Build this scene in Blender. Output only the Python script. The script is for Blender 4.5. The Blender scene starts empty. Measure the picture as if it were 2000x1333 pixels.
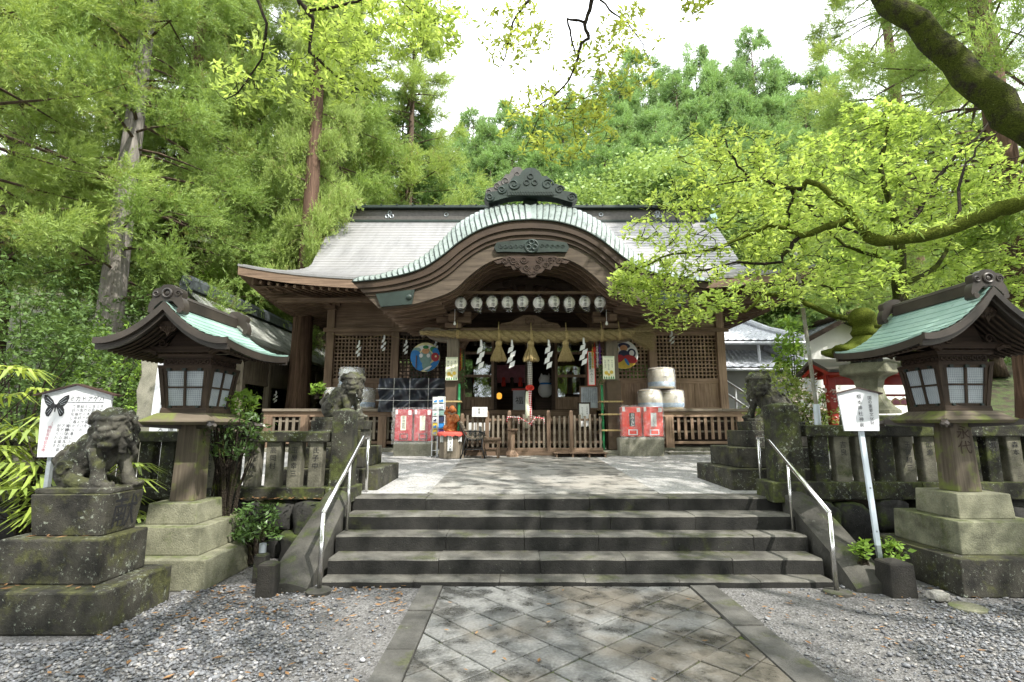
import bpy, bmesh, math, random
import numpy as np
from mathutils import Vector, Matrix
random.seed(7); np.random.seed(7)
sc = bpy.context.scene
COL = sc.collection
R = math.radians
# ---------------------------------------------------------------- camera, sky, sun, exposure
CAMZ, TILT = 1.6, math.atan(164 / 1000)
cd = bpy.data.cameras.new('camera'); cam = bpy.data.objects.new('camera', cd); COL.objects.link(cam)
cam.location = (0, 0, CAMZ); cam.rotation_euler = (R(90) + TILT, 0, 0)
cd.lens = 18; cd.sensor_width = 36; cd.clip_end = 3000; cd.clip_start = .05
sc.camera = cam
SUN_DIR = Vector((.42, -.50, .80)).normalized()          # towards the sun
world = bpy.data.worlds.new('World'); sc.world = world; world.use_nodes = True
wt = world.node_tree; wt.nodes.clear()
wo = wt.nodes.new('ShaderNodeOutputWorld'); bg = wt.nodes.new('ShaderNodeBackground')
sky = wt.nodes.new('ShaderNodeTexSky'); sky.sky_type = 'NISHITA'; sky.sun_disc = False
sky.sun_elevation = math.asin(SUN_DIR.z); sky.sun_rotation = math.atan2(SUN_DIR.x, SUN_DIR.y)
sky.dust_density = 4; sky.air_density = 1.0; sky.ozone_density = 1.0
# thin bright summer cloud over most of the sky
wtc = wt.nodes.new('ShaderNodeTexCoord'); wno = wt.nodes.new('ShaderNodeTexNoise')
wno.inputs['Scale'].default_value = 2.2; wno.inputs['Detail'].default_value = 6
wrp = wt.nodes.new('ShaderNodeValToRGB'); wrp.color_ramp.elements[0].position = .2; wrp.color_ramp.elements[1].position = .5
wrp.color_ramp.elements[0].color = (.55, .55, .55, 1)
wmx = wt.nodes.new('ShaderNodeMix'); wmx.data_type = 'RGBA'
wmx.inputs[7].default_value = (10.5, 10.9, 11.4, 1)
wt.links.new(wtc.outputs['Generated'], wno.inputs['Vector']); wt.links.new(wno.outputs['Fac'], wrp.inputs['Fac'])
wt.links.new(wrp.outputs['Color'], wmx.inputs[0]); wt.links.new(sky.outputs['Color'], wmx.inputs[6])
wt.links.new(wmx.outputs[2], bg.inputs['Color']); bg.inputs['Strength'].default_value = .15
wt.links.new(bg.outputs[0], wo.inputs[0])
sd = bpy.data.lights.new('sun', 'SUN'); sd.energy = 3.7; sd.angle = R(.6); sd.color = (1, .965, .90)
sun = bpy.data.objects.new('sun', sd); COL.objects.link(sun)
sun.rotation_euler = SUN_DIR.to_track_quat('Z', 'Y').to_euler(); sun.location = (5, -5, 30)
vs = sc.view_settings; vs.view_transform = 'Standard'; vs.look = 'None'; vs.gamma = 1; vs.exposure = 1.2
sc.cycles.max_bounces = 6; sc.cycles.diffuse_bounces = 3; sc.cycles.glossy_bounces = 2
sc.cycles.transmission_bounces = 4; sc.cycles.transparent_max_bounces = 8
sc.cycles.caustics_reflective = False; sc.cycles.caustics_refractive = False

_c, _s = math.cos(TILT), math.sin(TILT)
def P(u, v, D):                     # a point of the place at depth D metres, from where it is seen in the 2000 px photo
    a = (u - 1000) / 1000; b = (666.5 - v) / 1000
    F = _c - b * _s; U = _s + b * _c
    return Vector((a * D / F, D, CAMZ + D * U / F))
def plaza_z(y): return .70 + .028 * (y - 6.67)

# ---------------------------------------------------------------- mesh helpers
def wloc(o):
    l = Vector(o.location); p = o.parent
    while p: l = l + Vector(p.location); p = p.parent
    return l
def tag(o, label=None, cat=None, group=None, kind=None):
    for k, v in (('label', label), ('category', cat), ('group', group), ('kind', kind)):
        if v: o[k] = v
    return o
def thing(name, label, cat, loc=(0, 0, 0), group=None):
    o = bpy.data.objects.new(name, None); COL.objects.link(o); o.location = loc; o.empty_display_size = .1
    return tag(o, label, cat, group)
def dup(root, loc, label=None, rz=None, scale=None, group=None):
    def cp(o, par):
        c = o.copy(); COL.objects.link(c); c.parent = par
        for ch in KIDS.get(o.name, []): cp(ch, c)
        return c
    r = cp(root, None); r.location = loc
    if rz is not None: r.rotation_euler = (0, 0, rz)
    if scale is not None: r.scale = scale if hasattr(scale, '__len__') else (scale,) * 3
    if label: r['label'] = label
    if group: r['group'] = group
    return r
KIDS = {}
def link(name, me, parent, loc):
    o = bpy.data.objects.new(name, me); COL.objects.link(o)
    o.location = loc
    if parent: o.parent = parent; KIDS.setdefault(parent.name, []).append(o)
    return o
class MB:
    def __init__(s): s.v = []; s.f = []; s.m = []
    def add(s, vs, fs, mi=0):
        b = len(s.v); s.v += [tuple(p) for p in vs]
        s.f += [tuple(b + i for i in f) for f in fs]; s.m += [mi] * len(fs); return s
    def hexa(s, b, t, mi=0):
        return s.add(list(b) + list(t), [(3, 2, 1, 0), (4, 5, 6, 7), (0, 1, 5, 4), (1, 2, 6, 5), (2, 3, 7, 6), (3, 0, 4, 7)], mi)
    def bb(s, x0, x1, y0, y1, z0, z1, mi=0):
        return s.hexa([(x0, y0, z0), (x1, y0, z0), (x1, y1, z0), (x0, y1, z0)], [(x0, y0, z1), (x1, y0, z1), (x1, y1, z1), (x0, y1, z1)], mi)
    def box(s, c, d, rz=0, mi=0):
        ca, sa = math.cos(rz), math.sin(rz); out = []
        for z in (-.5, .5):
            for x, y in ((-.5, -.5), (.5, -.5), (.5, .5), (-.5, .5)):
                X, Y = x * d[0], y * d[1]
                out.append((c[0] + X * ca - Y * sa, c[1] + X * sa + Y * ca, c[2] + z * d[2]))
        return s.hexa(out[:4], out[4:], mi)
    def frus(s, c, z0, z1, a0, b0, a1, b1, mi=0):           # half sizes a (x) and b (y), bottom and top
        q = lambda a, b, z: [(c[0] - a, c[1] - b, z), (c[0] + a, c[1] - b, z), (c[0] + a, c[1] + b, z), (c[0] - a, c[1] + b, z)]
        return s.hexa(q(a0, b0, z0), q(a1, b1, z1), mi)
    def bar(s, p0, p1, w, h, up=(0, 0, 1), mi=0):
        p0, p1 = Vector(p0), Vector(p1); d = (p1 - p0).normalized(); up = Vector(up)
        if abs(d.dot(up)) > .98: up = Vector((0, 1, 0))
        x = d.cross(up).normalized() * w / 2; y = x.cross(d).normalized() * h / 2
        q = lambda p: [p - x - y, p + x - y, p + x + y, p - x + y]
        return s.hexa(q(p0), q(p1), mi)
    def tube(s, path, r, n=8, mi=0, cap=True, squash=None):
        path = [Vector(p) for p in path]
        if not hasattr(r, '__len__'): r = [r] * len(path)
        rings = []; ref = Vector((0, 0, 1))
        for i, p in enumerate(path):
            d = (path[min(i + 1, len(path) - 1)] - path[max(i - 1, 0)])
            d = d.normalized() if d.length > 1e-9 else Vector((0, 0, 1))
            if abs(d.dot(ref)) > .95: ref = Vector((1, 0, 0)) if abs(d.x) < .8 else Vector((0, 1, 0))
            x = d.cross(ref).normalized(); y = x.cross(d).normalized(); ref = y
            rings.append([p + (x * math.cos(a) + y * math.sin(a)) * r[i] for a in (2 * math.pi * k / n for k in range(n))])
        vs_ = [q for g in rings for q in g]; fs = []
        for i in range(len(path) - 1):
            for k in range(n):
                a, b = i * n + k, i * n + (k + 1) % n; fs.append((a, a + n, b + n, b))
        if cap: fs += [tuple(range(n)), tuple(len(vs_) - 1 - k for k in range(n))]
        return s.add(vs_, fs, mi)
    def lathe(s, c, prof, n=16, mi=0, rot=0):
        vs_ = [(c[0] + r * math.cos(2 * math.pi * k / n + rot), c[1] + r * math.sin(2 * math.pi * k / n + rot), c[2] + z) for r, z in prof for k in range(n)]
        fs = []
        for i in range(len(prof) - 1):
            for k in range(n):
                a, b = i * n + k, i * n + (k + 1) % n; fs.append((a, b, b + n, a + n))
        m = (len(prof) - 1) * n
        fs += [tuple(n - 1 - k for k in range(n)), tuple(m + k for k in range(n))]
        return s.add(vs_, fs, mi)
    def prism(s, poly, y0, y1, mi=0):                     # outline in x,z pushed along y
        n = len(poly); vs_ = [(x, y0, z) for x, z in poly] + [(x, y1, z) for x, z in poly]
        fs = [tuple(range(n)), tuple(2 * n - 1 - k for k in range(n))] + [(k, k + n, (k + 1) % n + n, (k + 1) % n) for k in range(n)]
        return s.add(vs_, fs, mi)
    def prismx(s, poly, x0, x1, mi=0):                    # outline in y,z pushed along x
        n = len(poly); vs_ = [(x0, y, z) for y, z in poly] + [(x1, y, z) for y, z in poly]
        fs = [tuple(range(n)), tuple(2 * n - 1 - k for k in range(n))] + [(k, k + n, (k + 1) % n + n, (k + 1) % n) for k in range(n)]
        return s.add(vs_, fs, mi)
    def grid(s, G, mi=0):
        a, b = len(G), len(G[0])
        return s.add([p for row in G for p in row], [(i * b + j, i * b + j + 1, (i + 1) * b + j + 1, (i + 1) * b + j) for i in range(a - 1) for j in range(b - 1)], mi)
    def shell(s, G, t, mi=0, mis=None):                      # grid with a thickness t downward
        mis = mi if mis is None else mis
        a, b = len(G), len(G[0]); H = [[(p[0], p[1], p[2] - t) for p in row] for row in G]
        s.grid(G, mi); s.grid([row[::-1] for row in H], mis)
        for g, h in ((G[0], H[0]), (G[-1][::-1], H[-1][::-1]), ([r[0] for r in G][::-1], [r[0] for r in H][::-1]), ([r[-1] for r in G], [r[-1] for r in H])):
            for k in range(len(g) - 1): s.add([g[k], h[k], h[k + 1], g[k + 1]], [(0, 1, 2, 3)], mis)
        return s
    def ball(s, c, r, nu=12, nv=8, mi=0):
        r = r if hasattr(r, '__len__') else (r, r, r)
        vs_ = [(c[0], c[1], c[2] - r[2])]
        for i in range(1, nv):
            t = math.pi * i / nv - math.pi / 2
            vs_ += [(c[0] + r[0] * math.cos(t) * math.cos(2 * math.pi * k / nu), c[1] + r[1] * math.cos(t) * math.sin(2 * math.pi * k / nu), c[2] + r[2] * math.sin(t)) for k in range(nu)]
        vs_.append((c[0], c[1], c[2] + r[2])); fs = []; L = len(vs_) - 1
        for k in range(nu): fs += [(0, 1 + (k + 1) % nu, 1 + k), (L, L - nu + k, L - nu + (k + 1) % nu)]
        for i in range(nv - 2):
            for k in range(nu):
                a, b = 1 + i * nu + k, 1 + i * nu + (k + 1) % nu; fs.append((a, b, b + nu, a + nu))
        return s.add(vs_, fs, mi)
    def ring(s, c, Rr, r, axis='y', n=18, m=6, mi=0, a0=0, a1=2 * math.pi):
        pts = []
        k = n + 1
        for i in range(k):
            a = a0 + (a1 - a0) * i / n
            p = {'y': (Rr * math.cos(a), 0, Rr * math.sin(a)), 'z': (Rr * math.cos(a), Rr * math.sin(a), 0), 'x': (0, Rr * math.cos(a), Rr * math.sin(a))}[axis]
            pts.append(Vector(c) + Vector(p))
        return s.tube(pts, r, m, mi)
    def spiral(s, c, r0, turns, th, sgn=1, mi=0, a0=0):       # a scroll in the x-z plane
        pts = []; n = int(14 * turns)
        for i in range(n + 1):
            a = a0 + sgn * 2 * math.pi * turns * i / n; r = r0 * (1 - .85 * i / n)
            pts.append((c[0] + r * math.cos(a), c[1], c[2] + r * math.sin(a)))
        return s.tube(pts, [th * (1 - .5 * i / n) for i in range(n + 1)], 5, mi)
    def build(s, name, mats, parent=None, smooth=False, bevel=0, seg=1):
        me = bpy.data.meshes.new(name); v = np.array(s.v, dtype=np.float32).reshape(-1, 3)
        if parent: off = np.array(wloc(parent)); loc = (0, 0, 0)
        else:
            lo, hi = v.min(0), v.max(0); off = np.array([(lo[0] + hi[0]) / 2, (lo[1] + hi[1]) / 2, lo[2]]); loc = off.tolist()
        me.from_pydata((v - off).tolist(), [], s.f)
        mats = mats if isinstance(mats, (list, tuple)) else [mats]
        for m in mats: me.materials.append(m)
        if len(mats) > 1: me.polygons.foreach_set('material_index', s.m)
        bm = bmesh.new(); bm.from_mesh(me)
        bmesh.ops.recalc_face_normals(bm, faces=bm.faces); bm.to_mesh(me); bm.free()
        if smooth is True: me.polygons.foreach_set('use_smooth', [True] * len(me.polygons))
        elif smooth:
            me.polygons.foreach_set('use_smooth', [True] * len(me.polygons)); me.set_sharp_from_angle(angle=R(smooth))
        o = link(name, me, parent, loc)
        if bevel:
            b = o.modifiers.new('bevel', 'BEVEL'); b.width = bevel; b.segments = seg; b.limit_method = 'ANGLE'; b.angle_limit = R(40)
        return o
def raw_mesh(name, V, k, tint, mat):
    """V (N,k,3): N separate faces of k corners each with a per-face tint value."""
    n = V.shape[0]; me = bpy.data.meshes.new(name)
    me.vertices.add(n * k); me.vertices.foreach_set('co', V.astype(np.float32).ravel())
    me.loops.add(n * k); me.loops.foreach_set('vertex_index', np.arange(n * k, dtype=np.int32))
    me.polygons.add(n); me.polygons.foreach_set('loop_start', np.arange(0, n * k, k, dtype=np.int32))
    a = me.attributes.new('tint', 'FLOAT', 'FACE'); a.data.foreach_set('value', np.asarray(tint, dtype=np.float32))
    me.update(calc_edges=True); me.materials.append(mat); return me

# ---------------------------------------------------------------- materials
def N(t, typ, ins=None, **kw):
    n = t.nodes.new('ShaderNode' + typ)
    for k, v in kw.items(): setattr(n, k, v)
    for k, v in (ins or {}).items():
        sk = n.inputs[k]
        if isinstance(v, bpy.types.NodeSocket): t.links.new(v, sk)
        else: sk.default_value = v
    return n
def c4(c): return (c[0], c[1], c[2], 1)
def mixc(t, f, a, b, blend='MIX'):
    n = t.nodes.new('ShaderNodeMix'); n.data_type = 'RGBA'; n.blend_type = blend
    for i, v in ((0, f), (6, a), (7, b)):
        if isinstance(v, bpy.types.NodeSocket): t.links.new(v, n.inputs[i])
        else: n.inputs[i].default_value = v if i == 0 else c4(v)
    return n.outputs[2]
def ramp(t, f, p0, p1, c0=(0, 0, 0), c1=(1, 1, 1)):
    n = N(t, 'ValToRGB', {'Fac': f}); e = n.color_ramp.elements
    e[0].position, e[1].position = p0, p1; e[0].color, e[1].color = c4(c0), c4(c1); return n.outputs['Color']
def noise(t, vec, scale, detail=4, rough=.55, out='Fac'):
    return N(t, 'TexNoise', {'Vector': vec, 'Scale': scale, 'Detail': detail, 'Roughness': rough}).outputs[out]
def pos(t, sc_=(1, 1, 1), obj=False):
    s = N(t, 'TexCoord').outputs['Object'] if obj else N(t, 'NewGeometry').outputs['Position']
    if tuple(sc_) == (1, 1, 1): return s
    return N(t, 'Mapping', {'Vector': s, 'Scale': sc_}).outputs[0]
def newmat(name):
    m = bpy.data.materials.new(name); m.use_nodes = True; t = m.node_tree; t.nodes.clear()
    return m, t
def finish(t, bs):
    o = N(t, 'OutputMaterial'); t.links.new(bs, o.inputs['Surface'])
def pbr(t, col, rough=.6, metal=0, spec=.3, bump=None, bs=.3, bd=.01, **kw):
    ins = {'Base Color': col if isinstance(col, bpy.types.NodeSocket) else c4(col), 'Roughness': rough, 'Metallic': metal, 'Specular IOR Level': spec}
    ins.update(kw)
    if bump is not None: ins['Normal'] = N(t, 'Bump', {'Height': bump, 'Strength': bs, 'Distance': bd}).outputs[0]
    return N(t, 'BsdfPrincipled', ins).outputs[0]
def plain(name, col, rough=.6, metal=0, spec=.3, var=.25, scale=9, bump=.15, **kw):
    m, t = newmat(name); p = pos(t); n = noise(t, p, scale, 5)
    col2 = tuple(c * (1 - var) for c in col); col3 = tuple(min(1, c * (1 + var * .5)) for c in col)
    finish(t, pbr(t, ramp(t, n, .3, .7, col2, col3), rough, metal, spec, noise(t, p, scale * 8, 3), bump, .004, **kw)); return m
def wood(name, c1, c2, axis='z', rough=.75, grain=26, moss=0, spec=.25):
    m, t = newmat(name); sc_ = {'x': (1.1, grain, grain), 'y': (grain, 1.1, grain), 'z': (grain, grain, 1.1)}[axis]
    p = pos(t, sc_); g = noise(t, p, 1, 6, .65); big = noise(t, pos(t), 1.6, 4)
    col = ramp(t, g, .28, .72, c1, c2)
    col = mixc(t, ramp(t, big, .35, .75), col, mixc(t, .5, col, tuple(c * .55 for c in c1)))
    if moss:
        k = ramp(t, noise(t, pos(t), 3.5, 6, .6), .62 - moss * .3, .72 - moss * .2)
        col = mixc(t, k, col, (.13, .15, .04))
    finish(t, pbr(t, col, rough, 0, spec, g, .5, .006)); return m
def stone(name, base, dark, moss=.3, lichen=.3, rough=.85, speck=.5, mcol=(.045, .06, .012), lcol=(.33, .36, .29), bump=.6, wet=0, mscale=2.6):
    m, t = newmat(name); p = pos(t)
    n1 = noise(t, p, 3.2, 8, .65); n2 = noise(t, p, 70, 3, .6); n3 = noise(t, p, mscale, 10, .68); n4 = noise(t, p, 26, 9, .78); n5 = noise(t, p, 2.2, 4)
    col = ramp(t, n1, .36, .66, dark, base)
    col = mixc(t, speck, col, ramp(t, n2, .3, .7, tuple(c * .6 for c in base), tuple(min(1, c * 1.5) for c in base)), 'OVERLAY')
    if moss:
        up = N(t, 'SeparateXYZ', {'Vector': N(t, 'NewGeometry').outputs['Normal']}).outputs['Z']
        a = N(t, 'Math', {0: up, 1: .09}, operation='MULTIPLY').outputs[0]
        f = N(t, 'Math', {0: n3, 1: a}, operation='ADD').outputs[0]
        k = ramp(t, f, .68 - .33 * moss, .76 - .28 * moss)
        mc = ramp(t, noise(t, p, 24, 5), .3, .75, tuple(c * .45 for c in mcol), tuple(c * 1.5 for c in mcol))
        col = mixc(t, N(t, 'Math', {0: k, 1: .8}, operation='MULTIPLY').outputs[0], col, mc)
    if lichen:
        k2 = ramp(t, N(t, 'Math', {0: n4, 1: N(t, 'Math', {0: n5, 1: .3}, operation='MULTIPLY').outputs[0]}, operation='ADD').outputs[0], .835 - .12 * lichen, .865 - .11 * lichen)
        col = mixc(t, N(t, 'Math', {0: k2, 1: .6}, operation='MULTIPLY').outputs[0], col, lcol)
    h = N(t, 'Math', {0: n1, 1: n2}, operation='ADD').outputs[0]
    h = N(t, 'Math', {0: h, 1: n4}, operation='ADD').outputs[0]
    rg = rough if not wet else ramp(t, noise(t, p, 1.7, 4), .42, .6, (rough,) * 3, (wet,) * 3)
    finish(t, pbr(t, col, rg, 0, .3, h, bump, .012)); return m
def leafmat(name, c0, c1, trans=.4, rough=.5, spec=.25, vary=.35, hue=None):
    m, t = newmat(name); at = N(t, 'Attribute', attribute_name='tint').outputs['Fac']
    big = noise(t, pos(t), .55, 3)
    col = ramp(t, at, 0, 1, c0, c1)
    if hue: col = mixc(t, ramp(t, at, .9, .92), col, hue)
    col = mixc(t, vary, col, ramp(t, big, .3, .7, tuple(c * .45 for c in c0), tuple(min(1, c * 1.35) for c in c1)))
    b = pbr(t, col, rough, 0, spec)
    tr = N(t, 'BsdfTranslucent', {'Color': mixc(t, .45, col, (c1[0] * 1.35, c1[1] * 1.3, c1[2] * .5))}).outputs[0]
    finish(t, N(t, 'MixShader', {0: trans, 1: b, 2: tr}).outputs[0]); return m
def emis(name, col, s):
    m, t = newmat(name); finish(t, N(t, 'Emission', {'Color': c4(col), 'Strength': s}).outputs[0]); return m
def film(name, tint=(1, 1, 1), clear=.72, rough=.12):     # thin crumpled plastic
    m, t = newmat(name); p = pos(t)
    h = noise(t, p, 9, 5, .6)
    g = N(t, 'BsdfGlossy', {'Color': c4(tint), 'Roughness': rough, 'Normal': N(t, 'Bump', {'Height': h, 'Strength': 1, 'Distance': .06}).outputs[0]}).outputs[0]
    d = N(t, 'BsdfDiffuse', {'Color': c4(tint)}).outputs[0]
    gd = N(t, 'MixShader', {0: .4, 1: g, 2: d}).outputs[0]
    tp = N(t, 'BsdfTransparent').outputs[0]
    fac = ramp(t, noise(t, p, 14, 4, .7), .35, .75, (min(.97, clear + .17),) * 3, (clear - .12,) * 3)
    finish(t, N(t, 'MixShader', {0: fac, 1: gd, 2: tp}).outputs[0]); return m
def glassmat(name):
    m, t = newmat(name); fr = N(t, 'Fresnel', {'IOR': 1.5}).outputs[0]
    f = N(t, 'Math', {0: fr, 1: .10}, operation='ADD').outputs[0]
    g = N(t, 'BsdfGlossy', {'Roughness': .015}).outputs[0]; tp = N(t, 'BsdfTransparent', {'Color': (.75, .8, .8, 1)}).outputs[0]
    finish(t, N(t, 'MixShader', {0: f, 1: tp, 2: g}).outputs[0]); return m

M = {}
WD1, WD2 = (.088, .057, .038), (.27, .185, .125)
for ax in 'xyz':
    M['wood' + ax] = wood('weathered_wood_' + ax, WD1, WD2, ax)
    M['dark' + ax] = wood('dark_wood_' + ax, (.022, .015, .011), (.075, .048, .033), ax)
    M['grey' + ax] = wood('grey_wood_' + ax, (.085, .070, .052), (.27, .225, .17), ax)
    M['warm' + ax] = wood('warm_wood_' + ax, (.17, .107, .070), (.47, .335, .235), ax)  # lighter hall wood: sunlight on the right side put into the colour
    M['post' + ax] = wood('mossy_wood_' + ax, (.060, .046, .034), (.20, .165, .12), ax, moss=.45)
    M['lant' + ax] = wood('lantern_wood_' + ax, (.022, .016, .012), (.095, .065, .045), ax)
M['stone_d'] = stone('mossy_dark_stone', (.10, .094, .075), (.015, .0145, .012), .52, .8, mcol=(.062, .064, .021), mscale=4)
M['stone_k'] = stone('guardian_stone', (.135, .128, .105), (.022, .021, .018), .50, .8, mcol=(.058, .062, .022), mscale=5)
M['stone_l'] = stone('pale_green_stone', (.30, .295, .225), (.13, .13, .095), .33, .35, mcol=(.09, .11, .035))
M['stone_r'] = stone('mossy_pale_stone', (.27, .27, .20), (.075, .075, .055), .52, .35, mcol=(.07, .085, .025))
M['fence'] = stone('fence_stone', (.24, .23, .185), (.07, .068, .053), .40, .3, mcol=(.05, .062, .016))
M['fence_m'] = stone('mossy_fence_stone', (.085, .082, .062), (.013, .013, .011), .62, .8, mcol=(.060, .072, .016), mscale=4.5)
M['boulder'] = stone('retaining_rock', (.07, .068, .062), (.012, .012, .012), .40, .25, mcol=(.05, .07, .01))
M['granite'] = stone('granite', (.34, .33, .29), (.19, .19, .16), .22, .15, speck=.9, bump=.3)
M['cheek'] = stone('cheek_stone', (.12, .115, .10), (.05, .048, .042), .30, .3)
M['white_stone'] = stone('white_stone', (.52, .50, .46), (.30, .29, .27), .1, .1)
M['copper'] = None
def copper(name, c_hi, c_lo, dark, k=.5, rough=.5):
    m, t = newmat(name); p = pos(t); a = noise(t, p, 2.3, 7, .65); b = noise(t, pos(t, (16, 16, 2.5)), 1, 5, .6)
    col = ramp(t, a, .3, .7, c_lo, c_hi)
    col = mixc(t, ramp(t, b, .72 - .25 * k, .86 - .2 * k), col, dark)
    finish(t, pbr(t, col, rough, .15, .4, b, .12, .004)); return m
M['copper'] = copper('green_copper', (.31, .44, .385), (.17, .285, .245), (.07, .085, .07), .42)
M['copper_rib'] = copper('streaked_copper', (.255, .295, .27), (.14, .175, .158), (.055, .065, .055), .75, .42)
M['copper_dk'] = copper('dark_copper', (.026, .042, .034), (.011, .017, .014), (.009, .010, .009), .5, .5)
M['bronze'] = copper('brown_copper', (.062, .050, .040), (.025, .021, .018), (.10, .16, .14), .1, .45)
def shingle():
    m, t = newmat('roof_shingle'); p = pos(t)
    z = N(t, 'SeparateXYZ', {'Vector': p}).outputs['Z']
    w = N(t, 'TexWave', {'Vector': pos(t, (0, 0, 1)), 'Scale': 3.4, 'Distortion': .25, 'Detail': 1}, wave_type='BANDS', bands_direction='Z', wave_profile='SAW').outputs['Fac']
    a = noise(t, pos(t, (5, .5, .5)), 1, 5, .6); b = noise(t, p, .7, 4)
    col = ramp(t, a, .3, .75, (.15, .148, .148), (.27, .268, .268))
    col = mixc(t, ramp(t, b, .35, .7), col, (.235, .23, .225))
    col = mixc(t, ramp(t, w, .86, .97), col, (.11, .105, .10))
    finish(t, pbr(t, col, .5, 0, .4, w, .45, .02)); return m
M['shingle'] = shingle()
M['ridge'] = plain('ridge_metal', (.085, .078, .07), .45, .3, .4)
M['black'] = plain('black_lacquer', (.012, .012, .012), .45)
M['white'] = plain('white_paint', (.62, .63, .65), .5, var=.05)
M['paper'] = plain('white_paper', (.64, .64, .62), .7, var=.06, bump=.05)
M['cream'] = plain('cream_card', (.72, .73, .55), .6, var=.06)
M['ink'] = plain('black_ink', (.018, .018, .02), .6, var=.1)
M['redink'] = plain('red_ink', (.34, .03, .06), .6, var=.1)
M['red'] = plain('vermilion', (.27, .024, .014), .42, var=.2)
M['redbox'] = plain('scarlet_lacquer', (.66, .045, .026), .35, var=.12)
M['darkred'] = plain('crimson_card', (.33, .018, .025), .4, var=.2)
M['redcloth'] = plain('red_cloth', (.50, .08, .06), .8, var=.3)
M['steel'] = plain('brushed_steel', (.62, .61, .59), .22, .95, .5, var=.1, scale=30, bump=.02)
M['iron'] = plain('black_iron', (.02, .02, .02), .5, .4)
M['straw'] = None
def straw(name, c1, c2, sc_):
    m, t = newmat(name); g = noise(t, pos(t, sc_), 1, 5, .7)
    finish(t, pbr(t, ramp(t, g, .3, .7, c1, c2), .85, 0, .2, g, .9, .01)); return m
M['straw'] = straw('rice_straw', (.14, .105, .045), (.38, .30, .15), (9, 60, 60))
M['strawz'] = straw('rice_straw_tassel', (.20, .14, .055), (.52, .41, .20), (70, 70, 4))
M['film'] = film('clear_plastic', clear=.82); M['filmc'] = film('very_clear_plastic', clear=.90); M['wrap'] = film('white_wrap', (.92, .93, .95), .62, .16); M['filmw'] = film('milky_plastic', (.9, .92, .95), .45, .2)
M['glass'] = glassmat('window_glass')
M['tarp'] = plain('black_plastic_sheet', (.032, .037, .048), .34, 0, .5, var=.3, scale=4, bump=.1)
M['blue'] = plain('blue_paint', (.02, .16, .42), .5, var=.15)
M['navy'] = plain('navy_paint', (.02, .025, .06), .5)
M['teal'] = plain('grey_green_paint', (.16, .26, .23), .5)
M['yellow'] = plain('yellow_paint', (.62, .44, .06), .5)
M['pale'] = plain('pale_yellow_paint', (.62, .56, .28), .5)
M['skin'] = plain('tan_paint', (.52, .27, .13), .5)
M['green'] = plain('green_paint', (.02, .17, .06), .4)
M['grey'] = plain('grey_metal', (.33, .36, .38), .4, .5)
M['lblue'] = plain('pale_blue_metal', (.56, .62, .68), .4, .1, var=.08)
M['brownbox'] = plain('brown_cladding', (.085, .058, .036), .6, var=.2)
M['carved'] = wood('orange_carved_wood', (.20, .055, .014), (.46, .155, .04), 'z', .35, 18)
M['purple'] = plain('purple_paper', (.14, .05, .25), .7)
M['pink'] = plain('pink_cloth', (.42, .17, .20), .8)
M['gold'] = emis('lit_gold_lamp', (1, .45, .06), .55)
M['bulb'] = plain('white_bulb', (.85, .85, .82), .25, var=.02)
M['plaster'] = plain('white_plaster', (.66, .65, .61), .8, var=.1, scale=2)
M['greywall'] = plain('grey_render', (.30, .30, .29), .85, var=.15, scale=2)
M['tile'] = plain('silver_roof_tile', (.46, .475, .51), .38, 0, .5, var=.3, scale=14)
M['tile_dk'] = plain('grey_roof_tile', (.085, .095, .105), .45, 0, .5, var=.4, scale=10)
M['oldtile'] = plain('mossy_copper_shingle', (.30, .31, .28), .6, 0, .3, var=.6, scale=2.5)
M['mesh_glass'] = None
def meshglass():
    m, t = newmat('wire_glass')
    ch = N(t, 'TexChecker', {'Vector': N(t, 'Mapping', {'Vector': pos(t), 'Rotation': (0, R(45), 0)}).outputs[0], 'Scale': 70}).outputs['Fac']
    n = noise(t, pos(t), 6, 3)
    col = mixc(t, .4, ramp(t, n, .3, .7, (.24, .275, .31), (.40, .44, .48)), mixc(t, ch, (.50, .54, .57), (.10, .115, .13)))
    finish(t, pbr(t, col, .35, 0, .5)); return m
M['mesh_glass'] = meshglass()
def mossbark(name, amt, bark=(.035, .026, .019), mc=(.075, .095, .012), sc_=5):
    m, t = newmat(name); p = pos(t); n = noise(t, p, sc_, 10, .7); f = noise(t, p, 60, 4)
    col = mixc(t, ramp(t, n, .62 - .4 * amt, .74 - .36 * amt), ramp(t, f, .3, .7, tuple(c * .5 for c in bark), tuple(c * 1.7 for c in bark)), ramp(t, f, .25, .75, tuple(c * .35 for c in mc), tuple(c * 1.5 for c in mc)))
    col = mixc(t, ramp(t, noise(t, p, 26, 6, .7), .66, .70), col, (.22, .26, .14))
    finish(t, pbr(t, col, .95, 0, .1, N(t, 'Math', {0: n, 1: f}, operation='ADD').outputs[0], 1, .03)); return m
M['mossbark'] = mossbark('mossy_bark', .55, (.03, .026, .018), (.065, .08, .014))
M['twig'] = mossbark('dark_twig_bark', .15, (.03, .024, .018))
M['moss'] = mossbark('thick_moss', 1.1, (.03, .03, .01), (.085, .105, .014), 9)
def bark(name, c1, c2):
    m, t = newmat(name); g = noise(t, pos(t, (14, 14, .8)), 1, 7, .7); b = noise(t, pos(t), 1.2, 5)
    col = ramp(t, g, .3, .7, c1, c2); col = mixc(t, ramp(t, b, .52, .7), col, tuple(c * .5 for c in c2))
    finish(t, pbr(t, col, .9, 0, .1, g, 1, .05)); return m
M['bark_pale'] = bark('grey_cedar_bark', (.09, .08, .07), (.33, .30, .27))
M['bark_red'] = bark('red_cedar_bark', (.030, .018, .013), (.19, .12, .085))
M['bark_dk'] = bark('brown_cedar_bark', (.035, .026, .02), (.16, .115, .085))
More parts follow.
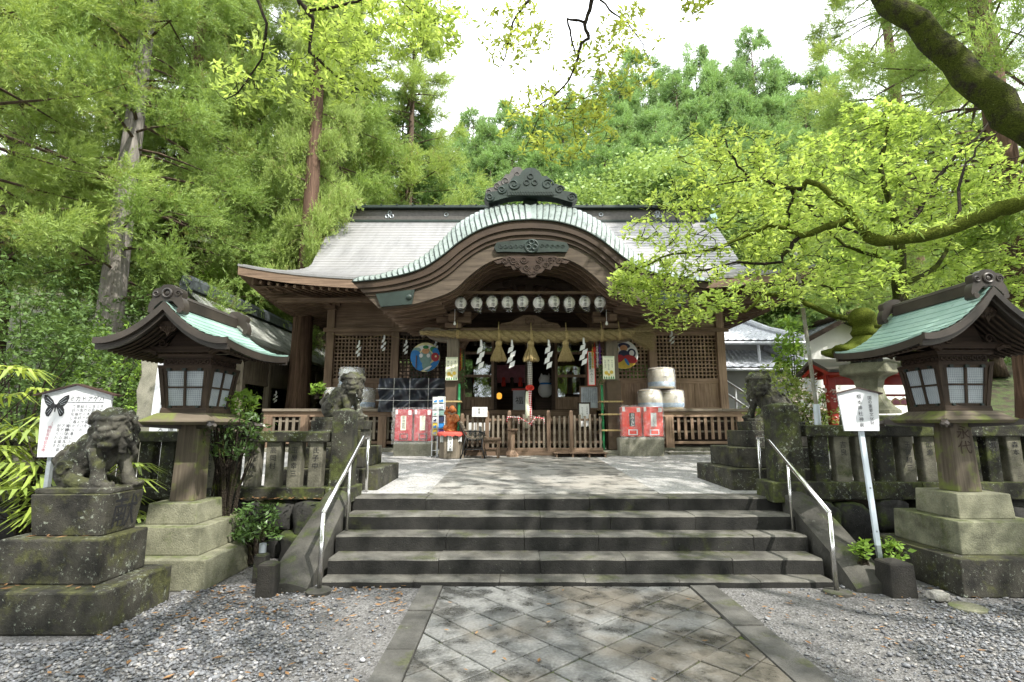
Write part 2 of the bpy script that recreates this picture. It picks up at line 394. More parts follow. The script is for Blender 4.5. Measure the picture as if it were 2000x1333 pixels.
M['cedar'] = leafmat('cedar_needles', (.09, .155, .035), (.33, .45, .13), .38, hue=(.16, .095, .055))
M['cedar_b'] = leafmat('bright_cedar_needles', (.12, .19, .04), (.42, .53, .16), .38, hue=(.20, .13, .08))
M['cedar_far'] = leafmat('far_cedar_needles', (.075, .15, .05), (.27, .41, .14), .28, hue=(.20, .20, .09))
M['far_broad'] = leafmat('far_broadleaf', (.10, .18, .06), (.36, .48, .17), .3)
M['leaf_y'] = leafmat('young_yellow_leaf', (.23, .33, .06), (.52, .64, .21), .52, vary=.3)
M['leaf_m'] = leafmat('maple_leaf', (.18, .29, .05), (.48, .61, .19), .52, vary=.32)
M['leaf_g'] = leafmat('overhanging_leaf', (.20, .27, .05), (.50, .56, .14), .48, vary=.3)
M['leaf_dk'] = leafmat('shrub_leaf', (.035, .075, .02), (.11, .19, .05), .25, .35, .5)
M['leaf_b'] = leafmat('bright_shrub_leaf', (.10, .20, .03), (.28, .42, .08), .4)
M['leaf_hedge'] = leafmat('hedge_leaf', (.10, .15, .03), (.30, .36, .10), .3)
M['leaf_under'] = leafmat('undergrowth_leaf', (.03, .065, .02), (.12, .19, .05), .25)
M['palm'] = leafmat('palm_leaf', (.08, .15, .025), (.38, .46, .09), .35, .35, .5)
M['hosta'] = leafmat('broad_glossy_leaf', (.06, .13, .02), (.20, .34, .07), .3, .3, .5)
M['deadleaf'] = leafmat('fallen_leaf', (.13, .065, .03), (.30, .18, .085), .1, .8, .1, .2)
def pebmat():
    m, t = newmat('pebble'); at = N(t, 'Attribute', attribute_name='tint').outputs['Fac']
    n = N(t, 'ValToRGB', {'Fac': at}); e = n.color_ramp.elements
    e[0].position, e[1].position = 0, 1; e[0].color, e[1].color = c4((.085, .085, .09)), c4((.34, .34, .355))
    k = e.new(.7); k.color = c4((.17, .175, .185)); k = e.new(.93); k.color = c4((.25, .235, .215))
    finish(t, pbr(t, n.outputs['Color'], .6, 0, .35)); return m
M['pebble'] = pebmat()
def groundmat():
    m, t = newmat('earth_and_gravel'); p = pos(t); a = noise(t, p, 1.4, 6); v = N(t, 'TexVoronoi', {'Vector': p, 'Scale': 55}).outputs
    col = ramp(t, a, .35, .65, (.045, .040, .036), (.095, .088, .08))
    col = mixc(t, .35, col, mixc(t, .6, N(t, 'RGBToBW', {'Color': v['Color']}).outputs[0], (.10, .10, .10)))
    finish(t, pbr(t, col, .9, 0, .2, N(t, 'Math', {0: v['Distance'], 1: noise(t, p, 40, 4)}, operation='ADD').outputs[0], .8, .02)); return m
M['ground'] = groundmat()
M['forest'] = stone('forest_floor', (.09, .07, .04), (.035, .03, .018), .5, 0, mcol=(.05, .075, .018))
# ================================================================ SETTING
def hill(x, y):
    h = .95
    if y > 24: h += (y - 24) * .42
    if x < -13: h += (-x - 13) * .22
    if x > 16: h += (x - 16) * .16
    return h
def struct(o): o['kind'] = 'structure'; return o
m = MB(); m.add([(-90, -60, 0), (90, -60, 0), (90, 7.4, 0), (-90, 7.4, 0)], [(0, 1, 2, 3)])
struct(m.build('ground', M['ground']))
xs_ = [-120, -80, -50, -34, -24, -18, -13, -9, -6, -3, 0, 3, 6, 9, 12, 16, 22, 30, 45, 80, 120]
ys_ = [7.4, 8.5, 10, 11.5, 12.9, 15, 18, 21, 24, 28, 33, 40, 50, 65, 85, 120]
m = MB(); G = []
for y in ys_:
    G.append([(x, y, min(plaza_z(y), .93) - .03 if y < 15 else hill(x, y) - .02 + random.uniform(-.3, .3) * (y > 24)) for x in xs_])
m.grid(G); m.add([(-120, 7.39, -.5), (120, 7.39, -.5), (120, 7.39, .69), (-120, 7.39, .69)], [(0, 1, 2, 3)])
struct(m.build('terrain', M['forest'], smooth=30))

# plaza: aggregate paving with a flagged centre lane
def aggregate():
    mt, t = newmat('exposed_aggregate'); p = pos(t); v = N(t, 'TexVoronoi', {'Vector': p, 'Scale': 42}).outputs
    col = mixc(t, .55, ramp(t, noise(t, p, .9, 5), .35, .65, (.20, .19, .175), (.29, .28, .26)), mixc(t, .6, N(t, 'RGBToBW', {'Color': v['Color']}).outputs[0], (.22, .215, .205)))
    finish(t, pbr(t, col, .8, 0, .25, v['Distance'], .6, .01)); return mt
M['aggregate'] = aggregate()
def flag(name, wet=.22, lo=(.105, .105, .10), hi=(.20, .20, .192), brown=(.085, .070, .048)):
    mt, t = newmat(name); p = pos(t); at = N(t, 'Attribute', attribute_name='tint').outputs['Fac']
    a = noise(t, p, 2.6, 9, .7); f = noise(t, p, 45, 5)
    col = mixc(t, at, lo, hi)
    col = mixc(t, .6, col, ramp(t, f, .3, .7, tuple(c * .55 for c in lo), hi))
    pz = N(t, 'SeparateXYZ', {'Vector': p}).outputs['X']
    s_ = N(t, 'Math', {0: noise(t, p, 1.1, 6), 1: N(t, 'Math', {0: pz, 1: .055}, operation='MULTIPLY').outputs[0]}, operation='ADD').outputs[0]
    col = mixc(t, ramp(t, s_, .48, .62, (0, 0, 0), (.7, .7, .7)), col, brown)           # stain down one side
    damp = ramp(t, a, .50, .60)
    col = mixc(t, damp, col, mixc(t, .72, col, (.02, .02, .018)))
    finish(t, pbr(t, col, ramp(t, a, .42, .6, (.75,) * 3, (wet,) * 3), 0, .4, N(t, 'Math', {0: f, 1: a}, operation='ADD').outputs[0], .5, .01)); return mt
M['flag'] = flag('damp_flagstone'); M['flag_dry'] = flag('plaza_flagstone', .5, (.20, .19, .175), (.33, .32, .29), (.24, .22, .19))
M['joint'] = stone('mossy_joint', (.045, .042, .034), (.015, .015, .012), .75, 0, mcol=(.08, .11, .015))
PX0, PX1 = -.68, 1.75       # inner path edges
def zy(y): return plaza_z(y)
G = [[(x, y, zy(y)) for x in (-9, -2.2, 3.45, 12)] for y in (6.98, 8, 10, 12, 14)]
m = MB()
for x0, x1, y0, y1 in ((-16, -1.12, 7.38, 13.9), (1.95, 18, 7.38, 13.9), (-2.2, -1.12, 6.98, 7.38), (1.95, 3.45, 6.98, 7.38), (-1.12, 1.95, 13.0, 13.9)):
    n = 6; m.grid([[(x0, y0 + (y1 - y0) * k / n, zy(y0 + (y1 - y0) * k / n)), (x1, y0 + (y1 - y0) * k / n, zy(y0 + (y1 - y0) * k / n))] for k in range(n + 1)])
struct(m.build('plaza_paving', M['aggregate']))
def clip_poly(poly, x0, x1, y0, y1):
    for ax, lim, sg in ((0, x0, 1), (0, x1, -1), (1, y0, 1), (1, y1, -1)):
        out = []
        for i in range(len(poly)):
            a, b = poly[i], poly[(i + 1) % len(poly)]; da, db = (a[ax] - lim) * sg, (b[ax] - lim) * sg
            if da >= 0: out.append(a)
            if da * db < 0: k = da / (da - db); out.append((a[0] + (b[0] - a[0]) * k, a[1] + (b[1] - a[1]) * k))
        poly = out
        if not poly: break
    return poly
def tiles(name, x0, x1, y0, y1, side, zf, mat, jmat, ang=45, gap=.007, jit=.004, ratio=1.0):
    """square flags laid on the diagonal, each one a slab with its own tone and a slightly uneven lie"""
    ca, sa = math.cos(R(ang)), math.sin(R(ang)); cx, cy = (x0 + x1) / 2, (y0 + y1) / 2
    m = MB(); tint = []; n = int((max(x1 - x0, y1 - y0) / side)) + 3
    for i in range(-n, n):
        for j in range(-n, n):
            q = []
            for a, b in ((0, 0), (1, 0), (1, 1), (0, 1)):
                u_ = (i + a) * side + (gap if a == 0 else -gap) + random.uniform(-.003, .003); v_ = (j + b) * side * ratio + (gap if b == 0 else -gap) + random.uniform(-.003, .003)
                q.append((cx + u_ * ca - v_ * sa, cy + u_ * sa + v_ * ca))
            q = clip_poly(q, x0, x1, y0, y1)
            if len(q) < 3: continue
            ar = abs(sum(q[k][0] * q[(k + 1) % len(q)][1] - q[(k + 1) % len(q)][0] * q[k][1] for k in range(len(q)))) / 2
            if ar < .004: continue
            h = random.uniform(-jit, jit); tx, ty = random.uniform(-.012, .012), random.uniform(-.012, .012); mx = sum(p[0] for p in q) / len(q); my = sum(p[1] for p in q) / len(q)
            top = [(p[0], p[1], zf(p[1]) + .022 + h + (p[0] - mx) * tx + (p[1] - my) * ty) for p in q]; k = len(q)
            ins = [(mx + (p[0] - mx) * .97, my + (p[1] - my) * .97, p[2]) for p in top]
            mid = [(p[0], p[1], p[2] - .006) for p in top]; bot = [(p[0], p[1], zf(p[1]) - .02) for p in q]
            vs_ = ins + mid + bot
            fs = [tuple(range(k))] + [(a, k + a, k + (a + 1) % k, (a + 1) % k) for a in range(k)] + [(k + a, 2 * k + a, 2 * k + (a + 1) % k, k + (a + 1) % k) for a in range(k)]
            m.add(vs_, fs); r_ = random.random(); tint += [r_] * len(fs)
    nn = 8; nb = len(m.f)
    m.grid([[(x0, y0 + (y1 - y0) * k / nn, zf(y0 + (y1 - y0) * k / nn) + .008), (x1, y0 + (y1 - y0) * k / nn, zf(y0 + (y1 - y0) * k / nn) + .008)] for k in range(nn + 1)], 1)
    tint += [0] * (len(m.f) - nb)
    o = m.build(name, [mat, jmat]); a = o.data.attributes.new('tint', 'FLOAT', 'FACE'); a.data.foreach_set('value', tint)
    return struct(o)
tiles('path', PX0, PX1, -3, 5.40, .285, lambda y: 0, M['flag'], M['joint'], 42)
tiles('plaza_lane', -1.12, 1.95, 6.99, 13.0, .45, lambda y: zy(y) - .018, M['flag_dry'], M['joint'], 45, .005, .001)
M['kerb'] = stone('worn_kerb_stone', (.165, .16, .148), (.075, .073, .066), .18, .15, mcol=(.06, .065, .03))
def kerbrow(x0, x1, zf, y0, y1, step, mat, name):
    m = MB(); y = y0; tint = []
    while y < y1:
        l = min(step * random.uniform(.8, 1.25), y1 - y); nb = len(m.f)
        m.frus(((x0 + x1) / 2, y + l / 2, 0), zf(y) - .05, zf(y + l) + .030 + random.uniform(0, .008), (x1 - x0) / 2, l / 2 - .003, (x1 - x0) / 2 - .006, l / 2 - .008)
        tint += [random.uniform(0, .4)] * (len(m.f) - nb); y += l
    o = m.build(name, mat); a = o.data.attributes.new('tint', 'FLOAT', 'FACE'); a.data.foreach_set('value', tint); return struct(o)
kerbrow(PX0 - .22, PX0 - .003, lambda y: 0, -3, 5.39, .95, M['kerb'], 'path_edging')
kerbrow(PX1 + .003, PX1 + .26, lambda y: 0, -3, 5.39, .95, M['kerb'], 'path_edging')

# ---------------------------------------------------------------- stone steps
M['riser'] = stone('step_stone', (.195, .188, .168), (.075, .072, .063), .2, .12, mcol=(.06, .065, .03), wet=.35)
M['riser_face'] = stone('shaded_stained_step_stone', (.048, .046, .041), (.014, .014, .0125), .18, .1, mcol=(.03, .033, .012))  # near-black: riser shade and damp staining both put into the colour
def steps():
    Y = [5.42, 5.64, 5.97, 6.29, 6.67, 7.02]; Z = [.07, .225, .385, .545, .70]
    X = [(-1.92, 3.20), (-1.92, 3.24), (-1.96, 3.28), (-1.98, 3.33), (-2.0, 3.40)]
    m = MB()
    for k in range(5):
        x = X[k][0]; zb = 0 if k == 0 else Z[k - 1] - .02
        while x < X[k][1] - .01:
            l = random.uniform(.75, 1.25)
            if X[k][1] - x - l < .45: l = X[k][1] - x
            d = random.uniform(0, .008); h = random.uniform(-.004, .004); g = .0025
            y0, y1 = Y[k] - d, Y[k + 1] + .05; z1 = Z[k] + h; e = .014
            n = 10
            for q in range(n):                 # gently worn nosing
                a, b = x + g + (l - 2 * g) * q / n, x + g + (l - 2 * g) * (q + 1) / n
                wa = [.0045 * abs(math.sin(3.1 * t + k) + .6 * math.sin(9 * t)) for t in (a, b)]
                row = lambda t, w: [(t, y0, zb), (t, y0 + w * .3, z1 - e - w), (t, y0 + e * .5 + w * .5, z1 - e * .35 - w * .4), (t, y0 + e * 1.6 + w, z1), (t, y1, z1)]
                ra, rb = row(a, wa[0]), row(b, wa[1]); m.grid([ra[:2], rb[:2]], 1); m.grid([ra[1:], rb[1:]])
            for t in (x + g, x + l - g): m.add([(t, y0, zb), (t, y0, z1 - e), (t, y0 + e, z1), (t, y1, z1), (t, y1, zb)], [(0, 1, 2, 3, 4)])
            x += l
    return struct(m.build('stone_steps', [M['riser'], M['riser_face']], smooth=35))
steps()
# ---------------------------------------------------------------- pebbles and fallen leaves
def pebbles():
    ph = (1 + 5 ** .5) / 2
    base = np.array([(-1, ph, 0), (1, ph, 0), (-1, -ph, 0), (1, -ph, 0), (0, -1, ph), (0, 1, ph), (0, -1, -ph), (0, 1, -ph), (ph, 0, -1), (ph, 0, 1), (-ph, 0, -1), (-ph, 0, 1)], float)
    base /= np.linalg.norm(base[0])
    F = np.array([(0, 11, 5), (0, 5, 1), (0, 1, 7), (0, 7, 10), (0, 10, 11), (1, 5, 9), (5, 11, 4), (11, 10, 2), (10, 7, 6), (7, 1, 8), (3, 9, 4), (3, 4, 2), (3, 2, 6), (3, 6, 8), (3, 8, 9), (4, 9, 5), (2, 4, 11), (6, 2, 10), (8, 6, 7), (9, 8, 1)])
    pts = []
    rs = np.random.RandomState(3)
    for x0, x1, y0, y1, n in ((-4.6, -.95, 3.0, 5.5, 26000), (2.02, 5.6, 2.9, 5.5, 25000)):
        q = rs.rand(n * 2, 2) * (x1 - x0, y1 - y0) + (x0, y0)
        for x, y in q[:n]:
            if x < -3.2 and y > 4.1: continue
            edge = (-.95 - x) if x < 0 else (x - 2.02)
            dens = min(1, max(.07, (edge - (.30 if x < 0 else .62) - .22 * math.sin(y * 3)) * (1.4 if x < 0 else 1.0) + .05))
            if x > 0: dens *= min(1, max(.12, (5.0 - y) * 1.6 + (x - 3) * .2))
            else: dens *= min(1, max(.4, (5.2 - y) * 2))
            if rs.rand() < dens: pts.append((x, y))
    pts = np.array(pts); n = len(pts)
    s = rs.gamma(6, .0018, n)[:, None] * np.stack([np.ones(n), rs.uniform(.6, 1, n), rs.uniform(.35, .65, n)], 1)
    s[:25] *= 2.2
    a = rs.rand(n) * 6.28; t1 = rs.uniform(-.35, .35, (n, 2))
    B = base[None] * (1 + rs.uniform(-.18, .18, (n, 12, 1))) * s[:, None, :]
    x = B[..., 0] * np.cos(a)[:, None] - B[..., 1] * np.sin(a)[:, None]; y = B[..., 0] * np.sin(a)[:, None] + B[..., 1] * np.cos(a)[:, None]
    z = B[..., 2] + x * t1[:, :1] + y * t1[:, 1:] + s[:, 2:3] * .55 + rs.uniform(0, .008, (n, 1))
    V = np.stack([x + pts[:, :1], y + pts[:, 1:], z], -1)
    me = bpy.data.meshes.new('gravel'); me.vertices.add(n * 12); me.vertices.foreach_set('co', V.astype(np.float32).ravel())
    L = (F[None] + (np.arange(n) * 12)[:, None, None]).reshape(-1, 3)
    me.loops.add(L.size); me.loops.foreach_set('vertex_index', L.astype(np.int32).ravel())
    me.polygons.add(len(L)); me.polygons.foreach_set('loop_start', np.arange(0, L.size, 3, dtype=np.int32))
    at = me.attributes.new('tint', 'FLOAT', 'FACE'); at.data.foreach_set('value', np.repeat(rs.rand(n), 20).astype(np.float32))
    me.update(calc_edges=True); me.polygons.foreach_set('use_smooth', [True] * len(L)); me.materials.append(M['pebble'])
    o = link('gravel', me, None, (0, 0, 0)); o['kind'] = 'stuff'; o['label'] = 'loose grey gravel beside the paved path'
pebbles()
def litter():
    rs = np.random.RandomState(5); V = []; T = []
    def put(x, y, z, s):
        a = rs.rand() * 6.28; w = s * rs.uniform(.28, .4); ca, sa = math.cos(a), math.sin(a); c = rs.uniform(.1, .35) * s
        for sg in (1, -1):
            q = [(-s, 0, c * .6), (0, sg * w, c * rs.rand()), (s, 0, c * .5), (0, 0, .002)]
            V.append([(x + p[0] * ca - p[1] * sa, y + p[0] * sa + p[1] * ca, z + p[2]) for p in q]); T.append(rs.rand())
    for _ in range(1500):
        x, y = rs.uniform(-3.2, -.95), rs.uniform(3.2, 5.5)
        if rs.rand() < .25 + .75 * (y > 4.3) * (1 if abs(x + 1.6) < 1.3 else .3) and rs.rand() < .30: put(x, y, .018, rs.uniform(.018, .042))
    for _ in range(110): put(rs.uniform(2.1, 5), rs.uniform(3.2, 5.4), .015, rs.uniform(.018, .04))
    for _ in range(22): put(rs.uniform(-.6, 1.7), rs.uniform(2.9, 5.3), .035, rs.uniform(.02, .035))
    for _ in range(60): put(rs.uniform(-3.3, -2.3), rs.uniform(6.35, 6.55), .72, rs.uniform(.02, .04))
    for _ in range(40): put(rs.uniform(3.4, 4.1), rs.uniform(5.2, 6.2), .02, rs.uniform(.02, .04))
    for _ in range(8): put(rs.uniform(-4.1, -3.25), rs.uniform(4.28, 4.4), .327, rs.uniform(.03, .045))
    for _ in range(5): put(rs.uniform(-4.1, -3.42), rs.uniform(4.43, 4.53), .685, rs.uniform(.03, .045))
    o = link('fallen_leaves', raw_mesh('fallen_leaves', np.array(V), 4, T, M['deadleaf']), None, (0, 0, 0)); o['kind'] = 'stuff'; o['label'] = 'dry brown fallen leaves scattered on the gravel'
litter()

# ---------------------------------------------------------------- lettering
GL = {}
_tc = bpy.data.curves.new('glyph', 'FONT'); _to = bpy.data.objects.new('glyph', _tc); COL.objects.link(_to); _tc.resolution_u = 3
def glyph(ch):
    if ch not in GL:
        _tc.body = ch; dg = bpy.context.evaluated_depsgraph_get(); dg.update()
        me = bpy.data.meshes.new_from_object(_to.evaluated_get(dg))
        vs_ = [tuple(v.co) for v in me.vertices]; fs = [tuple(p.vertices) for p in me.polygons]
        if vs_:
            cx = (min(v[0] for v in vs_) + max(v[0] for v in vs_)) / 2
            cx = .45 if ord(ch) > 0x2000 else cx
            vs_ = [(v[0] - cx, v[1] - .36) for v in vs_]
        GL[ch] = (vs_, fs); bpy.data.meshes.remove(me)
    return GL[ch]
def column(m, chars, o, ux, uz, size, pitch=1.05, slant=0, w=1):
    """one vertical column of writing, its first glyph centred on o, running down against uz"""
    o, ux, uz = Vector(o), Vector(ux), Vector(uz)
    for k, ch in enumerate(chars):
        vs_, fs = glyph(ch)
        m.add([o + ux * (v[0] * size * w + slant * -k * size * pitch) + uz * (v[1] * size - k * size * pitch) for v in vs_], fs)
def row(m, chars, o, ux, uz, size, pitch=1.0):
    o, ux, uz = Vector(o), Vector(ux), Vector(uz)
    for k, ch in enumerate(chars):
        vs_, fs = glyph(ch); m.add([o + ux * (v[0] * size + k * size * pitch) + uz * (v[1] * size) for v in vs_], fs)
XX, ZZ = Vector((1, 0, 0)), Vector((0, 0, 1))

# ================================================================ WOODEN LANTERNS ON STONE PEDESTALS
def course_roof(m, prof, y0, y1, n, step, lift=None, mi=0):
    """stepped courses along a curved profile [(x,z)...] running from the ridge down"""
    acc = [0]
    for a, b in zip(prof, prof[1:]): acc.append(acc[-1] + math.dist(a, b))
    def at(s):
        for k in range(len(prof) - 1):
            if s <= acc[k + 1] + 1e-9: t = (s - acc[k]) / (acc[k + 1] - acc[k]); return (prof[k][0] + (prof[k + 1][0] - prof[k][0]) * t, prof[k][1] + (prof[k + 1][1] - prof[k][1]) * t)
        return prof[-1]
    L = acc[-1]; ny = 8
    yy = [y0 + (y1 - y0) * k / ny for k in range(ny + 1)]; lf = lift or (lambda y, t: 0)
    for k in range(n):
        rows = []
        for q in range(4):
            t = (k + q / 3) / n; x, z = at(t * L); z += step * (q / 3); rows.append([(x, y, z + lf(y, t)) for y in yy])
        if k == 0: pass
        x, z = at((k + 1) / n * L); rows.append([(x, y, z - .012 + lf(y, (k + 1) / n)) for y in yy])
        m.grid(rows, mi)
def crest(m, c, w, h, d, detail=True):
    """ridge-end ornament: a scrolled cloud outline with three rings"""
    x0, y0, z0 = c
    half = [(0, 1.0), (.10, .98), (.19, .88), (.25, .74), (.34, .76), (.42, .66), (.45, .52), (.56, .52), (.66, .42), (.72, .30), (.84, .28), (.97, .22), (1.0, .06), (.90, -.04), (.74, .02), (.55, .10), (.34, .14), (0, .15)]
    poly = [(x0 + a * w / 2, z0 + b * h) for a, b in half] + [(x0 - a * w / 2, z0 + b * h) for a, b in half[-2:0:-1]]
    m.prism(poly, y0, y0 + d)
    if detail:
        for sg in (1, -1):
            for a, b, r in ((.36, .50, .13), (.62, .34, .10), (.88, .12, .10)):
                m.spiral((x0 + sg * a * w / 2, y0 - .004, z0 + b * h), r * h * 1.3, 1.6, .028 * h, sg)
        for a, b in ((0, .74), (-.075, .55), (.075, .55)):
            m.ring((x0 + a * w / 2 * 1.15, y0 - .004, z0 + b * h), .072 * h, .022 * h, 'y', 14, 5)
        m.bb(x0 - .3 * w, x0 + .3 * w, y0 - .006, y0, z0 + .18 * h, z0 + .22 * h)
def wooden_lantern(C, zb, label, tiers, mats, text, hw=.685, hl=.715, dA=0):
    cx, cy = C; T = thing('wooden_lantern', label, 'lantern', (cx, cy, 0), 'copper roofed wooden lanterns either side of the steps')
    z = 0
    for (h, a), mt in zip(tiers, mats):
        b = MB(); b.frus((cx, cy), z, h, a, a, a - .012, a - .012); b.build('pedestal_tier', M[mt], T, bevel=.012, seg=2); z = h - .001
    zt = zb - tiers[-1][0]                                    # shift between the two lanterns
    p0 = tiers[-1][0]
    b = MB(); b.frus((cx, cy), p0, 1.62 + zb, .128, .128, .115, .115); post = b.build('post', M['postz'], T, bevel=.006)
    if text:
        b = MB(); column(b, '永代', (cx, cy - .1275, p0 + .62), XX, ZZ, .15, 1.05); b.build('carved_writing', M['darkz'], post)
    dz = zb
    # skirt roof below the lamp box
    b = MB(); b.frus((cx, cy), 1.60 + dz, 1.635 + dz, .37, .37, .40, .40); b.frus((cx, cy), 1.6355 + dz, 1.73 + dz, .40, .40, .27, .27); b.build('skirt', M['postx'], T, bevel=.004)
    for sx in (1, -1):
        for sy in (1, -1):
            b = MB(); b.bar((cx + sx * .10, cy + sy * .10, 1.585 + dz), (cx + sx * .43, cy + sy * .43, 1.615 + dz), .05, .06)
            b.tube([(cx + sx * .43, cy + sy * .43, 1.60 + dz), (cx + sx * .48, cy + sy * .48, 1.585 + dz), (cx + sx * .52, cy + sy * .52, 1.60 + dz)], [.042, .036, .018], 6); b.build('corner_bracket', M['bronze'], T)
    b = MB(); b.frus((cx, cy), 1.73 + dz, 1.785 + dz, .255, .255, .25, .25); b.build('sill_frame', M['lantx'], T, bevel=.004)
    z0, z1, a0, a1 = 1.785 + dz, 2.215 + dz, .222, .272
    b = MB()
    for sx in (1, -1):
        for sy in (1, -1): b.hexa(*[[(cx + sx * a + q[0] * .021, cy + sy * a + q[1] * .021, zz) for q in ((-1, -1), (1, -1), (1, 1), (-1, 1))] for a, zz in ((a0, z0), (a1, z1))])
    b.build('corner_post', M['lantz'], T)
    for k in range(4):
        c_, s_ = [(1, 0), (0, 1), (-1, 0), (0, -1)][k]
        def Q(u, t, o):                         # u along the face, t up, o outwards
            a = a0 + (a1 - a0) * t + o; return (cx + a * s_ + u * c_, cy - a * c_ + u * s_, z0 + (z1 - z0) * t)
        f = MB()
        for u0, u1, t0, t1, o0, o1 in ((-.20, .20, 0, .06, -.006, .014), (-.235, .235, .94, 1, -.006, .014), (-.012, .012, .06, .94, -.004, .016), (-.22, -.013, .50, .545, -.004, .013), (.013, .22, .50, .545, -.004, .013), (-.205, -.178, .06, .94, -.005, .013), (.178, .205, .06, .94, -.005, .013)):
            sk = lambda u, t: u * (1 + .16 * t) if abs(u) > .02 else u
            f.hexa([Q(sk(u0, t0), t0, o0), Q(sk(u1, t0), t0, o0), Q(sk(u1, t0), t0, o1), Q(sk(u0, t0), t0, o1)], [Q(sk(u0, t1), t1, o0), Q(sk(u1, t1), t1, o0), Q(sk(u1, t1), t1, o1), Q(sk(u0, t1), t1, o1)])
        fr = f.build('window_frame', M['lantz'], T)
        g = MB(); g.add([Q(-.2, .04, -.002), Q(.2, .04, -.002), Q(.24, .97, -.002), Q(-.24, .97, -.002)], [(0, 1, 2, 3)]); g.build('pane', M['mesh_glass'], fr)
        g = MB()
        for u in (-.17, 0, .17): g.box(Q(u, .97, .018), (.04, .04, .03))
        for u in (-.15, .15): g.box(Q(u, .03, .018), (.03, .03, .022))
        g.build('fitting', M['copper_dk'], fr)
    b = MB(); b.frus((cx, cy), z1, z1 + .035, .295, .295, .30, .30); b.frus((cx, cy), z1 + .036, z1 + .115, .262, .262, .262, .262)
    for k in range(-4, 5):                       # pierced scroll frieze
        for sy in (-1, 1): b.ring((cx + k * .055, cy + sy * .270, z1 + .077), .021, .008, 'y', 10, 5)
        for sx in (-1, 1): b.ring((cx + sx * .270, cy + k * .055, z1 + .077), .021, .008, 'x', 10, 5)
    b.frus((cx, cy), z1 + .116, z1 + .16, .30, .30, .31, .31); b.build('frieze', M['darkx'], T)
    # gabled roof, ridge along y
    A, E = 2.865 + dz + dA, 2.435 + dz
    prof = lambda t: E + (A - E) * (1 - t) ** 1.9
    lf = lambda y, t: .055 * t * ((y - cy) / hl) ** 2
    cov = MB()
    for sg in (1, -1):
        pts = [(cx + sg * hw * k / 14, prof(k / 14)) for k in range(15)]
        course_roof(cov, pts, cy - hl, cy + hl, 10, .009, lf)
    cov.build('roof_cover', M['copper'], T, smooth=25)
    und = MB()
    for sg in (1, -1):
        G = [[(cx + sg * (hw - .004) * k / 14, cy - hl + .004 + (2 * hl - .008) * j / 8, prof(k / 14) - .014 + lf(cy - hl + 2 * hl * j / 8, k / 14)) for j in range(9)] for k in range(15)]
        und.shell(G, .075)
    rf = und.build('roof_frame', M['bronze'], T, smooth=25)
    for sg in (1, -1):
        raf = MB()
        for j in range(19):
            y = cy - hl + .06 + (2 * hl - .12) * j / 18
            raf.tube([(cx + sg * hw * t, y, prof(t) - .105 + lf(y, t)) for t in (.15, .35, .55, .75, .93)], .014, 4)
        raf.build('rafters', M['lantx'], rf)
    for sy in (-1, 1):                            # barge boards with an inner moulding
        bg_ = MB()
        for sg in (1, -1):
            for th, off, o in ((.085, .0, .012), (.055, .078, -.03)):
                top = [(cx + sg * hw * k / 14, prof(k / 14) - .002 - off + lf(cy + sy * hl, k / 14)) for k in range(15)]
                poly = top + [(x, z - th * (1 - .25 * k / 14)) for k, (x, z) in reversed(list(enumerate(top)))]
                y = cy + sy * (hl + o); bg_.prism(poly, y - .02, y + .02)
        bg_.build('barge_board', M['bronze'], T)
    b = MB()                                     # gable pendant, tie beam, struts
    for sy in (-1, 1):
        y = cy + sy * (hl - .09); pl = [(-.11, .02), (-.07, -.05), (-.03, -.06), (0, -.11), (.03, -.06), (.07, -.05), (.11, .02), (.05, .05), (-.05, .05)]
        b.prism([(cx + px, A - .24 + pz) for px, pz in pl], y - .012, y + .012)
        for sg in (1, -1): b.spiral((cx + sg * .055, y - sy * -.016, A - .245), .032, 1.6, .009, sg); b.spiral((cx + sg * .02, y + sy * .016, A - .285), .022, 1.3, .007, sg)
        b.bb(cx - .36, cx + .36, cy + sy * .33 - .025, cy + sy * .33 + .025, z1 + .17, z1 + .235)
        for sg in (1, -1): b.tube([(cx + sg * .30, cy + sy * .33, z1 + .17), (cx + sg * .36, cy + sy * .36, z1 + .20), (cx + sg * .42, cy + sy * .38, z1 + .19)], [.04, .035, .02], 6); b.spiral((cx + sg * .22, cy + sy * .365, z1 + .27), .05, 1.4, .012, sg)
        b.prism([(cx - .2, z1 + .24), (cx + .2, z1 + .24), (cx + .08, A - .2), (cx - .08, A - .2)], cy + sy * .3 - .01, cy + sy * .3 + .01)
    b.bb(cx - .03, cx + .03, cy - hl + .05, cy + hl - .05, A - .13, A - .07); b.build('gable_carving', M['darkx'], T)
    b = MB(); b.bb(cx - .05, cx + .05, cy - hl + .12, cy + hl - .12, A - .03, A + .075); b.tube([(cx, cy - hl + .10, A + .085), (cx, cy + hl - .10, A + .085)], .045, 8); rg = b.build('ridge', M['bronze'], T)
    for sy in (-1, 1):
        b = MB(); y = cy + sy * (hl - .06)
        half = [(0, .19), (.05, .185), (.09, .15), (.115, .15), (.15, .13), (.16, .09), (.15, .05), (.17, .02), (.19, -.05), (.18, -.10), (.14, -.12), (.12, -.05), (.06, .01), (0, .02)]
        b.prism([(cx + a, A + c) for a, c in half] + [(cx - a, A + c) for a, c in half[-2:0:-1]], y - .045, y + .045)
        b.ring((cx, y + sy * .048, A + .095), .045, .014, 'y', 14, 6); b.ball((cx, y + sy * .045, A + .095), (.025, .012, .025), 8, 6)
        for sg in (1, -1): b.spiral((cx + sg * .115, y + sy * .048, A + .09), .036, 1.5, .011, sg); b.tube([(cx + sg * .15, y - .06, A - .09), (cx + sg * .15, y + .06, A - .09)], .03, 8)
        b.build('ridge_ornament', M['bronze'] if zt < 1 else M['bronze'], rg, smooth=30)
    return T
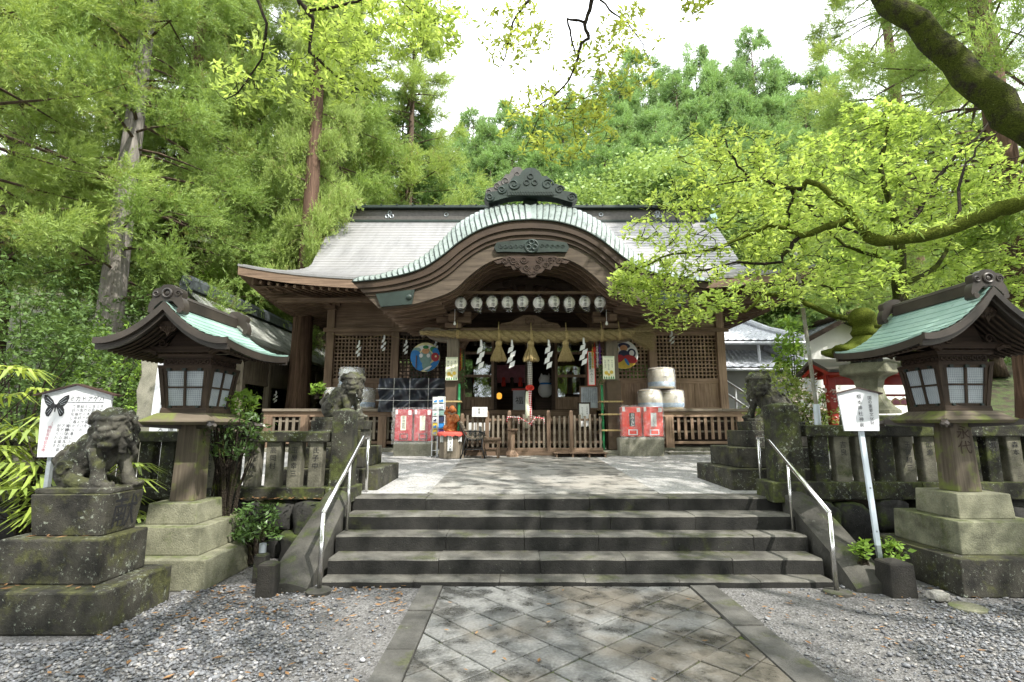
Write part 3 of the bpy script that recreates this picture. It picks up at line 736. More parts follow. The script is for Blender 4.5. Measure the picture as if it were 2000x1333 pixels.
wooden_lantern((-3.60, 5.90), 0.0, 'copper roofed wooden lantern behind the large stone lion statue', [(.29, .60), (.565, .42), (.78, .27)], ['stone_l', 'stone_l', 'stone_l'], False)
wooden_lantern((4.86, 5.74), .02, 'copper roofed wooden lantern with carved writing on its post, beside the white signpost', [(.34, .63), (.652, .45), (.90, .29)], ['stone_d', 'stone_r', 'stone_l'], True, .76, .70, .10)
# ================================================================ STONE FENCES, RETAINING WALL, STEPS' SIDES
def rough_box(m, x0, x1, y0, y1, z0, z1, j=.006, n=3):
    q = lambda: random.uniform(-j, j)
    b = [(x0 + q(), y0 + q(), z0), (x1 + q(), y0 + q(), z0), (x1 + q(), y1 + q(), z0), (x0 + q(), y1 + q(), z0)]
    t = [(x0 + q(), y0 + q(), z1 + q()), (x1 + q(), y0 + q(), z1 + q()), (x1 + q(), y1 + q(), z1 + q()), (x0 + q(), y1 + q(), z1 + q())]
    return m.hexa(b, t)
def stone_fence(label, x0, x1, y, zb, zr, zt, names, mossy):
    T = thing('stone_fence', label, 'fence', ((x0 + x1) / 2, y, .69))
    b = MB(); x = x0
    while x < x1 - .05:
        l = min(random.uniform(1.1, 1.6), x1 - x)
        if x1 - x - l < .5: l = x1 - x
        rough_box(b, x + .003, x + l - .003, y - .13, y + .16, .69, zb); x += l
    b.build('base_beam', M['fence_m'], T, bevel=.012, seg=2)
    b = MB(); x = x0
    while x < x1 - .05:
        l = min(random.uniform(1.3, 1.9), x1 - x)
        if x1 - x - l < .5: l = x1 - x
        rough_box(b, x + .002, x + l - .002, y - .115, y + .115, zr, zt); x += l
    b.build('top_rail', M['fence_m'], T, bevel=.018, seg=2)
    n = int((x1 - x0 - .1) / .268); k = 0
    for i in range(n):
        xc = x0 + .17 + i * .268 if not mossy else x1 - .17 - i * .268
        if mossy: xc = x0 + .19 + i * .272
        else: xc = x1 - .16 - i * .268
        b = MB(); w = random.uniform(.084, .096); rough_box(b, xc - w, xc + w, y - .07, y + .07, zb - .012, zr + .012, .005)
        p = b.build('post', M['fence_m'] if random.random() < (.42 if mossy else .35) else M['fence'], T, bevel=.016, seg=2)
        if names and i < len(names) and names[i]:
            b = MB(); column(b, names[i], (xc, y - .0765, zr - .10), XX, ZZ, .085, 1.12); b.build('carved_name', M['ink'], p)
    return T
NL = ['氏子中', '玉屋幸三', '高岡村', '波川清次', '井上寅吉', '谷岡元信', '岡林正', '西村商店']
NR = ['山本庄三', '吉良', '仁淀友太郎', '伊庭保正', '玉尚和三', '広瀬', '仝田岡三', '鎌佐門', '川村', '森本']
stone_fence('mossy stone fence behind the left wooden lantern, ending at a square gatepost', -8.6, -2.32, 6.68, .83, 1.385, 1.52, NL, False)
stone_fence('mossy stone fence behind the white signpost and right wooden lantern', 3.72, 9.6, 6.68, .895, 1.455, 1.60, NR, True)
def gatepost(x0, x1, y0, y1, zt, blk, label):
    T = thing('stone_gatepost', label, 'gatepost', ((x0 + x1) / 2, (y0 + y1) / 2, .69), 'square stone gateposts at the top of the steps')
    b = MB(); rough_box(b, blk[0], blk[1], y0 - .07, y1 + .06, .66, blk[2]); b.build('base_block', M['fence_m'], T, bevel=.014, seg=2)
    b = MB(); b.frus(((x0 + x1) / 2, (y0 + y1) / 2), blk[2] - .01, zt - .025, (x1 - x0) / 2, (y1 - y0) / 2, (x1 - x0) / 2 - .008, (y1 - y0) / 2 - .008)
    b.frus(((x0 + x1) / 2, (y0 + y1) / 2), zt - .0245, zt + .015, (x1 - x0) / 2 - .009, (y1 - y0) / 2 - .009, .03, .03); b.build('shaft', M['fence_m'], T, bevel=.015, seg=2)
gatepost(-2.30, -2.03, 6.60, 6.88, 1.80, (-2.31, -1.965, .84), 'square mossy stone gatepost at the left top of the steps')
gatepost(3.32, 3.66, 6.56, 6.88, 1.875, (3.20, 3.71, .905), 'taller square mossy stone gatepost at the right top of the steps')
def boulder(m, c, r, seed):
    rs = np.random.RandomState(seed); nu, nv = 20, 12; k = rs.uniform(-1, 1, (5, 3)); ph = rs.uniform(0, 6.28, 5); b = len(m.v)
    m.ball((0, 0, 0), (1, 1, 1), nu, nv)
    for i in range(b, len(m.v)):
        p = np.array(m.v[i]); q = np.sign(p) * np.abs(p) ** .55           # squarish
        d = 1 + sum(.075 * math.sin(4.2 * float(kk @ p) + f) for kk, f in zip(k, ph)) + .03 * math.sin(9 * p[0] + ph[0]) * math.sin(8 * p[2] + ph[1])
        m.v[i] = tuple(np.array(c) + q * d * np.array(r) * .88)
def retaining(label, items):
    T = thing('retaining_wall', label, 'wall', (sum(i[0] for i in items) / len(items), 6.75, 0), 'rough retaining walls beside the steps')
    for k, (x, y, z, a, b_, c_) in enumerate(items):
        b = MB(); boulder(b, (x, y, z), (a, b_, c_), k * 7 + int(abs(x) * 100)); b.build('boulder', M['boulder'], T, smooth=True)
retaining('rough dark boulder retaining wall behind the left lantern pedestal', [(-2.42, 6.62, .44, .28, .22, .25), (-2.55, 6.55, .12, .28, .22, .20), (-2.95, 6.72, .50, .30, .2, .20), (-3.0, 6.70, .16, .26, .2, .20), (-3.5, 6.75, .45, .32, .2, .25), (-3.55, 6.75, .1, .32, .2, .17), (-4.1, 6.78, .4, .32, .2, .3), (-4.7, 6.78, .35, .34, .2, .34), (-5.4, 6.78, .35, .38, .2, .34), (-6.2, 6.8, .35, .42, .2, .34)])
retaining('rough dark boulder retaining wall below the right stone fence', [(3.72, 6.55, .42, .28, .2, .27), (3.80, 6.50, .08, .3, .22, .16), (4.22, 6.62, .36, .30, .22, .33), (4.72, 6.66, .46, .25, .2, .23), (4.75, 6.6, .12, .28, .2, .18), (5.2, 6.70, .48, .26, .2, .22), (5.25, 6.66, .14, .3, .2, .2), (5.75, 6.72, .38, .3, .2, .33), (6.4, 6.75, .35, .36, .2, .35), (7.1, 6.75, .35, .4, .2, .35)])
def cheek(x0, x1, label, sg):
    m = MB(); n = 12; G = []
    for j in range(7):
        w = j / 6; rowp = []
        for i in range(n + 1):
            t = i / n; y = 5.28 + (6.56 - 5.28) * t
            flare = (1 - t) * .10
            x = (x0 - flare * (sg < 0)) + ((x1 + flare * (sg > 0)) - (x0 - flare * (sg < 0))) * w
            z = .03 + .74 * t ** .92 + .05 * math.sin(math.pi * w) * (1 - .4 * t) + .015 * math.sin(7 * t + 3 * w)
            rowp.append((x, y - (.04 * math.sin(math.pi * w)), z))
        G.append(rowp)
    m.shell(G, .45); m.v = [(x, y, max(z, -.02)) for x, y, z in m.v]
    return tag(m.build('side_slab', M['cheek'], None, smooth=40), label, 'stone slab', 'sloping slabs flanking the steps')
cheek(-2.30, -1.985, 'sloping rough stone slab at the left side of the steps, beside the low boundary stone', -1)
cheek(3.335, 3.66, 'sloping rough stone slab at the right side of the steps, beside the white signpost', 1)
def handrail(x0, x1, label, sg):
    T = thing('handrail', label, 'handrail', (x0, 5.26, 0), 'steel tube handrails beside the steps')
    a, b_, c_ = Vector((x0, 5.26, .745)), Vector((x1 - sg * .01, 6.86, 1.445)), Vector((x1 - sg * .01, 7.10, 1.445))
    m = MB(); m.tube([a, a + (b_ - a) * .5, b_ - Vector((0, .03, .012)), b_, c_ - Vector((0, .03, 0)), c_, c_ - Vector((0, -.005, .05))], .024, 10); m.build('rail', M['steel'], T, smooth=True)
    m = MB(); m.tube([(x0, 5.26, .02), a], .023, 10); m.build('post', M['steel'], T, smooth=True)
    q = a + (b_ - a) * .60; m = MB(); m.tube([(q.x, q.y, .40), q], .018, 10); m.build('post', M['steel'], T, smooth=True)
    m = MB(); m.tube([(c_.x, c_.y, plaza_z(7.1)), c_], .02, 10); m.build('post', M['steel'], T, smooth=True)
    m = MB(); m.lathe((x0, 5.25, 0), [(.115, 0), (.12, .03), (.10, .045), (.04, .05)] if sg < 0 else [(.125, 0), (.125, .022), (.1, .028), (.03, .03)], 20); m.build('foot_plate', M['cheek'], T, smooth=40)
handrail(-1.86, -1.965, 'bent steel handrail on the left of the stone steps', -1)
handrail(3.13, 3.36, 'bent steel handrail on the right of the stone steps', 1)
# boundary stones and small things on the ground
def marker(x, y, w, h, label, mat='stone_d', pt=.02):
    m = MB(); m.frus((x, y), -.02, h, w, w * .9, w * .93, w * .85); m.frus((x, y), h + .0005, h + pt, w * .925, w * .845, .02, .02)
    return tag(m.build('boundary_stone', M[mat], None, bevel=.008), label, 'stone post')
M['riser_dk'] = stone('dark_boundary_stone', (.055, .05, .042), (.02, .019, .017), .2, .2)
marker(-2.33, 5.20, .085, .29, 'low square dark boundary stone standing in gravel left of the steps', 'riser_dk')
marker(-2.60, 5.62, .065, .27, 'small boundary stone with a grey pipe on top, close to the lantern pedestal', 'riser_dk')
m = MB(); m.lathe((-2.60, 5.62, .29), [(.035, 0), (.035, .09), (.03, .09), (.03, .02)], 14); tag(m.build('pipe_cap', M['grey']), 'short grey pipe cap standing on the small boundary stone', 'pipe')
marker(3.68, 5.22, .125, .30, 'dark square stone block at the foot of the white signpost', 'riser_dk', .03)
marker(4.74, 4.62, .12, .40, 'mossy square stone block at the far right edge of the gravel', 'stone_d', .03)
m = MB(); boulder(m, (3.93, 5.03, .05), (.10, .07, .045), 5); tag(m.build('white_rock', M['white_stone'], None, smooth=True), 'single smooth white rock lying on the gravel', 'rock')
m = MB(); m.lathe((4.02, 4.83, 0), [(.14, 0), (.14, .02), (.12, .028), (.02, .03)], 20); tag(m.build('manhole_cover', M['stone_l'], None, smooth=40), 'flat round greenish lid set in the gravel by the white rock', 'cover')

# ================================================================ GUARDIAN LIONS
def remesh(mb, vox, name, mat, rough=.006, smooth_it=4):
    me = bpy.data.meshes.new('t'); me.from_pydata(mb.v, [], mb.f); bm = bmesh.new(); bm.from_mesh(me); bmesh.ops.recalc_face_normals(bm, faces=bm.faces); bm.to_mesh(me); bm.free()
    o = bpy.data.objects.new('t', me); COL.objects.link(o)
    r = o.modifiers.new('r', 'REMESH'); r.mode = 'VOXEL'; r.voxel_size = vox
    s = o.modifiers.new('s', 'SMOOTH'); s.factor = .5; s.iterations = smooth_it
    dg = bpy.context.evaluated_depsgraph_get(); out = bpy.data.meshes.new_from_object(o.evaluated_get(dg)); bpy.data.objects.remove(o); bpy.data.meshes.remove(me)
    out.name = name; out.materials.clear(); out.materials.append(mat)
    n = len(out.vertices); co = np.empty(n * 3, np.float32); out.vertices.foreach_get('co', co); co = co.reshape(-1, 3)
    no = np.empty(n * 3, np.float32); out.vertices.foreach_get('normal', no); no = no.reshape(-1, 3)
    d = sum(np.sin(co @ np.array(k) + p) for k, p in (((31, 17, 23), 1), ((-19, 41, 13), 2), ((57, 11, -37), .4), ((-23, -67, 71), 4)))
    out.vertices.foreach_set('co', (co + no * (d * rough / 2.5)[:, None]).ravel()); out.polygons.foreach_set('use_smooth', [True] * len(out.polygons)); out.update()
    return out
def lion_mesh():
    m = MB(); E = lambda c, r: m.ball(c, r, 16, 12); Tn = lambda p, r: m.tube(p, r, 12)
    # body sits on its haunches facing +x, head turned towards -y
    Tn([(-.26, .0, .13), (-.18, 0, .20), (-.02, 0, .28), (.10, -.01, .38), (.15, -.02, .46)], [.13, .165, .165, .155, .12])
    E((-.20, 0, .15), (.16, .15, .15)); E((.10, -.01, .30), (.12, .145, .16))
    for sy in (-1, 1):
        E((-.17, sy * .11, .14), (.155, .085, .14)); Tn([(-.12, sy * .14, .09), (.0, sy * .15, .045), (.08, sy * .15, .04)], [.07, .055, .05]); E((.09, sy * .15, .035), (.065, .055, .04))
        for k in (-1, 0, 1): E((.14, sy * .15 + k * .032, .025), (.035, .02, .025))
    Tn([(.10, -.115, .33), (.13, -.13, .22), (.15, -.135, .12), (.17, -.14, .04)], [.085, .066, .06, .075]); E((.20, -.14, .035), (.085, .07, .042))
    for k in (-1, 0, 1): E((.275, -.14 + k * .042, .028), (.04, .024, .028))
    Tn([(.14, .08, .33), (.22, .10, .22), (.27, .10, .12), (.29, .10, .04)], [.08, .062, .056, .07]); E((.32, .10, .035), (.085, .07, .042))
    for k in (-1, 0, 1): E((.395, .10 + k * .042, .028), (.04, .024, .028))
    H = Vector((.195, -.07, .515)); f = Vector((.30, -.95, -.06)).normalized(); s = f.cross(Vector((0, 0, 1))).normalized(); u = s.cross(f)
    W = lambda a, b, c: tuple(H + s * a + f * b + u * c)
    E(H, (.165, .165, .165)); E(W(0, .06, -.075), (.12, .12, .10)); E(W(0, -.02, .07), (.14, .14, .10))
    E(W(0, .165, -.005), (.055, .055, .035)); E(W(0, .135, -.05), (.085, .075, .045)); E(W(0, .12, -.135), (.07, .07, .04))
    for sg in (-1, 1):
        E(W(sg * .03, .19, .0), (.025, .025, .02)); E(W(sg * .065, .125, .045), (.045, .04, .03)); E(W(sg * .07, .145, .02), (.026, .026, .022)); E(W(sg * .075, .13, -.06), (.045, .045, .04))
        E(W(sg * .055, .13, .085), (.06, .035, .026)); E(W(sg * .10, .10, .095), (.045, .03, .024))
        Tn([W(sg * .14, .02, .10), W(sg * .19, .01, .08), W(sg * .205, .03, .03)], [.045, .035, .012])
        for k in range(6):
            a = -1.15 + k * .42; E(W(sg * (.135 + .01 * (k % 2)), -.02 + .02 * (k % 2), .15 * math.sin(a)), (.036, .05, .036))
        for k in range(4): E(W(sg * .12, .05, -.11 - .03 * k), (.035, .04, .03))
        for k in range(3): Tn([W(sg * .12, -.10, .05 - .1 * k), W(sg * .16, -.16, -.03 - .1 * k), W(sg * .12, -.19, -.12 - .1 * k)], [.04, .032, .012])
    for k in range(7): a = k * .9; E(W(.05 * math.cos(a) * 1.4, -.02, .135 + .02 * math.sin(a)), (.045, .06, .032))
    for k in range(6): t = k / 5; E((.03 - .26 * t, -.02 + .035 * (-1) ** k, .45 - .17 * t), (.05, .05, .035))
    # flame tail
    for a, l in ((-.5, .20), (-.2, .26), (.1, .29), (.4, .26), (.7, .2)):
        Tn([(-.28, a * .1, .17), (-.33, a * .16, .17 + l * .35), (-.27, a * .2, .17 + l * .75)], [.06, .05, .016])
    m.bb(-.385, .385, -.225, .2, -.035, .01)
    E((-.04, 0, .36), (.17, .135, .12)); E((.06, -.06, .40), (.10, .10, .10))
    for c_, r_, sg in (((-.17, -.195, .17), .065, 1), ((.08, -.165, .34), .055, -1), ((-.05, -.14, .36), .05, 1), ((-.14, -.12, .33), .045, -1)): m.spiral(c_, r_, 1.7, .02, sg)
    for a, u_, r_ in ((.135, .10, .05), (-.135, .10, .05), (.15, -.03, .045), (-.15, -.03, .045), (.12, -.13, .04), (-.12, -.13, .04)): m.spiral(W(a, .075, u_), r_, 1.6, .017, 1 if a > 0 else -1)
    return remesh(m, .009, 'lion', M['stone_k'], .004, 1)
LION = lion_mesh()
def guardian(name_label, loc, rz, tiers, plinth, mirror=False, carve=False):
    T = thing('guardian_lion', name_label, 'lion statue', (loc[0], loc[1], tiers[0][4] if tiers else loc[2]), 'stone guardian lions of the shrine')
    o = link('lion', LION, T, Vector(loc) - wloc(T)); o.rotation_euler = (0, 0, rz)
    o.scale = (-.86 if mirror else .86, .92, 1.02)
    for x0, x1, y0, y1, z0, z1 in tiers:
        b = MB(); rough_box(b, x0, x1, y0, y1, z0, z1, .004); b.build('pedestal_tier', M['stone_d'], T, bevel=.016, seg=2)
    x0, x1, y0, y1, z0, z1, fl = plinth
    b = MB(); b.frus(((x0 + x1) / 2, (y0 + y1) / 2), z0, z1, (x1 - x0) / 2, (y1 - y0) / 2, (x1 - x0) / 2 + fl, (y1 - y0) / 2 + fl * .6); p = b.build('plinth', M['stone_d'], T, bevel=.01, seg=2)
    if carve:
        b = MB(); column(b, '献', (x1 + fl * .45 + .004, (y0 + y1) / 2, (z0 + z1) / 2), Vector((0, 1, 0)), Vector((fl * .9, 0, z1 - z0)).normalized(), .30); b.build('carved_writing', M['ink'], p)
    return T
guardian('large mossy stone lion in front of the butterfly sign, head turned to the viewer', (-3.775, 4.76, 1.048), 0,
    [(-4.45, -3.17, 4.24, 5.06, 0, .316), (-4.22, -3.37, 4.42, 4.97, .3155, .673)], (-4.07, -3.47, 4.54, 4.93, .6725, 1.016, .035), False, True)
zq = plaza_z(7.5)
guardian('dark stone lion silhouetted behind the left gatepost', (-2.62, 7.95, 1.70), 0,
    [(-3.3, -1.85, 7.25, 8.6, zq - .05, 1.0), (-3.1, -2.1, 7.42, 8.45, .9995, 1.28), (-2.98, -2.24, 7.6, 8.3, 1.2795, 1.53)], (-2.98, -2.22, 7.70, 8.2, 1.5295, 1.665, .01))
guardian('dark stone lion behind the right gatepost, facing the courtyard', (3.96, 7.95, 1.69), 0,
    [(3.02, 4.5, 7.25, 8.6, zq - .05, 1.0), (3.2, 4.34, 7.42, 8.45, .9995, 1.28), (3.42, 4.35, 7.6, 8.3, 1.2795, 1.52)], (3.56, 4.35, 7.70, 8.2, 1.5195, 1.655, .01), True)

# ================================================================ SIGNS
def gable_sign(T, o, ux, uz, w0, w1, hs, hp, th, mat, roofmat):
    """house-shaped notice board: bottom width w0, shoulder width w1, shoulder height hs, peak height hp; facing -y-ish"""
    n = ux.cross(uz).normalized() * -1            # back direction
    q = [(-w0 / 2, 0), (w0 / 2, 0), (w1 / 2, hs), (0, hp), (-w1 / 2, hs)]
    b = MB(); f = [o + ux * x + uz * z for x, z in q]; k = [p + n * th for p in f]; b.add(f + k, [(0, 1, 2, 3, 4), (9, 8, 7, 6, 5)] + [(i, i + 5, (i + 1) % 5 + 5, (i + 1) % 5) for i in range(5)])
    p = b.build('board', mat, T)
    b = MB()
    for sg in (-1, 1):
        a = o + uz * (hp + .006) + n * th / 2; e = o + ux * sg * (w1 / 2 + w1 * .085) + uz * (hs - (hp - hs) * .17 + .006) + n * th / 2
        b.bar(a + ux * sg * .001, e, th + w1 * .10, .014, uz)
    b.build('roof', roofmat, T); return p
M['signroof'] = plain('brown_sign_roof', (.055, .032, .026), .5)
UX = Vector((1, .06, 0)).normalized(); UZ = Vector((.0, 0, 1))
so = P(134, 893, 5.10); T = thing('information_sign', 'white house shaped information board with a butterfly picture beside the palms', 'sign', (so.x, so.y, 0))
bd_ = gable_sign(T, so, UX, UZ, .585, .665, .605, .70, .03, M['white'], M['signroof'])
m = MB()
for sx in (-.2, .2): m.bar((so.x + sx, so.y + .035, 0), (so.x + sx, so.y + .035, so.z + .5), .04, .04, (0, 1, 0))
m.build('leg', M['grey'], T)
nf = UX.cross(UZ) * .004
def sp(x, z): return so + UX * x + UZ * z + nf
m = MB(); row(m, 'ミカドアゲハ', sp(-.04, .565), UX, UZ, .055, 1.02); m.bar(sp(-.085, .532), sp(.265, .532), .003, .003); m.build('heading', M['ink'], bd_)
m = MB(); sl = -.08
for x, z, s_ in ((.25, .49, 'オガタマの木に'), (.213, .49, 'ミカドアゲハが'), (.176, .49, '生息しています。'), (.139, .49, 'この木の葉を'), (.102, .49, 'ミカドアゲハの'), (.065, .49, '幼虫が好んで'), (.028, .49, '食べ毎年春から夏にかけ'), (-.012, .49, 'て羽化しこの木の梢には'), (-.05, .30, '美麗なミカド'), (-.09, .30, 'アゲハの蝶の姿'), (-.13, .30, 'が見られます。')): column(m, s_, sp(x, z), UX, UZ, .036, 1.06, .10)
m.build('lettering', M['ink'], bd_)
m = MB(); column(m, '（特別天然記念物）', sp(-.205, .32), UX, UZ, .036, 1.0, .16); m.build('red_lettering', M['redink'], bd_)
bo = sp(-.185, .49)
def wing(sg):
    up = [(0, 0), (.03, .06), (.075, .10), (.115, .115), (.12, .08), (.10, .03), (.07, -.005), (.085, -.03), (.09, -.065), (.075, -.095), (.05, -.10), (.035, -.07), (.015, -.02)]
    return [bo + UX * sg * x + UZ * z for x, z in up]
m = MB()
for sg in (1, -1): m.add(wing(sg), [tuple(range(13))])
m.tube([bo + UZ * .02 - nf * -.3, bo - UZ * .055 - nf * -.3], [.008, .004], 6)
m.build('butterfly_picture', M['ink'], bd_)
m = MB()
for sg in (1, -1):
    for a0, z0, a1, z1 in ((.03, .035, .09, .09), (.04, .025, .10, .06), (.045, .012, .09, .03), (.03, -.03, .06, -.08), (.04, -.02, .075, -.06)): m.bar(bo + UX * sg * a0 + UZ * z0 + nf * .6, bo + UX * sg * a1 + UZ * z1 + nf * .6, .0035, .002, nf.normalized())
m.build('wing_markings', M['grey'], bd_)
# right signpost, leaning a little
o_ = P(1714, 1062, 5.50)
T = thing('signpost', 'white leaning signpost with black writing in front of the stone fence', 'sign', (o_.x, o_.y, 0))
d = (P(1682, 845, 5.57) - o_).normalized()
m = MB(); m.bar(o_ - d * .02, o_ + d * 1.19, .053, .03, (0, 1, 0)); pole = m.build('pole', M['lblue'], T, bevel=.004)
m = MB(); m.bar(o_ - d * .30, o_ - d * .02, .045, .03, (0, 1, 0)); m.build('pole_foot', M['grey'], T)
for k in (.12, .55):
    m = MB(); m.ball(o_ + d * k + Vector((0, -.018, 0)), (.010, .006, .010), 10, 6); m.build('bolt', M['grey'], pole)
so2 = P(1684, 842, 5.515); ux2 = Vector((1, -.05, 0)).normalized(); uz2 = (d + Vector((.03, 0, 0))).normalized(); uz2 = (uz2 - ux2 * uz2.dot(ux2) * .0)
bd2 = gable_sign(T, so2, ux2, uz2, .355, .425, .398, .451, .02, M['white'], M['signroof'])
m = MB(); nb2 = Vector((0, -.006, 0))
column(m, '椙本神社神輿', so2 + ux2 * -.0 + uz2 * .365 + nb2, ux2, uz2, .050, 1.22); column(m, '国の重要文化財', so2 + ux2 * .11 + uz2 * .35 + nb2, ux2, uz2, .0435, 1.02); m.build('lettering', M['ink'], bd2)
so3 = P(1586, 764, 11.0); T = thing('blank_signboard', 'small white house shaped board behind the hedge near the red rack', 'sign', (so3.x, so3.y, .9))
gable_sign(T, so3, XX, ZZ, .24, .31, .31, .355, .03, M['white'], M['signroof']); m = MB(); m.bar((so3.x, so3.y + .04, .9), (so3.x, so3.y + .04, so3.z + .2), .05, .03); m.build('pole', M['white'], T)
# inscribed monument slab behind the left lantern
q0 = P(256, 890, 9.2); q1 = P(330, 890, 9.2)
T = thing('stone_monument', 'pale stone monument with a white inscribed panel behind the left lantern', 'monument', (q0.x + .3, 9.2, .8))
m = MB(); poly = [(q0.x - .02, .75), (q1.x + .12, .75), (q1.x + .12, 2.86), (q0.x + .05, 2.92), (q0.x - .04, 2.82), (q0.x + .01, 2.5), (q0.x - .05, 2.2), (q0.x, 1.9)]
m.prism(poly, 9.2, 9.55); m.build('slab', M['granite'], T, bevel=.02, seg=2)
m = MB(); m.add([(q0.x + .26, 9.192, .9), (q1.x + .10, 9.192, .9), (q1.x + .10, 9.192, 2.82), (q0.x + .30, 9.192, 2.85)], [(0, 1, 2, 3)]); pn = m.build('panel', M['white'], T)
m = MB(); column(m, 'むねにことはの花の道', (q1.x - .02, 9.186, 2.62), XX, ZZ, .11, 1.1); column(m, '土佐の山ふところに花', (q1.x - .20, 9.186, 2.36), XX, ZZ, .11, 1.1); column(m, '石', (q0.x + .36, 9.186, 1.75), XX, ZZ, .11); m.build('lettering', M['ink'], pn)
# ================================================================ SHRINE HALL
AX = .45
SH = thing('shrine_hall', 'weathered wooden shrine hall with a wide curved roof and an arched porch', 'shrine', (AX, 17, .95))
def part(m, name, mat, par=None, **k): return m.build(name, mat, par or SH, **k)
PYL = [-5.55, -3.56, -1.62, 2.42, 4.28, 6.36]
# stone terrace under the hall
m = MB(); m.bb(-7.4, -1.95, 13.72, 16, .8, 1.0); m.bb(2.85, 8.2, 13.72, 16, .8, 1.0); m.bb(-1.95, 2.85, 12.72, 16, .8, .98); m.bb(-7.0, 8.0, 16, 23, .8, .99); part(m, 'foundation', M['granite'], bevel=.012)
# main posts
for x in PYL:
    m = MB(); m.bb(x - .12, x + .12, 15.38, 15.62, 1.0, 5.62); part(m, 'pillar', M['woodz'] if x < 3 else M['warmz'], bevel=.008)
def lat(x0, x1, z0, z1, y, W):
    fz, fx = M[W + 'z'], M[W + 'x']
    m = MB(); m.bb(x0, x1, y - .04, y + .04, z0 - .14, z0); p = part(m, 'lattice_window', fx); m = MB(); m.bb(x0, x1, y - .06, y + .06, z1, z1 + .1); m.build('head_rail', fx, p)
    m = MB(); n = round((x1 - x0) / .112)
    for k in range(n + 1):
        x = x0 + (x1 - x0) * k / n; m.bb(x - .022, x + .022, y - .012, y + .012, z0, z1)
    n = round((z1 - z0) / .112)
    m2 = MB()
    for k in range(n + 1):
        z = z0 + (z1 - z0) * k / n; m2.bb(x0, x1, y - .019, y + .019, z - .019, z + .019)
    m.build('lattice_bars', fz, p); m2.build('lattice_bars', fx, p)
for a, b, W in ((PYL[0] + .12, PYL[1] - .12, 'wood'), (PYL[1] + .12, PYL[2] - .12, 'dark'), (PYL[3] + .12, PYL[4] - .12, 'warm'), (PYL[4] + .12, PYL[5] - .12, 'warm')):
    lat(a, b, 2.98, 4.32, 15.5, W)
    m = MB(); n = round((b - a) / .19)
    for k in range(n): m.bb(a + (b - a) * k / n + .002, a + (b - a) * (k + 1) / n - .002, 15.47 + random.uniform(0, .01), 15.53, 2.13, 2.84)
    part(m, 'lower_boards', M[('wood' if W == 'dark' else W) + 'z'])
    m = MB(); m.bb(a, b, 15.44, 15.56, 2.02, 2.13); part(m, 'sill', M[('wood' if W == 'dark' else W) + 'x'])
    m = MB(); z = 4.42
    while z < 5.25: m.bb(a, b, 15.46 + random.uniform(0, .012), 15.53, z + .002, min(z + .24, 5.3)); z += .24
    part(m, 'upper_boards', M[('wood' if W == 'dark' else W) + 'x'])
m = MB(); m.bb(-5.9, 6.75, 15.36, 15.64, 5.3, 5.52); m.bb(-5.75, 6.6, 15.33, 15.37, 4.40, 4.52); part(m, 'wall_beam', M['woodx'], bevel=.006)
m = MB()
for x in PYL:
    if x < -1.7 or x > 2.5:
        m.bb(x - .16, x + .16, 15.2, 15.62, 5.1, 5.28); m.bb(x - .3, x + .3, 15.24, 15.36, 5.2, 5.29); m.bb(x - .07, x + .07, 14.85, 15.4, 5.18, 5.30)
part(m, 'brackets', M['woodx'])
# side, back walls, ceiling and floor of the room
for x in (-5.62, 6.3): m = MB(); m.bb(x, x + .12, 15.62, 22, 1, 5.6); part(m, 'side_wall', M['woody'])
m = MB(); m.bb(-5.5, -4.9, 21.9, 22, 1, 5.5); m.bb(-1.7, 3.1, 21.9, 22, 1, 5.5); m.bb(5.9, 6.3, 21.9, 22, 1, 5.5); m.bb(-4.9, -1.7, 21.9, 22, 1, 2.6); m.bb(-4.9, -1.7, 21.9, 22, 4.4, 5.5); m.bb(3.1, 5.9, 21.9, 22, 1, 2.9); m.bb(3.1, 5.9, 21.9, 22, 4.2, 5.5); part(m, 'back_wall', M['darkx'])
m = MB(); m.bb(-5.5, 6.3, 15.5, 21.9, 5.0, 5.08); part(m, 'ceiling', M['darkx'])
m = MB(); m.bb(-5.5, 6.3, 15.7, 21.9, 1.9, 2.02); part(m, 'room_floor', M['woodx'])
# veranda with picket screen below
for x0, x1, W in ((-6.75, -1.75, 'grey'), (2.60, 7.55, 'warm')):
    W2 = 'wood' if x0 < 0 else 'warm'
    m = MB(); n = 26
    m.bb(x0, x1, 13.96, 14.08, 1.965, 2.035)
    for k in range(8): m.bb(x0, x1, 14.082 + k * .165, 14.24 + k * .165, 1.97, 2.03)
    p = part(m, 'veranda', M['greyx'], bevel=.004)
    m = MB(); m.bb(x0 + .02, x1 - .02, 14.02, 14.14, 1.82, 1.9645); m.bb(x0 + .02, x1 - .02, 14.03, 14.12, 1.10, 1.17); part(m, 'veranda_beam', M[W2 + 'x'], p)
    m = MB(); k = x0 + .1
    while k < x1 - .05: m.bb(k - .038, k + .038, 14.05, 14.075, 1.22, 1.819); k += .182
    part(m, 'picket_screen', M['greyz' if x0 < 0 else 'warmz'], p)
    m = MB(); m.bb(x0 + .05, x1 - .05, 14.078, 14.10, 1.40, 1.45); m.bb(x0 + .05, x1 - .05, 14.078, 14.10, 1.68, 1.73); part(m, 'screen_rail', M['greyx'], p)
    for x in ([-6.6, -5.6, -3.5, -1.9] if x0 < 0 else [2.75, 4.25, 6.2, 7.45]):
        m = MB(); m.bb(x - .11, x + .11, 13.98, 14.16, 1.0, 1.8195); part(m, 'veranda_post', M[W2 + 'z'], p)
m = MB(); m.bb(-6.7, 7.5, 15.3, 15.36, 1.0, 1.95); part(m, 'crawl_space_board', M['darkx'])
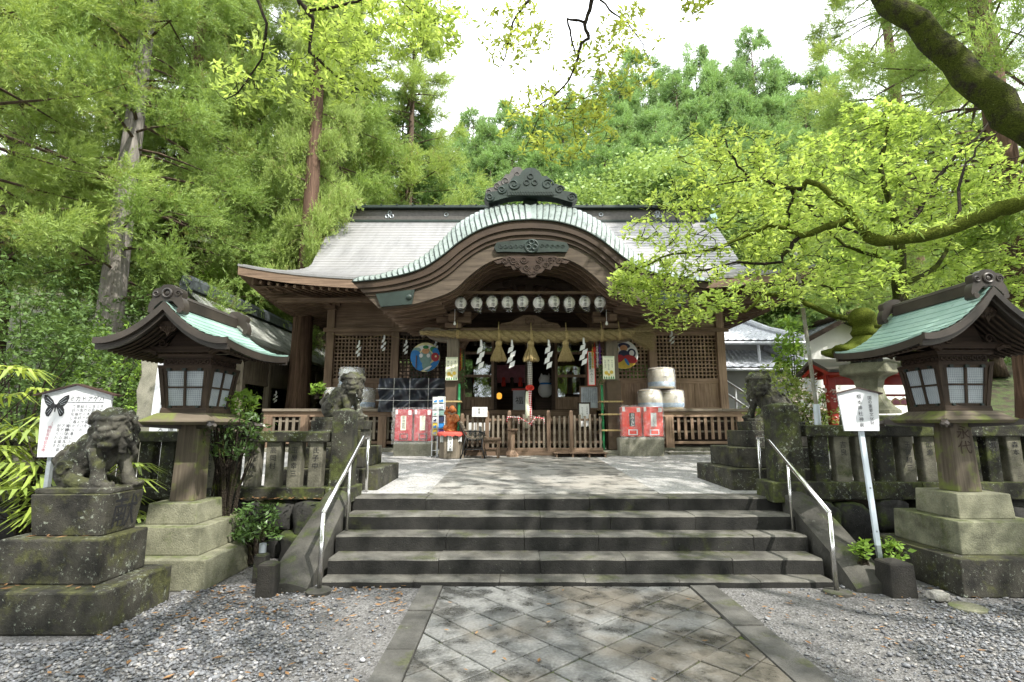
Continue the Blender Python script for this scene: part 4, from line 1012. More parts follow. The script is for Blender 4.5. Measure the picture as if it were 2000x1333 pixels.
# front steps of the hall and door sill
m = MB(); m.bb(-1.62, 2.44, 14.95, 15.7, 1.86, 2.03); m.bb(-1.55, 2.4, 14.5, 14.949, 1.62, 1.72); m.bb(-1.55, 2.4, 14.1, 14.499, 1.36, 1.44); m.bb(-1.55, 2.4, 14.93, 14.949, 1.0, 1.85); part(m, 'porch_steps', M['woodx'], bevel=.006)
# doors: sliding glazed panels, the middle open
def door(x0, x1, y, name='sliding_door'):
    m = MB(); w = .075
    m.bb(x0, x0 + w, y - .03, y + .03, 2.06, 4.55); m.bb(x1 - w, x1, y - .03, y + .03, 2.06, 4.55)
    for z0, z1 in ((2.06, 2.14), (2.34, 2.43), (3.02, 3.10), (3.72, 3.80), (4.47, 4.55)): m.bb(x0 + w, x1 - w, y - .025, y + .025, z0, z1)
    m.bb(x0 + w, x1 - w, y - .008, y + .008, 2.14, 2.34); p = part(m, name, M['woodz'])
    m = MB(); m.bb(x0 + w, x1 - w, y - .004, y + .004, 2.43, 4.47); part(m, 'glass', M['glass'], p)
door(-1.49, -.55, 15.44); door(1.30, 2.30, 15.44); door(-.60, -.50, 15.52, 'door_edge') if False else None
m = MB(); m.bb(.40, .52, 15.5, 15.6, 2.03, 5.0); m.bb(-1.5, 2.3, 15.42, 15.58, 4.56, 4.72); m.bb(-1.5, 2.3, 15.45, 15.55, 4.73, 5.2); m.bb(-.55, -.46, 15.47, 15.57, 2.03, 4.56); m.bb(1.2, 1.29, 15.47, 15.57, 2.03, 4.56); part(m, 'door_frame', M['darkx'])

# ---------------------------------------------------------------- main roof
YS = [13.3, 13.75, 14.3, 15.0, 15.8, 16.7, 17.6, 18.5, 19.1]
ZS = [5.47, 5.63, 5.90, 6.34, 6.92, 7.64, 8.38, 9.12, 9.55]
WS = [7.85, 7.45, 6.98, 6.64, 6.78, 6.96, 7.12, 7.25, 7.32]
def interp(x, xs, ys):
    for k in range(len(xs) - 1):
        if x <= xs[k + 1]: t = (x - xs[k]) / (xs[k + 1] - xs[k]); return ys[k] + (ys[k + 1] - ys[k]) * t
    return ys[-1]
def cr(x, xs, ys):                       # Catmull-Rom through the points
    n = len(xs)
    for k in range(n - 1):
        if x <= xs[k + 1] or k == n - 2:
            t = (x - xs[k]) / (xs[k + 1] - xs[k]); h = xs[k + 1] - xs[k]
            m0 = (ys[k + 1] - ys[max(k - 1, 0)]) / (xs[k + 1] - xs[max(k - 1, 0)]) * h; m1 = (ys[min(k + 2, n - 1)] - ys[k]) / (xs[min(k + 2, n - 1)] - xs[k]) * h
            return ys[k] * (2 * t ** 3 - 3 * t * t + 1) + m0 * (t ** 3 - 2 * t * t + t) + ys[k + 1] * (-2 * t ** 3 + 3 * t * t) + m1 * (t ** 3 - t * t)
def lift(d, y): return .43 * abs(d) ** 4 * max(0, 1 - (y - 13.3) / 1.7) ** 1.5
ny, nx = 60, 56
def main_surface(sgn=1):
    G = []
    for j in range(ny + 1):
        y = 13.3 + (19.1 - 13.3) * (((j + 1) // 2 * 2 - (.06 if j % 2 and j else 0)) / ny) ** 1.2 if j < ny else 19.1; w = cr(y, YS, WS); z = cr(y, YS, ZS) + (.022 if j % 2 == 0 and 0 < j < ny else 0); r = []
        for i in range(nx + 1):
            d = (i / nx * 2 - 1); d = math.copysign(abs(d) ** .85, d); r.append((AX + d * w, y if sgn > 0 else 38.2 - y, z + lift(d, y)))
        G.append(r)
    return G
GF = main_surface(); m = MB(); m.shell(GF, .06); RF = part(m, 'main_roof', M['shingle'], smooth=35)
m = MB(); m.shell([[(x + (AX - x) * .004, y + .02, z - .062) for x, y, z in r] for r in GF], .24); part(m, 'roof_edge', M['woodx'], RF, smooth=35)
m = MB(); m.shell(main_surface(-1), .3); part(m, 'rear_roof', M['shingle'], smooth=35)
for sg in (-1, 1):                         # hipped sides
    G = []
    for j in range(25):
        y = 13.3 + 11.6 * j / 24; yy = min(y, 38.2 - y)
        if yy < 15.0: wi = cr(yy, YS, WS); zi = cr(yy, YS, ZS) + lift(1, yy)
        else: wi = 6.60; zi = 6.36
        k = max(0, 1 - (yy - 13.3) / 3.2); zo = 5.5 + .40 * k ** 1.6
        if yy < 15: wi = min(wi, 7.85)
        G.append([(AX + sg * (7.85 + (wi - 7.85) * q / 6), y, zo + (zi - zo) * (q / 6) ** 1.25) for q in range(7)])
    m = MB(); m.shell(G, .06); part(m, 'hip_roof', M['shingle'], smooth=35)
    m = MB(); m.shell([[(x - sg * .02, y, z - .062) for x, y, z in r] for r in G], .24); part(m, 'roof_edge', M['woody'], smooth=35)
    m = MB(); m.add([(AX + sg * 6.58, 15, 6.2), (AX + sg * 6.58, 23, 6.2), (AX + sg * 6.9, 19.1, 9.4)], [(0, 1, 2)]); part(m, 'gable', M['darky'])
# soffit and rafters of the main eave
m = MB(); m.add([(AX - 7.6, 13.5, 5.33), (AX + 7.6, 13.5, 5.33), (AX + 6.2, 15.4, 5.62), (AX - 6.2, 15.4, 5.62)], [(0, 1, 2, 3)])
for sg in (-1, 1): m.add([(AX + sg * 7.6, 13.5, 5.33), (AX + sg * 7.6, 24.5, 5.33), (AX + sg * 6, 22, 5.62), (AX + sg * 6.2, 15.4, 5.62)], [(0, 1, 2, 3)])
SO = part(m, 'soffit', M['woody'])
m = MB(); x = AX - 7.5; half_ = 0
while x < AX + 7.5:
    if x > AX and not half_: half_ = 1; part(m, 'rafters', M['woody'], SO); m = MB()
    if abs(x - AX) > 2.5:
        ye = 15.36 if abs(x - AX) < 6.1 else 13.5 + (7.6 - abs(x - AX)) / 1.4 * 1.85
        lz = .36 * (abs(x - AX) / 7.85) ** 6
        if ye > 13.65: m.bar((x, 13.42, 5.20 + lz), (x, ye, 5.20 + lz * .3 + (ye - 13.42) * .17), .07, .085)
    x += .235
part(m, 'rafters', M['woody'], SO)
for sg in (-1, 1):
    m = MB(); y = 14.0
    while y < 24:
        xi = 6.05 if y > 15.4 else 7.6 - (y - 13.5) / 1.9 * 1.5
        m.bar((AX + sg * 7.62, y, 5.22 + .3 * max(0, 1 - (y - 13.3) / 2.6) ** 2), (AX + sg * xi, y, 5.22 + (7.62 - xi) * .22), .07, .085); y += .26
    m.bar((AX + sg * 7.55, 13.55, 5.48), (AX + sg * 6.0, 15.5, 5.46), .13, .2)
    part(m, 'rafters', M['woodx'], SO)
for xa, xb in ((-7.2, -2.6), (2.6, 7.2)): m = MB(); m.bb(AX + xa, AX + xb, 14.3, 14.42, 5.08, 5.2); part(m, 'eave_beam', M['woodx'], SO)
# ridge with its crests
m = MB(); m.bb(AX - 7.35, AX + 7.35, 18.72, 19.5, 9.32, 9.46); m.bb(AX - 7.3, AX + 7.3, 18.80, 19.42, 9.4605, 9.86); RG = part(m, 'main_ridge', M['ridge'], bevel=.02)
m = MB(); m.bb(AX - 7.36, AX + 7.36, 18.68, 18.715, 9.30, 9.40); m.bb(AX - 7.6, AX + 7.6, 18.62, 19.6, 9.8605, 9.97)
for k in range(-12, 13): m.box((AX + k * .61, 19.1, 9.975), (.05, 1.02, .05))
part(m, 'ridge_trim', M['copper_dk'], RG, bevel=.012)
m = MB()
def rings(m, c, s):
    for a, b in ((0, .11), (-.075, -.02), (.075, -.02)): m.ring((c[0] + a * s, c[1], c[2] + b * s), .058 * s, .022 * s, 'y', 14, 6)
for x in (-5.2, 5.2): rings(m, (AX + x, 18.79, 9.60), 1.15)
for x in (-3.0, 3.0): m.ring((AX + x, 18.79, 9.65), .07, .02, 'y', 14, 6)
part(m, 'ridge_crest', M['grey'], RG)
for sg in (-1, 1):
    m = MB()
    for k in range(3): m.tube([(AX + sg * 7.2, 18.55 - k * .14, 9.65 - k * .22), (AX + sg * 7.2, 18.8 - k * .05, 9.65 - k * .22)], .15 - .01 * k, 12)
    m.bb(AX + sg * 7.2 - .1, AX + sg * 7.2 + .1, 18.6, 19.3, 9.1, 9.85); part(m, 'ridge_end', M['copper'], RG, smooth=35)

# ---------------------------------------------------------------- arched porch roof (karahafu)
YF = 11.2
def prof_px(pts, y):
    q = [P(u, v, y) for u, v in pts]; return [(max(0, AX - p.x) if k < len(q) - 1 else 0, p.z) for k, p in enumerate(q)][::-1]
KE = prof_px([(688, 552), (740, 547), (790, 537), (830, 523), (865, 500), (900, 472), (940, 449), (990, 434), (1040, 430)], YF)
KI = prof_px([(738, 601), (790, 596), (840, 583), (885, 565), (915, 538), (938, 520), (965, 506), (1000, 499), (1040, 497)], YF)
HB = [(0, .66), (1.0, .70), (1.7, .70), (2.3, .50), (3.0, .26), (3.6, .14), (4.2, .10)]
ke = lambda d: cr(abs(d), [a for a, _ in KE], [b for _, b in KE])
ki = lambda d: cr(abs(d), [a for a, _ in KI], [b for _, b in KI])
DE, DI = KE[-1][0], KI[-1][0]
hb = lambda d: interp(abs(d), [a for a, _ in HB], [b for _, b in HB])
m = MB()
for sg in (-1, 1):
    nc = 34; pts = []
    for k in range(69): pts.append((DE * k / 68, ke(DE * k / 68)))
    acc = [0]
    for a, b in zip(pts, pts[1:]): acc.append(acc[-1] + math.dist(a, b))
    def at(s):
        s = min(max(s, 0), acc[-1] - 1e-6)
        for k in range(68):
            if s <= acc[k + 1]: t = (s - acc[k]) / (acc[k + 1] - acc[k]); return pts[k][0] + (pts[k + 1][0] - pts[k][0]) * t, pts[k][1] + (pts[k + 1][1] - pts[k][1]) * t
    yy = [0, .03, .10, .2, .32, .45, .6, .8, 1.2, 2, 3, 4.8]
    for c in range(nc):
        rows_ = []
        for q in range(6):
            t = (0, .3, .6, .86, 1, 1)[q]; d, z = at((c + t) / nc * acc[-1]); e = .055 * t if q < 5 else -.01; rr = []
            for y in yy:
                w = min(1, (d / DE) ** 2); rl = hb(d) * (1 - (1 - min(1, y / .75)) ** 2.0); bend = (-1) * .0
                rr.append((AX + sg * (d + .10 * math.sin(min(1, y / .75) * math.pi) * (d < DE * .97) * min(1, d / .6)), YF + y, z + rl + e * (1 if y > 0 else .8) + y * .27 * w - (.02 * max(0, y - .8))))
            rows_.append(rr)
        m.grid(rows_[:4]); m.grid(rows_[3:], 1)  # dark strip at each course end paints in the shadow of the gap
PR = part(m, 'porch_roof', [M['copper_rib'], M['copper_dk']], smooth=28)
def band(m, fu, fl, y0, y1):               # strip between two curves, as one board
    n = 60; top = []; bot = []
    for k in range(-n, n + 1):
        s = k / n; a = (AX + s * DE, ke(s * DE)); b = (AX + s * DI, ki(s * DI))
        top.append((a[0] + (b[0] - a[0]) * fu, a[1] + (b[1] - a[1]) * fu)); bot.append((a[0] + (b[0] - a[0]) * fl, a[1] + (b[1] - a[1]) * fl))
    for k in range(2 * n):
        q = [top[k], bot[k], bot[k + 1], top[k + 1]]
        m.add([(x, y0, z) for x, z in q], [(0, 1, 2, 3)]); m.add([(x, y1, z) for x, z in q], [(3, 2, 1, 0)])
        m.add([(q[1][0], y0, q[1][1]), (q[1][0], y1, q[1][1]), (q[2][0], y1, q[2][1]), (q[2][0], y0, q[2][1])], [(0, 1, 2, 3)]); m.add([(q[0][0], y0, q[0][1]), (q[3][0], y0, q[3][1]), (q[3][0], y1, q[3][1]), (q[0][0], y1, q[0][1])], [(0, 1, 2, 3)])
    for q in ((top[0], bot[0]), (top[-1], bot[-1])): m.add([(q[0][0], y0, q[0][1]), (q[0][0], y1, q[0][1]), (q[1][0], y1, q[1][1]), (q[1][0], y0, q[1][1])], [(0, 1, 2, 3)])
M['barge'] = wood('smooth_brown_eave', (.036, .024, .016), (.072, .047, .030), 'x', .6, 12)
M['bargeg'] = wood('bleached_eave_board', (.04, .029, .020), (.135, .104, .074), 'x', .7, 14)
m = MB(); band(m, -.03, .0, YF - .03, YF + .1); part(m, 'copper_edge', M['copper_dk'], PR)
m = MB(); band(m, .0, .20, YF + .01, YF + .3); band(m, .20, .235, YF - .005, YF + .3); band(m, .235, .37, YF + .035, YF + .3); band(m, .37, .41, YF + .02, YF + .3); band(m, .41, .53, YF + .06, YF + .3); BG = part(m, 'eave_layers', M['barge'], PR)
m = MB(); band(m, .53, .94, YF + .10, YF + .24); band(m, .94, 1.0, YF + .085, YF + .24); part(m, 'barge_board', M['bargeg'], PR)
m = MB(); n = 48                                # curved ceiling
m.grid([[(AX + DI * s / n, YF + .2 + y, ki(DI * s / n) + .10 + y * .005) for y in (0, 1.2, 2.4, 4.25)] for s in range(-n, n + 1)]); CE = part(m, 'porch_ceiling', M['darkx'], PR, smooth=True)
m = MB()
for y in [.36 + .33 * k for k in range(12)]:
    pts = [(AX + DI * s / 40, YF + y, ki(DI * s / 40) + .045 + y * .005) for s in range(-40, 41)]
    for a, b in zip(pts, pts[1:]): m.bar(a, b, .075, .075, (0, 1, 0))
part(m, 'porch_rafters', M['woodx'], CE)
for sg in (-1, 1):                             # low side eaves of the porch: rafters stepping down to the pillars
    m = MB()
    for k in range(6):
        y = YF + .5 + k * .42
        m.bar((AX + sg * DI * 1.0, y, ki(DI) + .0), (AX + sg * 2.1, y, ki(2.1) - .05), .07, .09)
    part(m, 'porch_side_rafters', M['woodx'], CE)
for sg in (-1, 1):                               # patinated plates on the ends of the barge board
    m = MB(); x = lambda d: AX + sg * d
    m.prism([(x(DI - .05), ki(DI) + .03), (x(DI - .75), ki(DI - .75) + .0), (x(DI - .80), ki(DI - .75) + .34), (x(DI + .08), ki(DI) + .33)], YF + .05, YF + .084); m.ball((x(DI - .68), YF + .05, ki(DI - .7) + .17), (.07, .04, .07), 12, 8); part(m, 'end_plate', M['copper_dk'], PR, smooth=30)
m = MB(); c0 = P(1037, 483, YF)                    # crest plaque
pl = [(-.86, .0), (-.80, .12), (-.6, .15), (0, .19), (.6, .15), (.80, .12), (.86, .0), (.80, -.11), (.6, -.10), (0, -.12), (-.6, -.10), (-.80, -.11)]
m.prism([(AX + a, c0.z + b) for a, b in pl], YF + .02, YF + .098)
for k in range(-6, 7):
    if abs(k) > 1: m.spiral((AX + k * .118, YF + .018, c0.z + .02 + .012 * (abs(k) < 4)), .05, 1.5, .012, 1 if k > 0 else -1)
m.ring((AX, YF + .015, c0.z + .03), .15, .02, 'y', 24, 6); rings(m, (AX, YF + .012, c0.z + .015), .95); part(m, 'crest_plaque', M['copper_dk'], PR)
m = MB(); g0 = P(1037, 515, YF)                     # carved cloud pendant
half = [(0, .17), (.3, .19), (.55, .18), (.68, .10), (.86, .05), (.78, -.01), (.66, .02), (.60, -.07), (.48, -.05), (.42, -.15), (.30, -.12), (.22, -.22), (.12, -.24), (.07, -.31), (0, -.33)]
m.prism([(AX + a, g0.z + b) for a, b in half] + [(AX - a, g0.z + b) for a, b in half[-2:0:-1]], YF + .0, YF + .08)
for sg in (1, -1):
    for a, b, r in ((.18, .08, .09), (.42, .06, .09), (.62, .06, .07), (.12, -.1, .08), (.32, -.04, .07), (.5, .12, .05), (.05, -.22, .05)): m.spiral((AX + sg * a, YF - .004, g0.z + b), r, 1.8, .018, sg)
part(m, 'cloud_pendant', M['darkx'], PR, smooth=30)
def top_ornament(c, w, h, d, mat, name): m = MB(); crest(m, c, w, h, d); return part(m, name, mat, PR, smooth=30)
t0 = P(1037, 400, 11.75); top_ornament((AX, 11.55, t0.z + .0), 2.24, .86, .3, M['copper_dk'], 'ridge_ornament')
m = MB(); m.bb(AX - .55, AX + .55, 11.53, 11.549, t0.z + .135, t0.z + .24)
for k in range(-8, 9): m.bar((AX + k * .062, 11.526, t0.z + .14), (AX + k * .062 + .06, 11.526, t0.z + .235), .012, .012); m.bar((AX + k * .062 + .06, 11.526, t0.z + .14), (AX + k * .062, 11.526, t0.z + .235), .012, .012)
part(m, 'ornament_grille', M['copper_dk'], PR)
t1 = P(1010, 386, 13.2); m = MB(); crest(m, (t1.x, 13.2, t1.z + .05), 1.75, .85, .25); part(m, 'ridge_ornament', M['ridge'], PR, smooth=30)
m = MB(); m.tube([(AX, 11.8, t0.z + .02), (AX, 16.2, t0.z + .1)], .2, 10); part(m, 'porch_ridge', M['copper_dk'], PR)

# ---------------------------------------------------------------- porch frame
PX = (-1.50, 2.54); PY = 13.0
for x in PX:
    m = MB(); m.bb(x - .15, x + .15, PY - .15, PY + .15, .98, 4.02); p = part(m, 'porch_pillar', M['greyz'], bevel=.02)
    m = MB(); s_ = 1 if x > 0 else 1
    m.bb(x - .165, x + .185, PY - .18, PY + .165, 1.0, 2.70); part(m, 'pillar_cladding', M['brownbox'], p, bevel=.01)
    m = MB(); m.frus((x, PY), .80, .90, .36, .36, .36, .36); m.frus((x, PY), .9005, .99, .30, .30, .24, .24); part(m, 'pillar_base', M['granite'], p, bevel=.02)
    for sg in (-1, 1):
        m = MB(); o = 1 if (x > 0) == (sg > 0) else 0
        m.box((x, PY, 4.10), (.42, .42, .14)); m.box((x, PY, 4.27), (.9, .2, .16)); m.box((x, PY, 4.27), (.2, .9, .16)); m.box((x - .36, PY, 4.42), (.2, .24, .13)); m.box((x, PY, 4.42), (.2, .24, .13)); m.box((x + .36, PY, 4.42), (.2, .24, .13))
        if sg > 0: part(m, 'bracket_set', M['woodx'], p, bevel=.012)
    sg = -1 if x < 0 else 1                        # scrolled beam nose
    m = MB(); ns = [(.14, -.02), (.40, .04), (.70, .05), (.86, -.03), (.90, -.12), (.80, -.20), (.72, -.14), (.62, -.22), (.42, -.30), (.14, -.34)]
    m.prism([(x + sg * a, 4.02 + b) for a, b in ns], PY - .11, PY + .11); m.spiral((x + sg * .58, PY - .115, 3.94), .11, 1.5, .02, sg); part(m, 'beam_nose', M['greyx'], p, smooth=30, bevel=.01)
    m = MB(); m.prismx([(12.72, 4.85), (11.9, 4.92), (11.62, 5.02), (11.62, 4.86), (12.0, 4.72), (12.72, 4.62)], x + (.10 if x > 0 else -.10) - .1, x + (.10 if x > 0 else -.10) + .1); part(m, 'projecting_beam', M['woody'], p)
m = MB(); n = 20                                  # rainbow tie beam with carved frog-leg strut
m.prism([(PX[0] + .15 + (PX[1] - PX[0] - .3) * k / n, 3.72 + .07 * math.sin(math.pi * k / n)) for k in range(n + 1)] + [(PX[1] - .15, 4.06), (PX[0] + .15, 4.06)], PY - .12, PY + .12); part(m, 'tie_beam', M['woodx'], bevel=.012)
m = MB(); half = [(0, .34), (.16, .33), (.3, .26), (.5, .16), (.72, .12), (.80, .04), (.78, 0), (0, 0)]
m.prism([(AX + a, 4.062 + b) for a, b in half] + [(AX - a, 4.062 + b) for a, b in half[-2:0:-1]], PY - .06, PY + .06)
m.ring((AX, PY - .065, 4.24), .11, .022, 'y', 18, 6); rings(m, (AX, PY - .068, 4.225), .7)
for sg in (1, -1): m.spiral((AX + sg * .36, PY - .065, 4.16), .09, 1.5, .016, sg); m.spiral((AX + sg * .58, PY - .065, 4.12), .06, 1.4, .012, sg)
part(m, 'frog_leg_strut', M['woodx'])
m = MB(); m.bb(PX[0] - .5, PX[1] + .5, PY - .1, PY + .1, 4.49, 4.70); part(m, 'upper_beam', M['darkx'], bevel=.01)
m = MB(); m.bb(-1.42, 2.40, 12.17, 12.23, 4.765, 4.83); m.bb(-1.36, 2.34, 12.18, 12.22, 4.20, 4.24) if False else None; part(m, 'lantern_rail', M['woodx'])
m = MB()                                          # gable framing inside the arch
m.bb(AX - .11, AX + .11, PY - .1, PY + .1, 4.7, 5.75); m.prism([(AX - 1.25, 4.95), (AX - 1.0, 5.2), (AX, 5.42), (AX + 1.0, 5.2), (AX + 1.25, 4.95), (AX + 1.05, 4.95), (AX + .8, 5.08), (AX, 5.24), (AX - .8, 5.08), (AX - 1.05, 4.95)], PY - .13, PY + .05)
for sg in (-1, 1):
    m.box((AX + sg * .95, PY - .02, 4.86), (.42, .26, .12)); m.box((AX + sg * .95, PY - .02, 4.76), (.26, .22, .1)); m.ring((AX + sg * .95, PY - .17, 4.86), .07, .018, 'y', 12, 5)
    m.spiral((AX + sg * .6, PY - .14, 5.22), .12, 1.6, .022, sg); m.bar((AX + sg * .15, PY - .05, 4.74), (AX + sg * .42, PY - .05, 5.2), .1, .12, (0, 1, 0))
part(m, 'gable_frame', M['darkx'], smooth=30)
m = MB()
for x in PX:
    sg = 1 if x < 0 else -1
    m.bb(x - .09, x + .09, PY + .15, 15.35, 3.78, 4.0)
    for k in range(6): m.bar((x + sg * .16, 12.9 + .0, 3.75 - .0) if k == 0 else (x + sg * .2, PY + .1 + k * .05, 3.6), (x + sg * .5, PY + .1, 3.98), .08, .08)
part(m, 'cross_beam', M['woody'])

# ---------------------------------------------------------------- things inside the open doorway
def on(name, mb, mat, label, cat, group=None, **k): return tag(mb.build(name, mat, None, **k), label, cat, group)
m = MB(); a = P(1002, 795, 16.4); b = P(1025, 763, 16.4); m.bb(a.x, b.x, 16.4, 16.6, 2.03, b.z); ob = on('offering_stand', m, M['white'], 'white stand marked with a large fortune character inside the doorway', 'stand')
KIDS.setdefault(ob.name, [])
m = MB(); column(m, '福', ((a.x + b.x) / 2, 16.394, b.z - .32), XX, ZZ, .26); m.build('lettering', M['ink'], ob)
m = MB(); m.bb(a.x - .04, b.x + .04, 16.36, 16.66, b.z + .002, b.z + .06); on('red_cloth', m, M['redbox'], 'red cloth lying over the white stand inside the doorway', 'cloth')
m = MB(); q = P(975, 774, 16.8); m.lathe((q.x, 16.8, q.z - .10), [(.03, 0), (.08, .03), (.09, .12), (.07, .18), (.02, .21)], 12); on('hanging_lamp', m, M['gold'], 'small glowing golden lamp hanging inside the doorway', 'lamp', smooth=40)
m = MB(); q = P(1065, 755, 16.6); m.ball((q.x, 16.6, q.z - .12), (.24, .16, .26), 14, 10); m.ball((q.x - .02, 16.55, q.z + .2), (.2, .16, .17), 14, 10)
for sg in (-1, 1): m.lathe((q.x + sg * .12, 16.55, q.z + .3), [(.06, 0), (.01, .12)], 8)
cat_ = on('cat_figurine', m, M['plaster'], 'plump white beckoning cat figurine seated inside the doorway', 'figurine', smooth=40)
m = MB(); m.ring((q.x, 16.57, q.z + .08), .17, .03, 'z', 18, 6); m.build('collar', M['blue'], cat_)
m = MB(); m.bb(q.x - .35, q.x + .4, 16.4, 16.9, 2.03, q.z - .37); on('low_table', m, M['darkx'], 'low dark table carrying the white cat figurine', 'table')
m = MB(); q = P(1000, 722, 18.5); m.bb(q.x - .75, q.x + .55, 18.48, 18.52, 3.1, 3.75); on('pink_curtain', m, M['pink'], 'pink curtain hanging deep inside the hall', 'curtain')
m = MB(); m.bb(q.x - .9, q.x + 1.3, 18.2, 18.6, 2.02, 2.95); on('altar_shelf', m, M['darkx'], 'dark wooden altar shelf below the pink curtain', 'altar', bevel=.02)
for k in range(4):
    m = MB(); x = q.x - .6 + k * .3; m.lathe((x, 18.3, 2.952), [(.07, 0), (.09, .1), (.05, .2), (.07, .3), (.03, .34)], 10); on('altar_vase', m, M['redbox'] if k % 2 else M['darkz'], 'small vase standing on the dark altar shelf', 'vase', 'vases on the altar shelf', smooth=40)
# ================================================================ THINGS ON AND BEFORE THE PORCH
def pbox(m, u0, u1, v0, v1, D, th, mi=0):       # block whose front face fills these photo pixels at depth D
    a, b = P(u0, (v0 + v1) / 2, D), P(u1, (v0 + v1) / 2, D); t, l = P((u0 + u1) / 2, v0, D).z, P((u0 + u1) / 2, v1, D).z
    m.bb(a.x, b.x, D, D + th, l, t, mi); return a.x, b.x, l, t
def sub(m, name, mat, par, **k): return m.build(name, mat, par, **k)
M['lpaper'] = plain('lantern_paper', (.84, .83, .79), .7, var=.06, bump=.05)
ORD = ['first', 'second', 'third', 'fourth', 'fifth', 'sixth', 'seventh', 'eighth', 'ninth', 'tenth']
# ---- row of paper lanterns
LU = [900, 931, 961, 991, 1021, 1052, 1082, 1112, 1142, 1172]
for k, u in enumerate(LU):
    c = P(u, 591 + random.uniform(-1.5, 1.5), 12.2); rz = random.uniform(-.5, .45)
    T = thing('paper_lantern', 'round white paper lantern bagged in plastic, %s from the left in the porch row' % ORD[k], 'lantern', (c.x, c.y, c.z - .15), 'paper lanterns hung across the porch')
    r_, h = .138, .15; prof = []
    for i in range(25):
        a = -1.22 + 2.44 * i / 24; prof.append((r_ * math.cos(a) * (1 + .018 * (-1) ** i), h * math.sin(a) / math.sin(1.22) * .93))
    m = MB(); m.lathe(c, prof, 24); sub(m, 'shade', M['lpaper'], T, smooth=35)
    m = MB(); m.lathe((c.x, c.y, c.z + .138), [(.055, 0), (.055, .02)], 14); m.lathe((c.x, c.y, c.z - .158), [(.055, 0), (.055, .02)], 14); m.tube([(c.x, c.y, c.z + .15), (c.x, c.y, 4.77)], .004, 4); sub(m, 'cap', M['black'], T)
    m = MB(); column(m, '御神燈', (0, 0, .084), XX, ZZ, .080, 1.05)
    out = []
    for x, y, z in m.v:
        x += rz * .1; yy_ = -math.sqrt(max(.0005, 1 - (x / r_) ** 2 - (z / .165) ** 2)) * (r_ + .006); out.append((c.x + x, c.y + yy_, c.z + z))
    m.v = out; sub(m, 'lettering', M['ink'], T)
    m = MB(); w = .165; q = random.uniform(-.05, .06)
    m.lathe(c, [(.02, .22), (.012, .19), (.09, .155), (.15, .07), (.16, -.02), (.14, -.12)], 14); n0 = len(m.v)
    m.add([(c.x - .13, c.y, c.z - .12), (c.x + .13, c.y - .03, c.z - .12), (c.x + .06 + q, c.y - .02, c.z - .26), (c.x - .04 + q, c.y, c.z - .24)], [(0, 1, 2, 3)])
    m.v = [(x + random.uniform(-.008, .008), y + random.uniform(-.008, .008), z) for x, y, z in m.v]; sub(m, 'plastic_bag', M['filmc'], T, smooth=True)
for u, lb in ((888, 'bare white light bulb hanging at the left porch pillar'), (1185, 'bare white light bulb hanging at the right porch pillar')):
    q = P(u, 632, 12.5); m = MB(); m.lathe((q.x, q.y, q.z), [(.005, -.05), (.03, -.035), (.035, -.01), (.02, .03), (.018, .05)], 12); m.tube([(q.x, q.y, q.z + .05), (q.x, q.y, q.z + .36)], .005, 4); tag(m.build('light_bulb', M['bulb'], None, smooth=40), lb, 'bulb')
# ---- straw rope, tassels and paper streamers
rx0, rx1, ry, rz_ = -2.32, 3.10, 12.74, 3.87
ROPE = thing('straw_rope', 'thick twisted straw rope hung across the porch pillars', 'rope', ((rx0 + rx1) / 2, ry, rz_ - .2))
def rope_c(t): return Vector((rx0 + (rx1 - rx0) * t, ry, rz_ - .05 * math.sin(math.pi * t) + .03 * math.cos(5 * t)))
def rope_r(t): return .138 * min(1, .36 + 1.6 * t) * (1 - .15 * max(0, (t - .75) / .25))
for s_ in range(3):
    m = MB(); n = 150; pts = []; rr = []
    for i in range(n + 1):
        t = i / n; a = 2 * math.pi * (t * 7.5 + s_ / 3); r = rope_r(t) * .52; p = rope_c(t); pts.append(p + Vector((0, r * math.cos(a), r * math.sin(a)))); rr.append(rope_r(t) * .62 * (1 + .05 * math.sin(i * 1.7)))
    m.tube(pts, rr, 10); sub(m, 'strand', M['straw'], ROPE, smooth=True)
m = MB()
for _ in range(900):
    t = random.uniform(.02, .97); a = random.uniform(0, 6.28); r = rope_r(t) * 1.06; p = rope_c(t) + Vector((0, r * math.cos(a), r * math.sin(a))); l = random.uniform(.05, .13)
    m.bar(p, p + Vector((l, math.cos(a) * l * .3 + random.uniform(-.03, .03), math.sin(a) * l * .3 + random.uniform(-.05, .03))), .004, .003)
sub(m, 'loose_straw', M['straw'], ROPE)
m = MB(); e = rope_c(1)
for _ in range(420):
    a = random.uniform(0, 6.28); k = math.sqrt(random.random()); l = random.uniform(.42, .62); b = e + Vector((-.12, .10 * k * math.cos(a), .11 * k * math.sin(a)))
    m.bar(b, b + Vector((l, .16 * k * math.cos(a), .27 * k * math.sin(a) - .08)), .008, .005)
sub(m, 'frayed_end', M['straw'], ROPE)
m = MB()
for u in (893, 974, 1037, 1105, 1174, 1208):
    x = P(u, 650, ry).x; t = (x - rx0) / (rx1 - rx0); p = rope_c(t); m.ring(p, rope_r(t) * 1.10, .022, 'x', 18, 6); m.ring(p + Vector((.03, 0, 0)), rope_r(t) * 1.10, .02, 'x', 18, 6); m.tube([p + Vector((0, -.1, .14)), p + Vector((0, .0, .36))], .014, 5)
sub(m, 'binding', M['strawz'], ROPE, smooth=True)
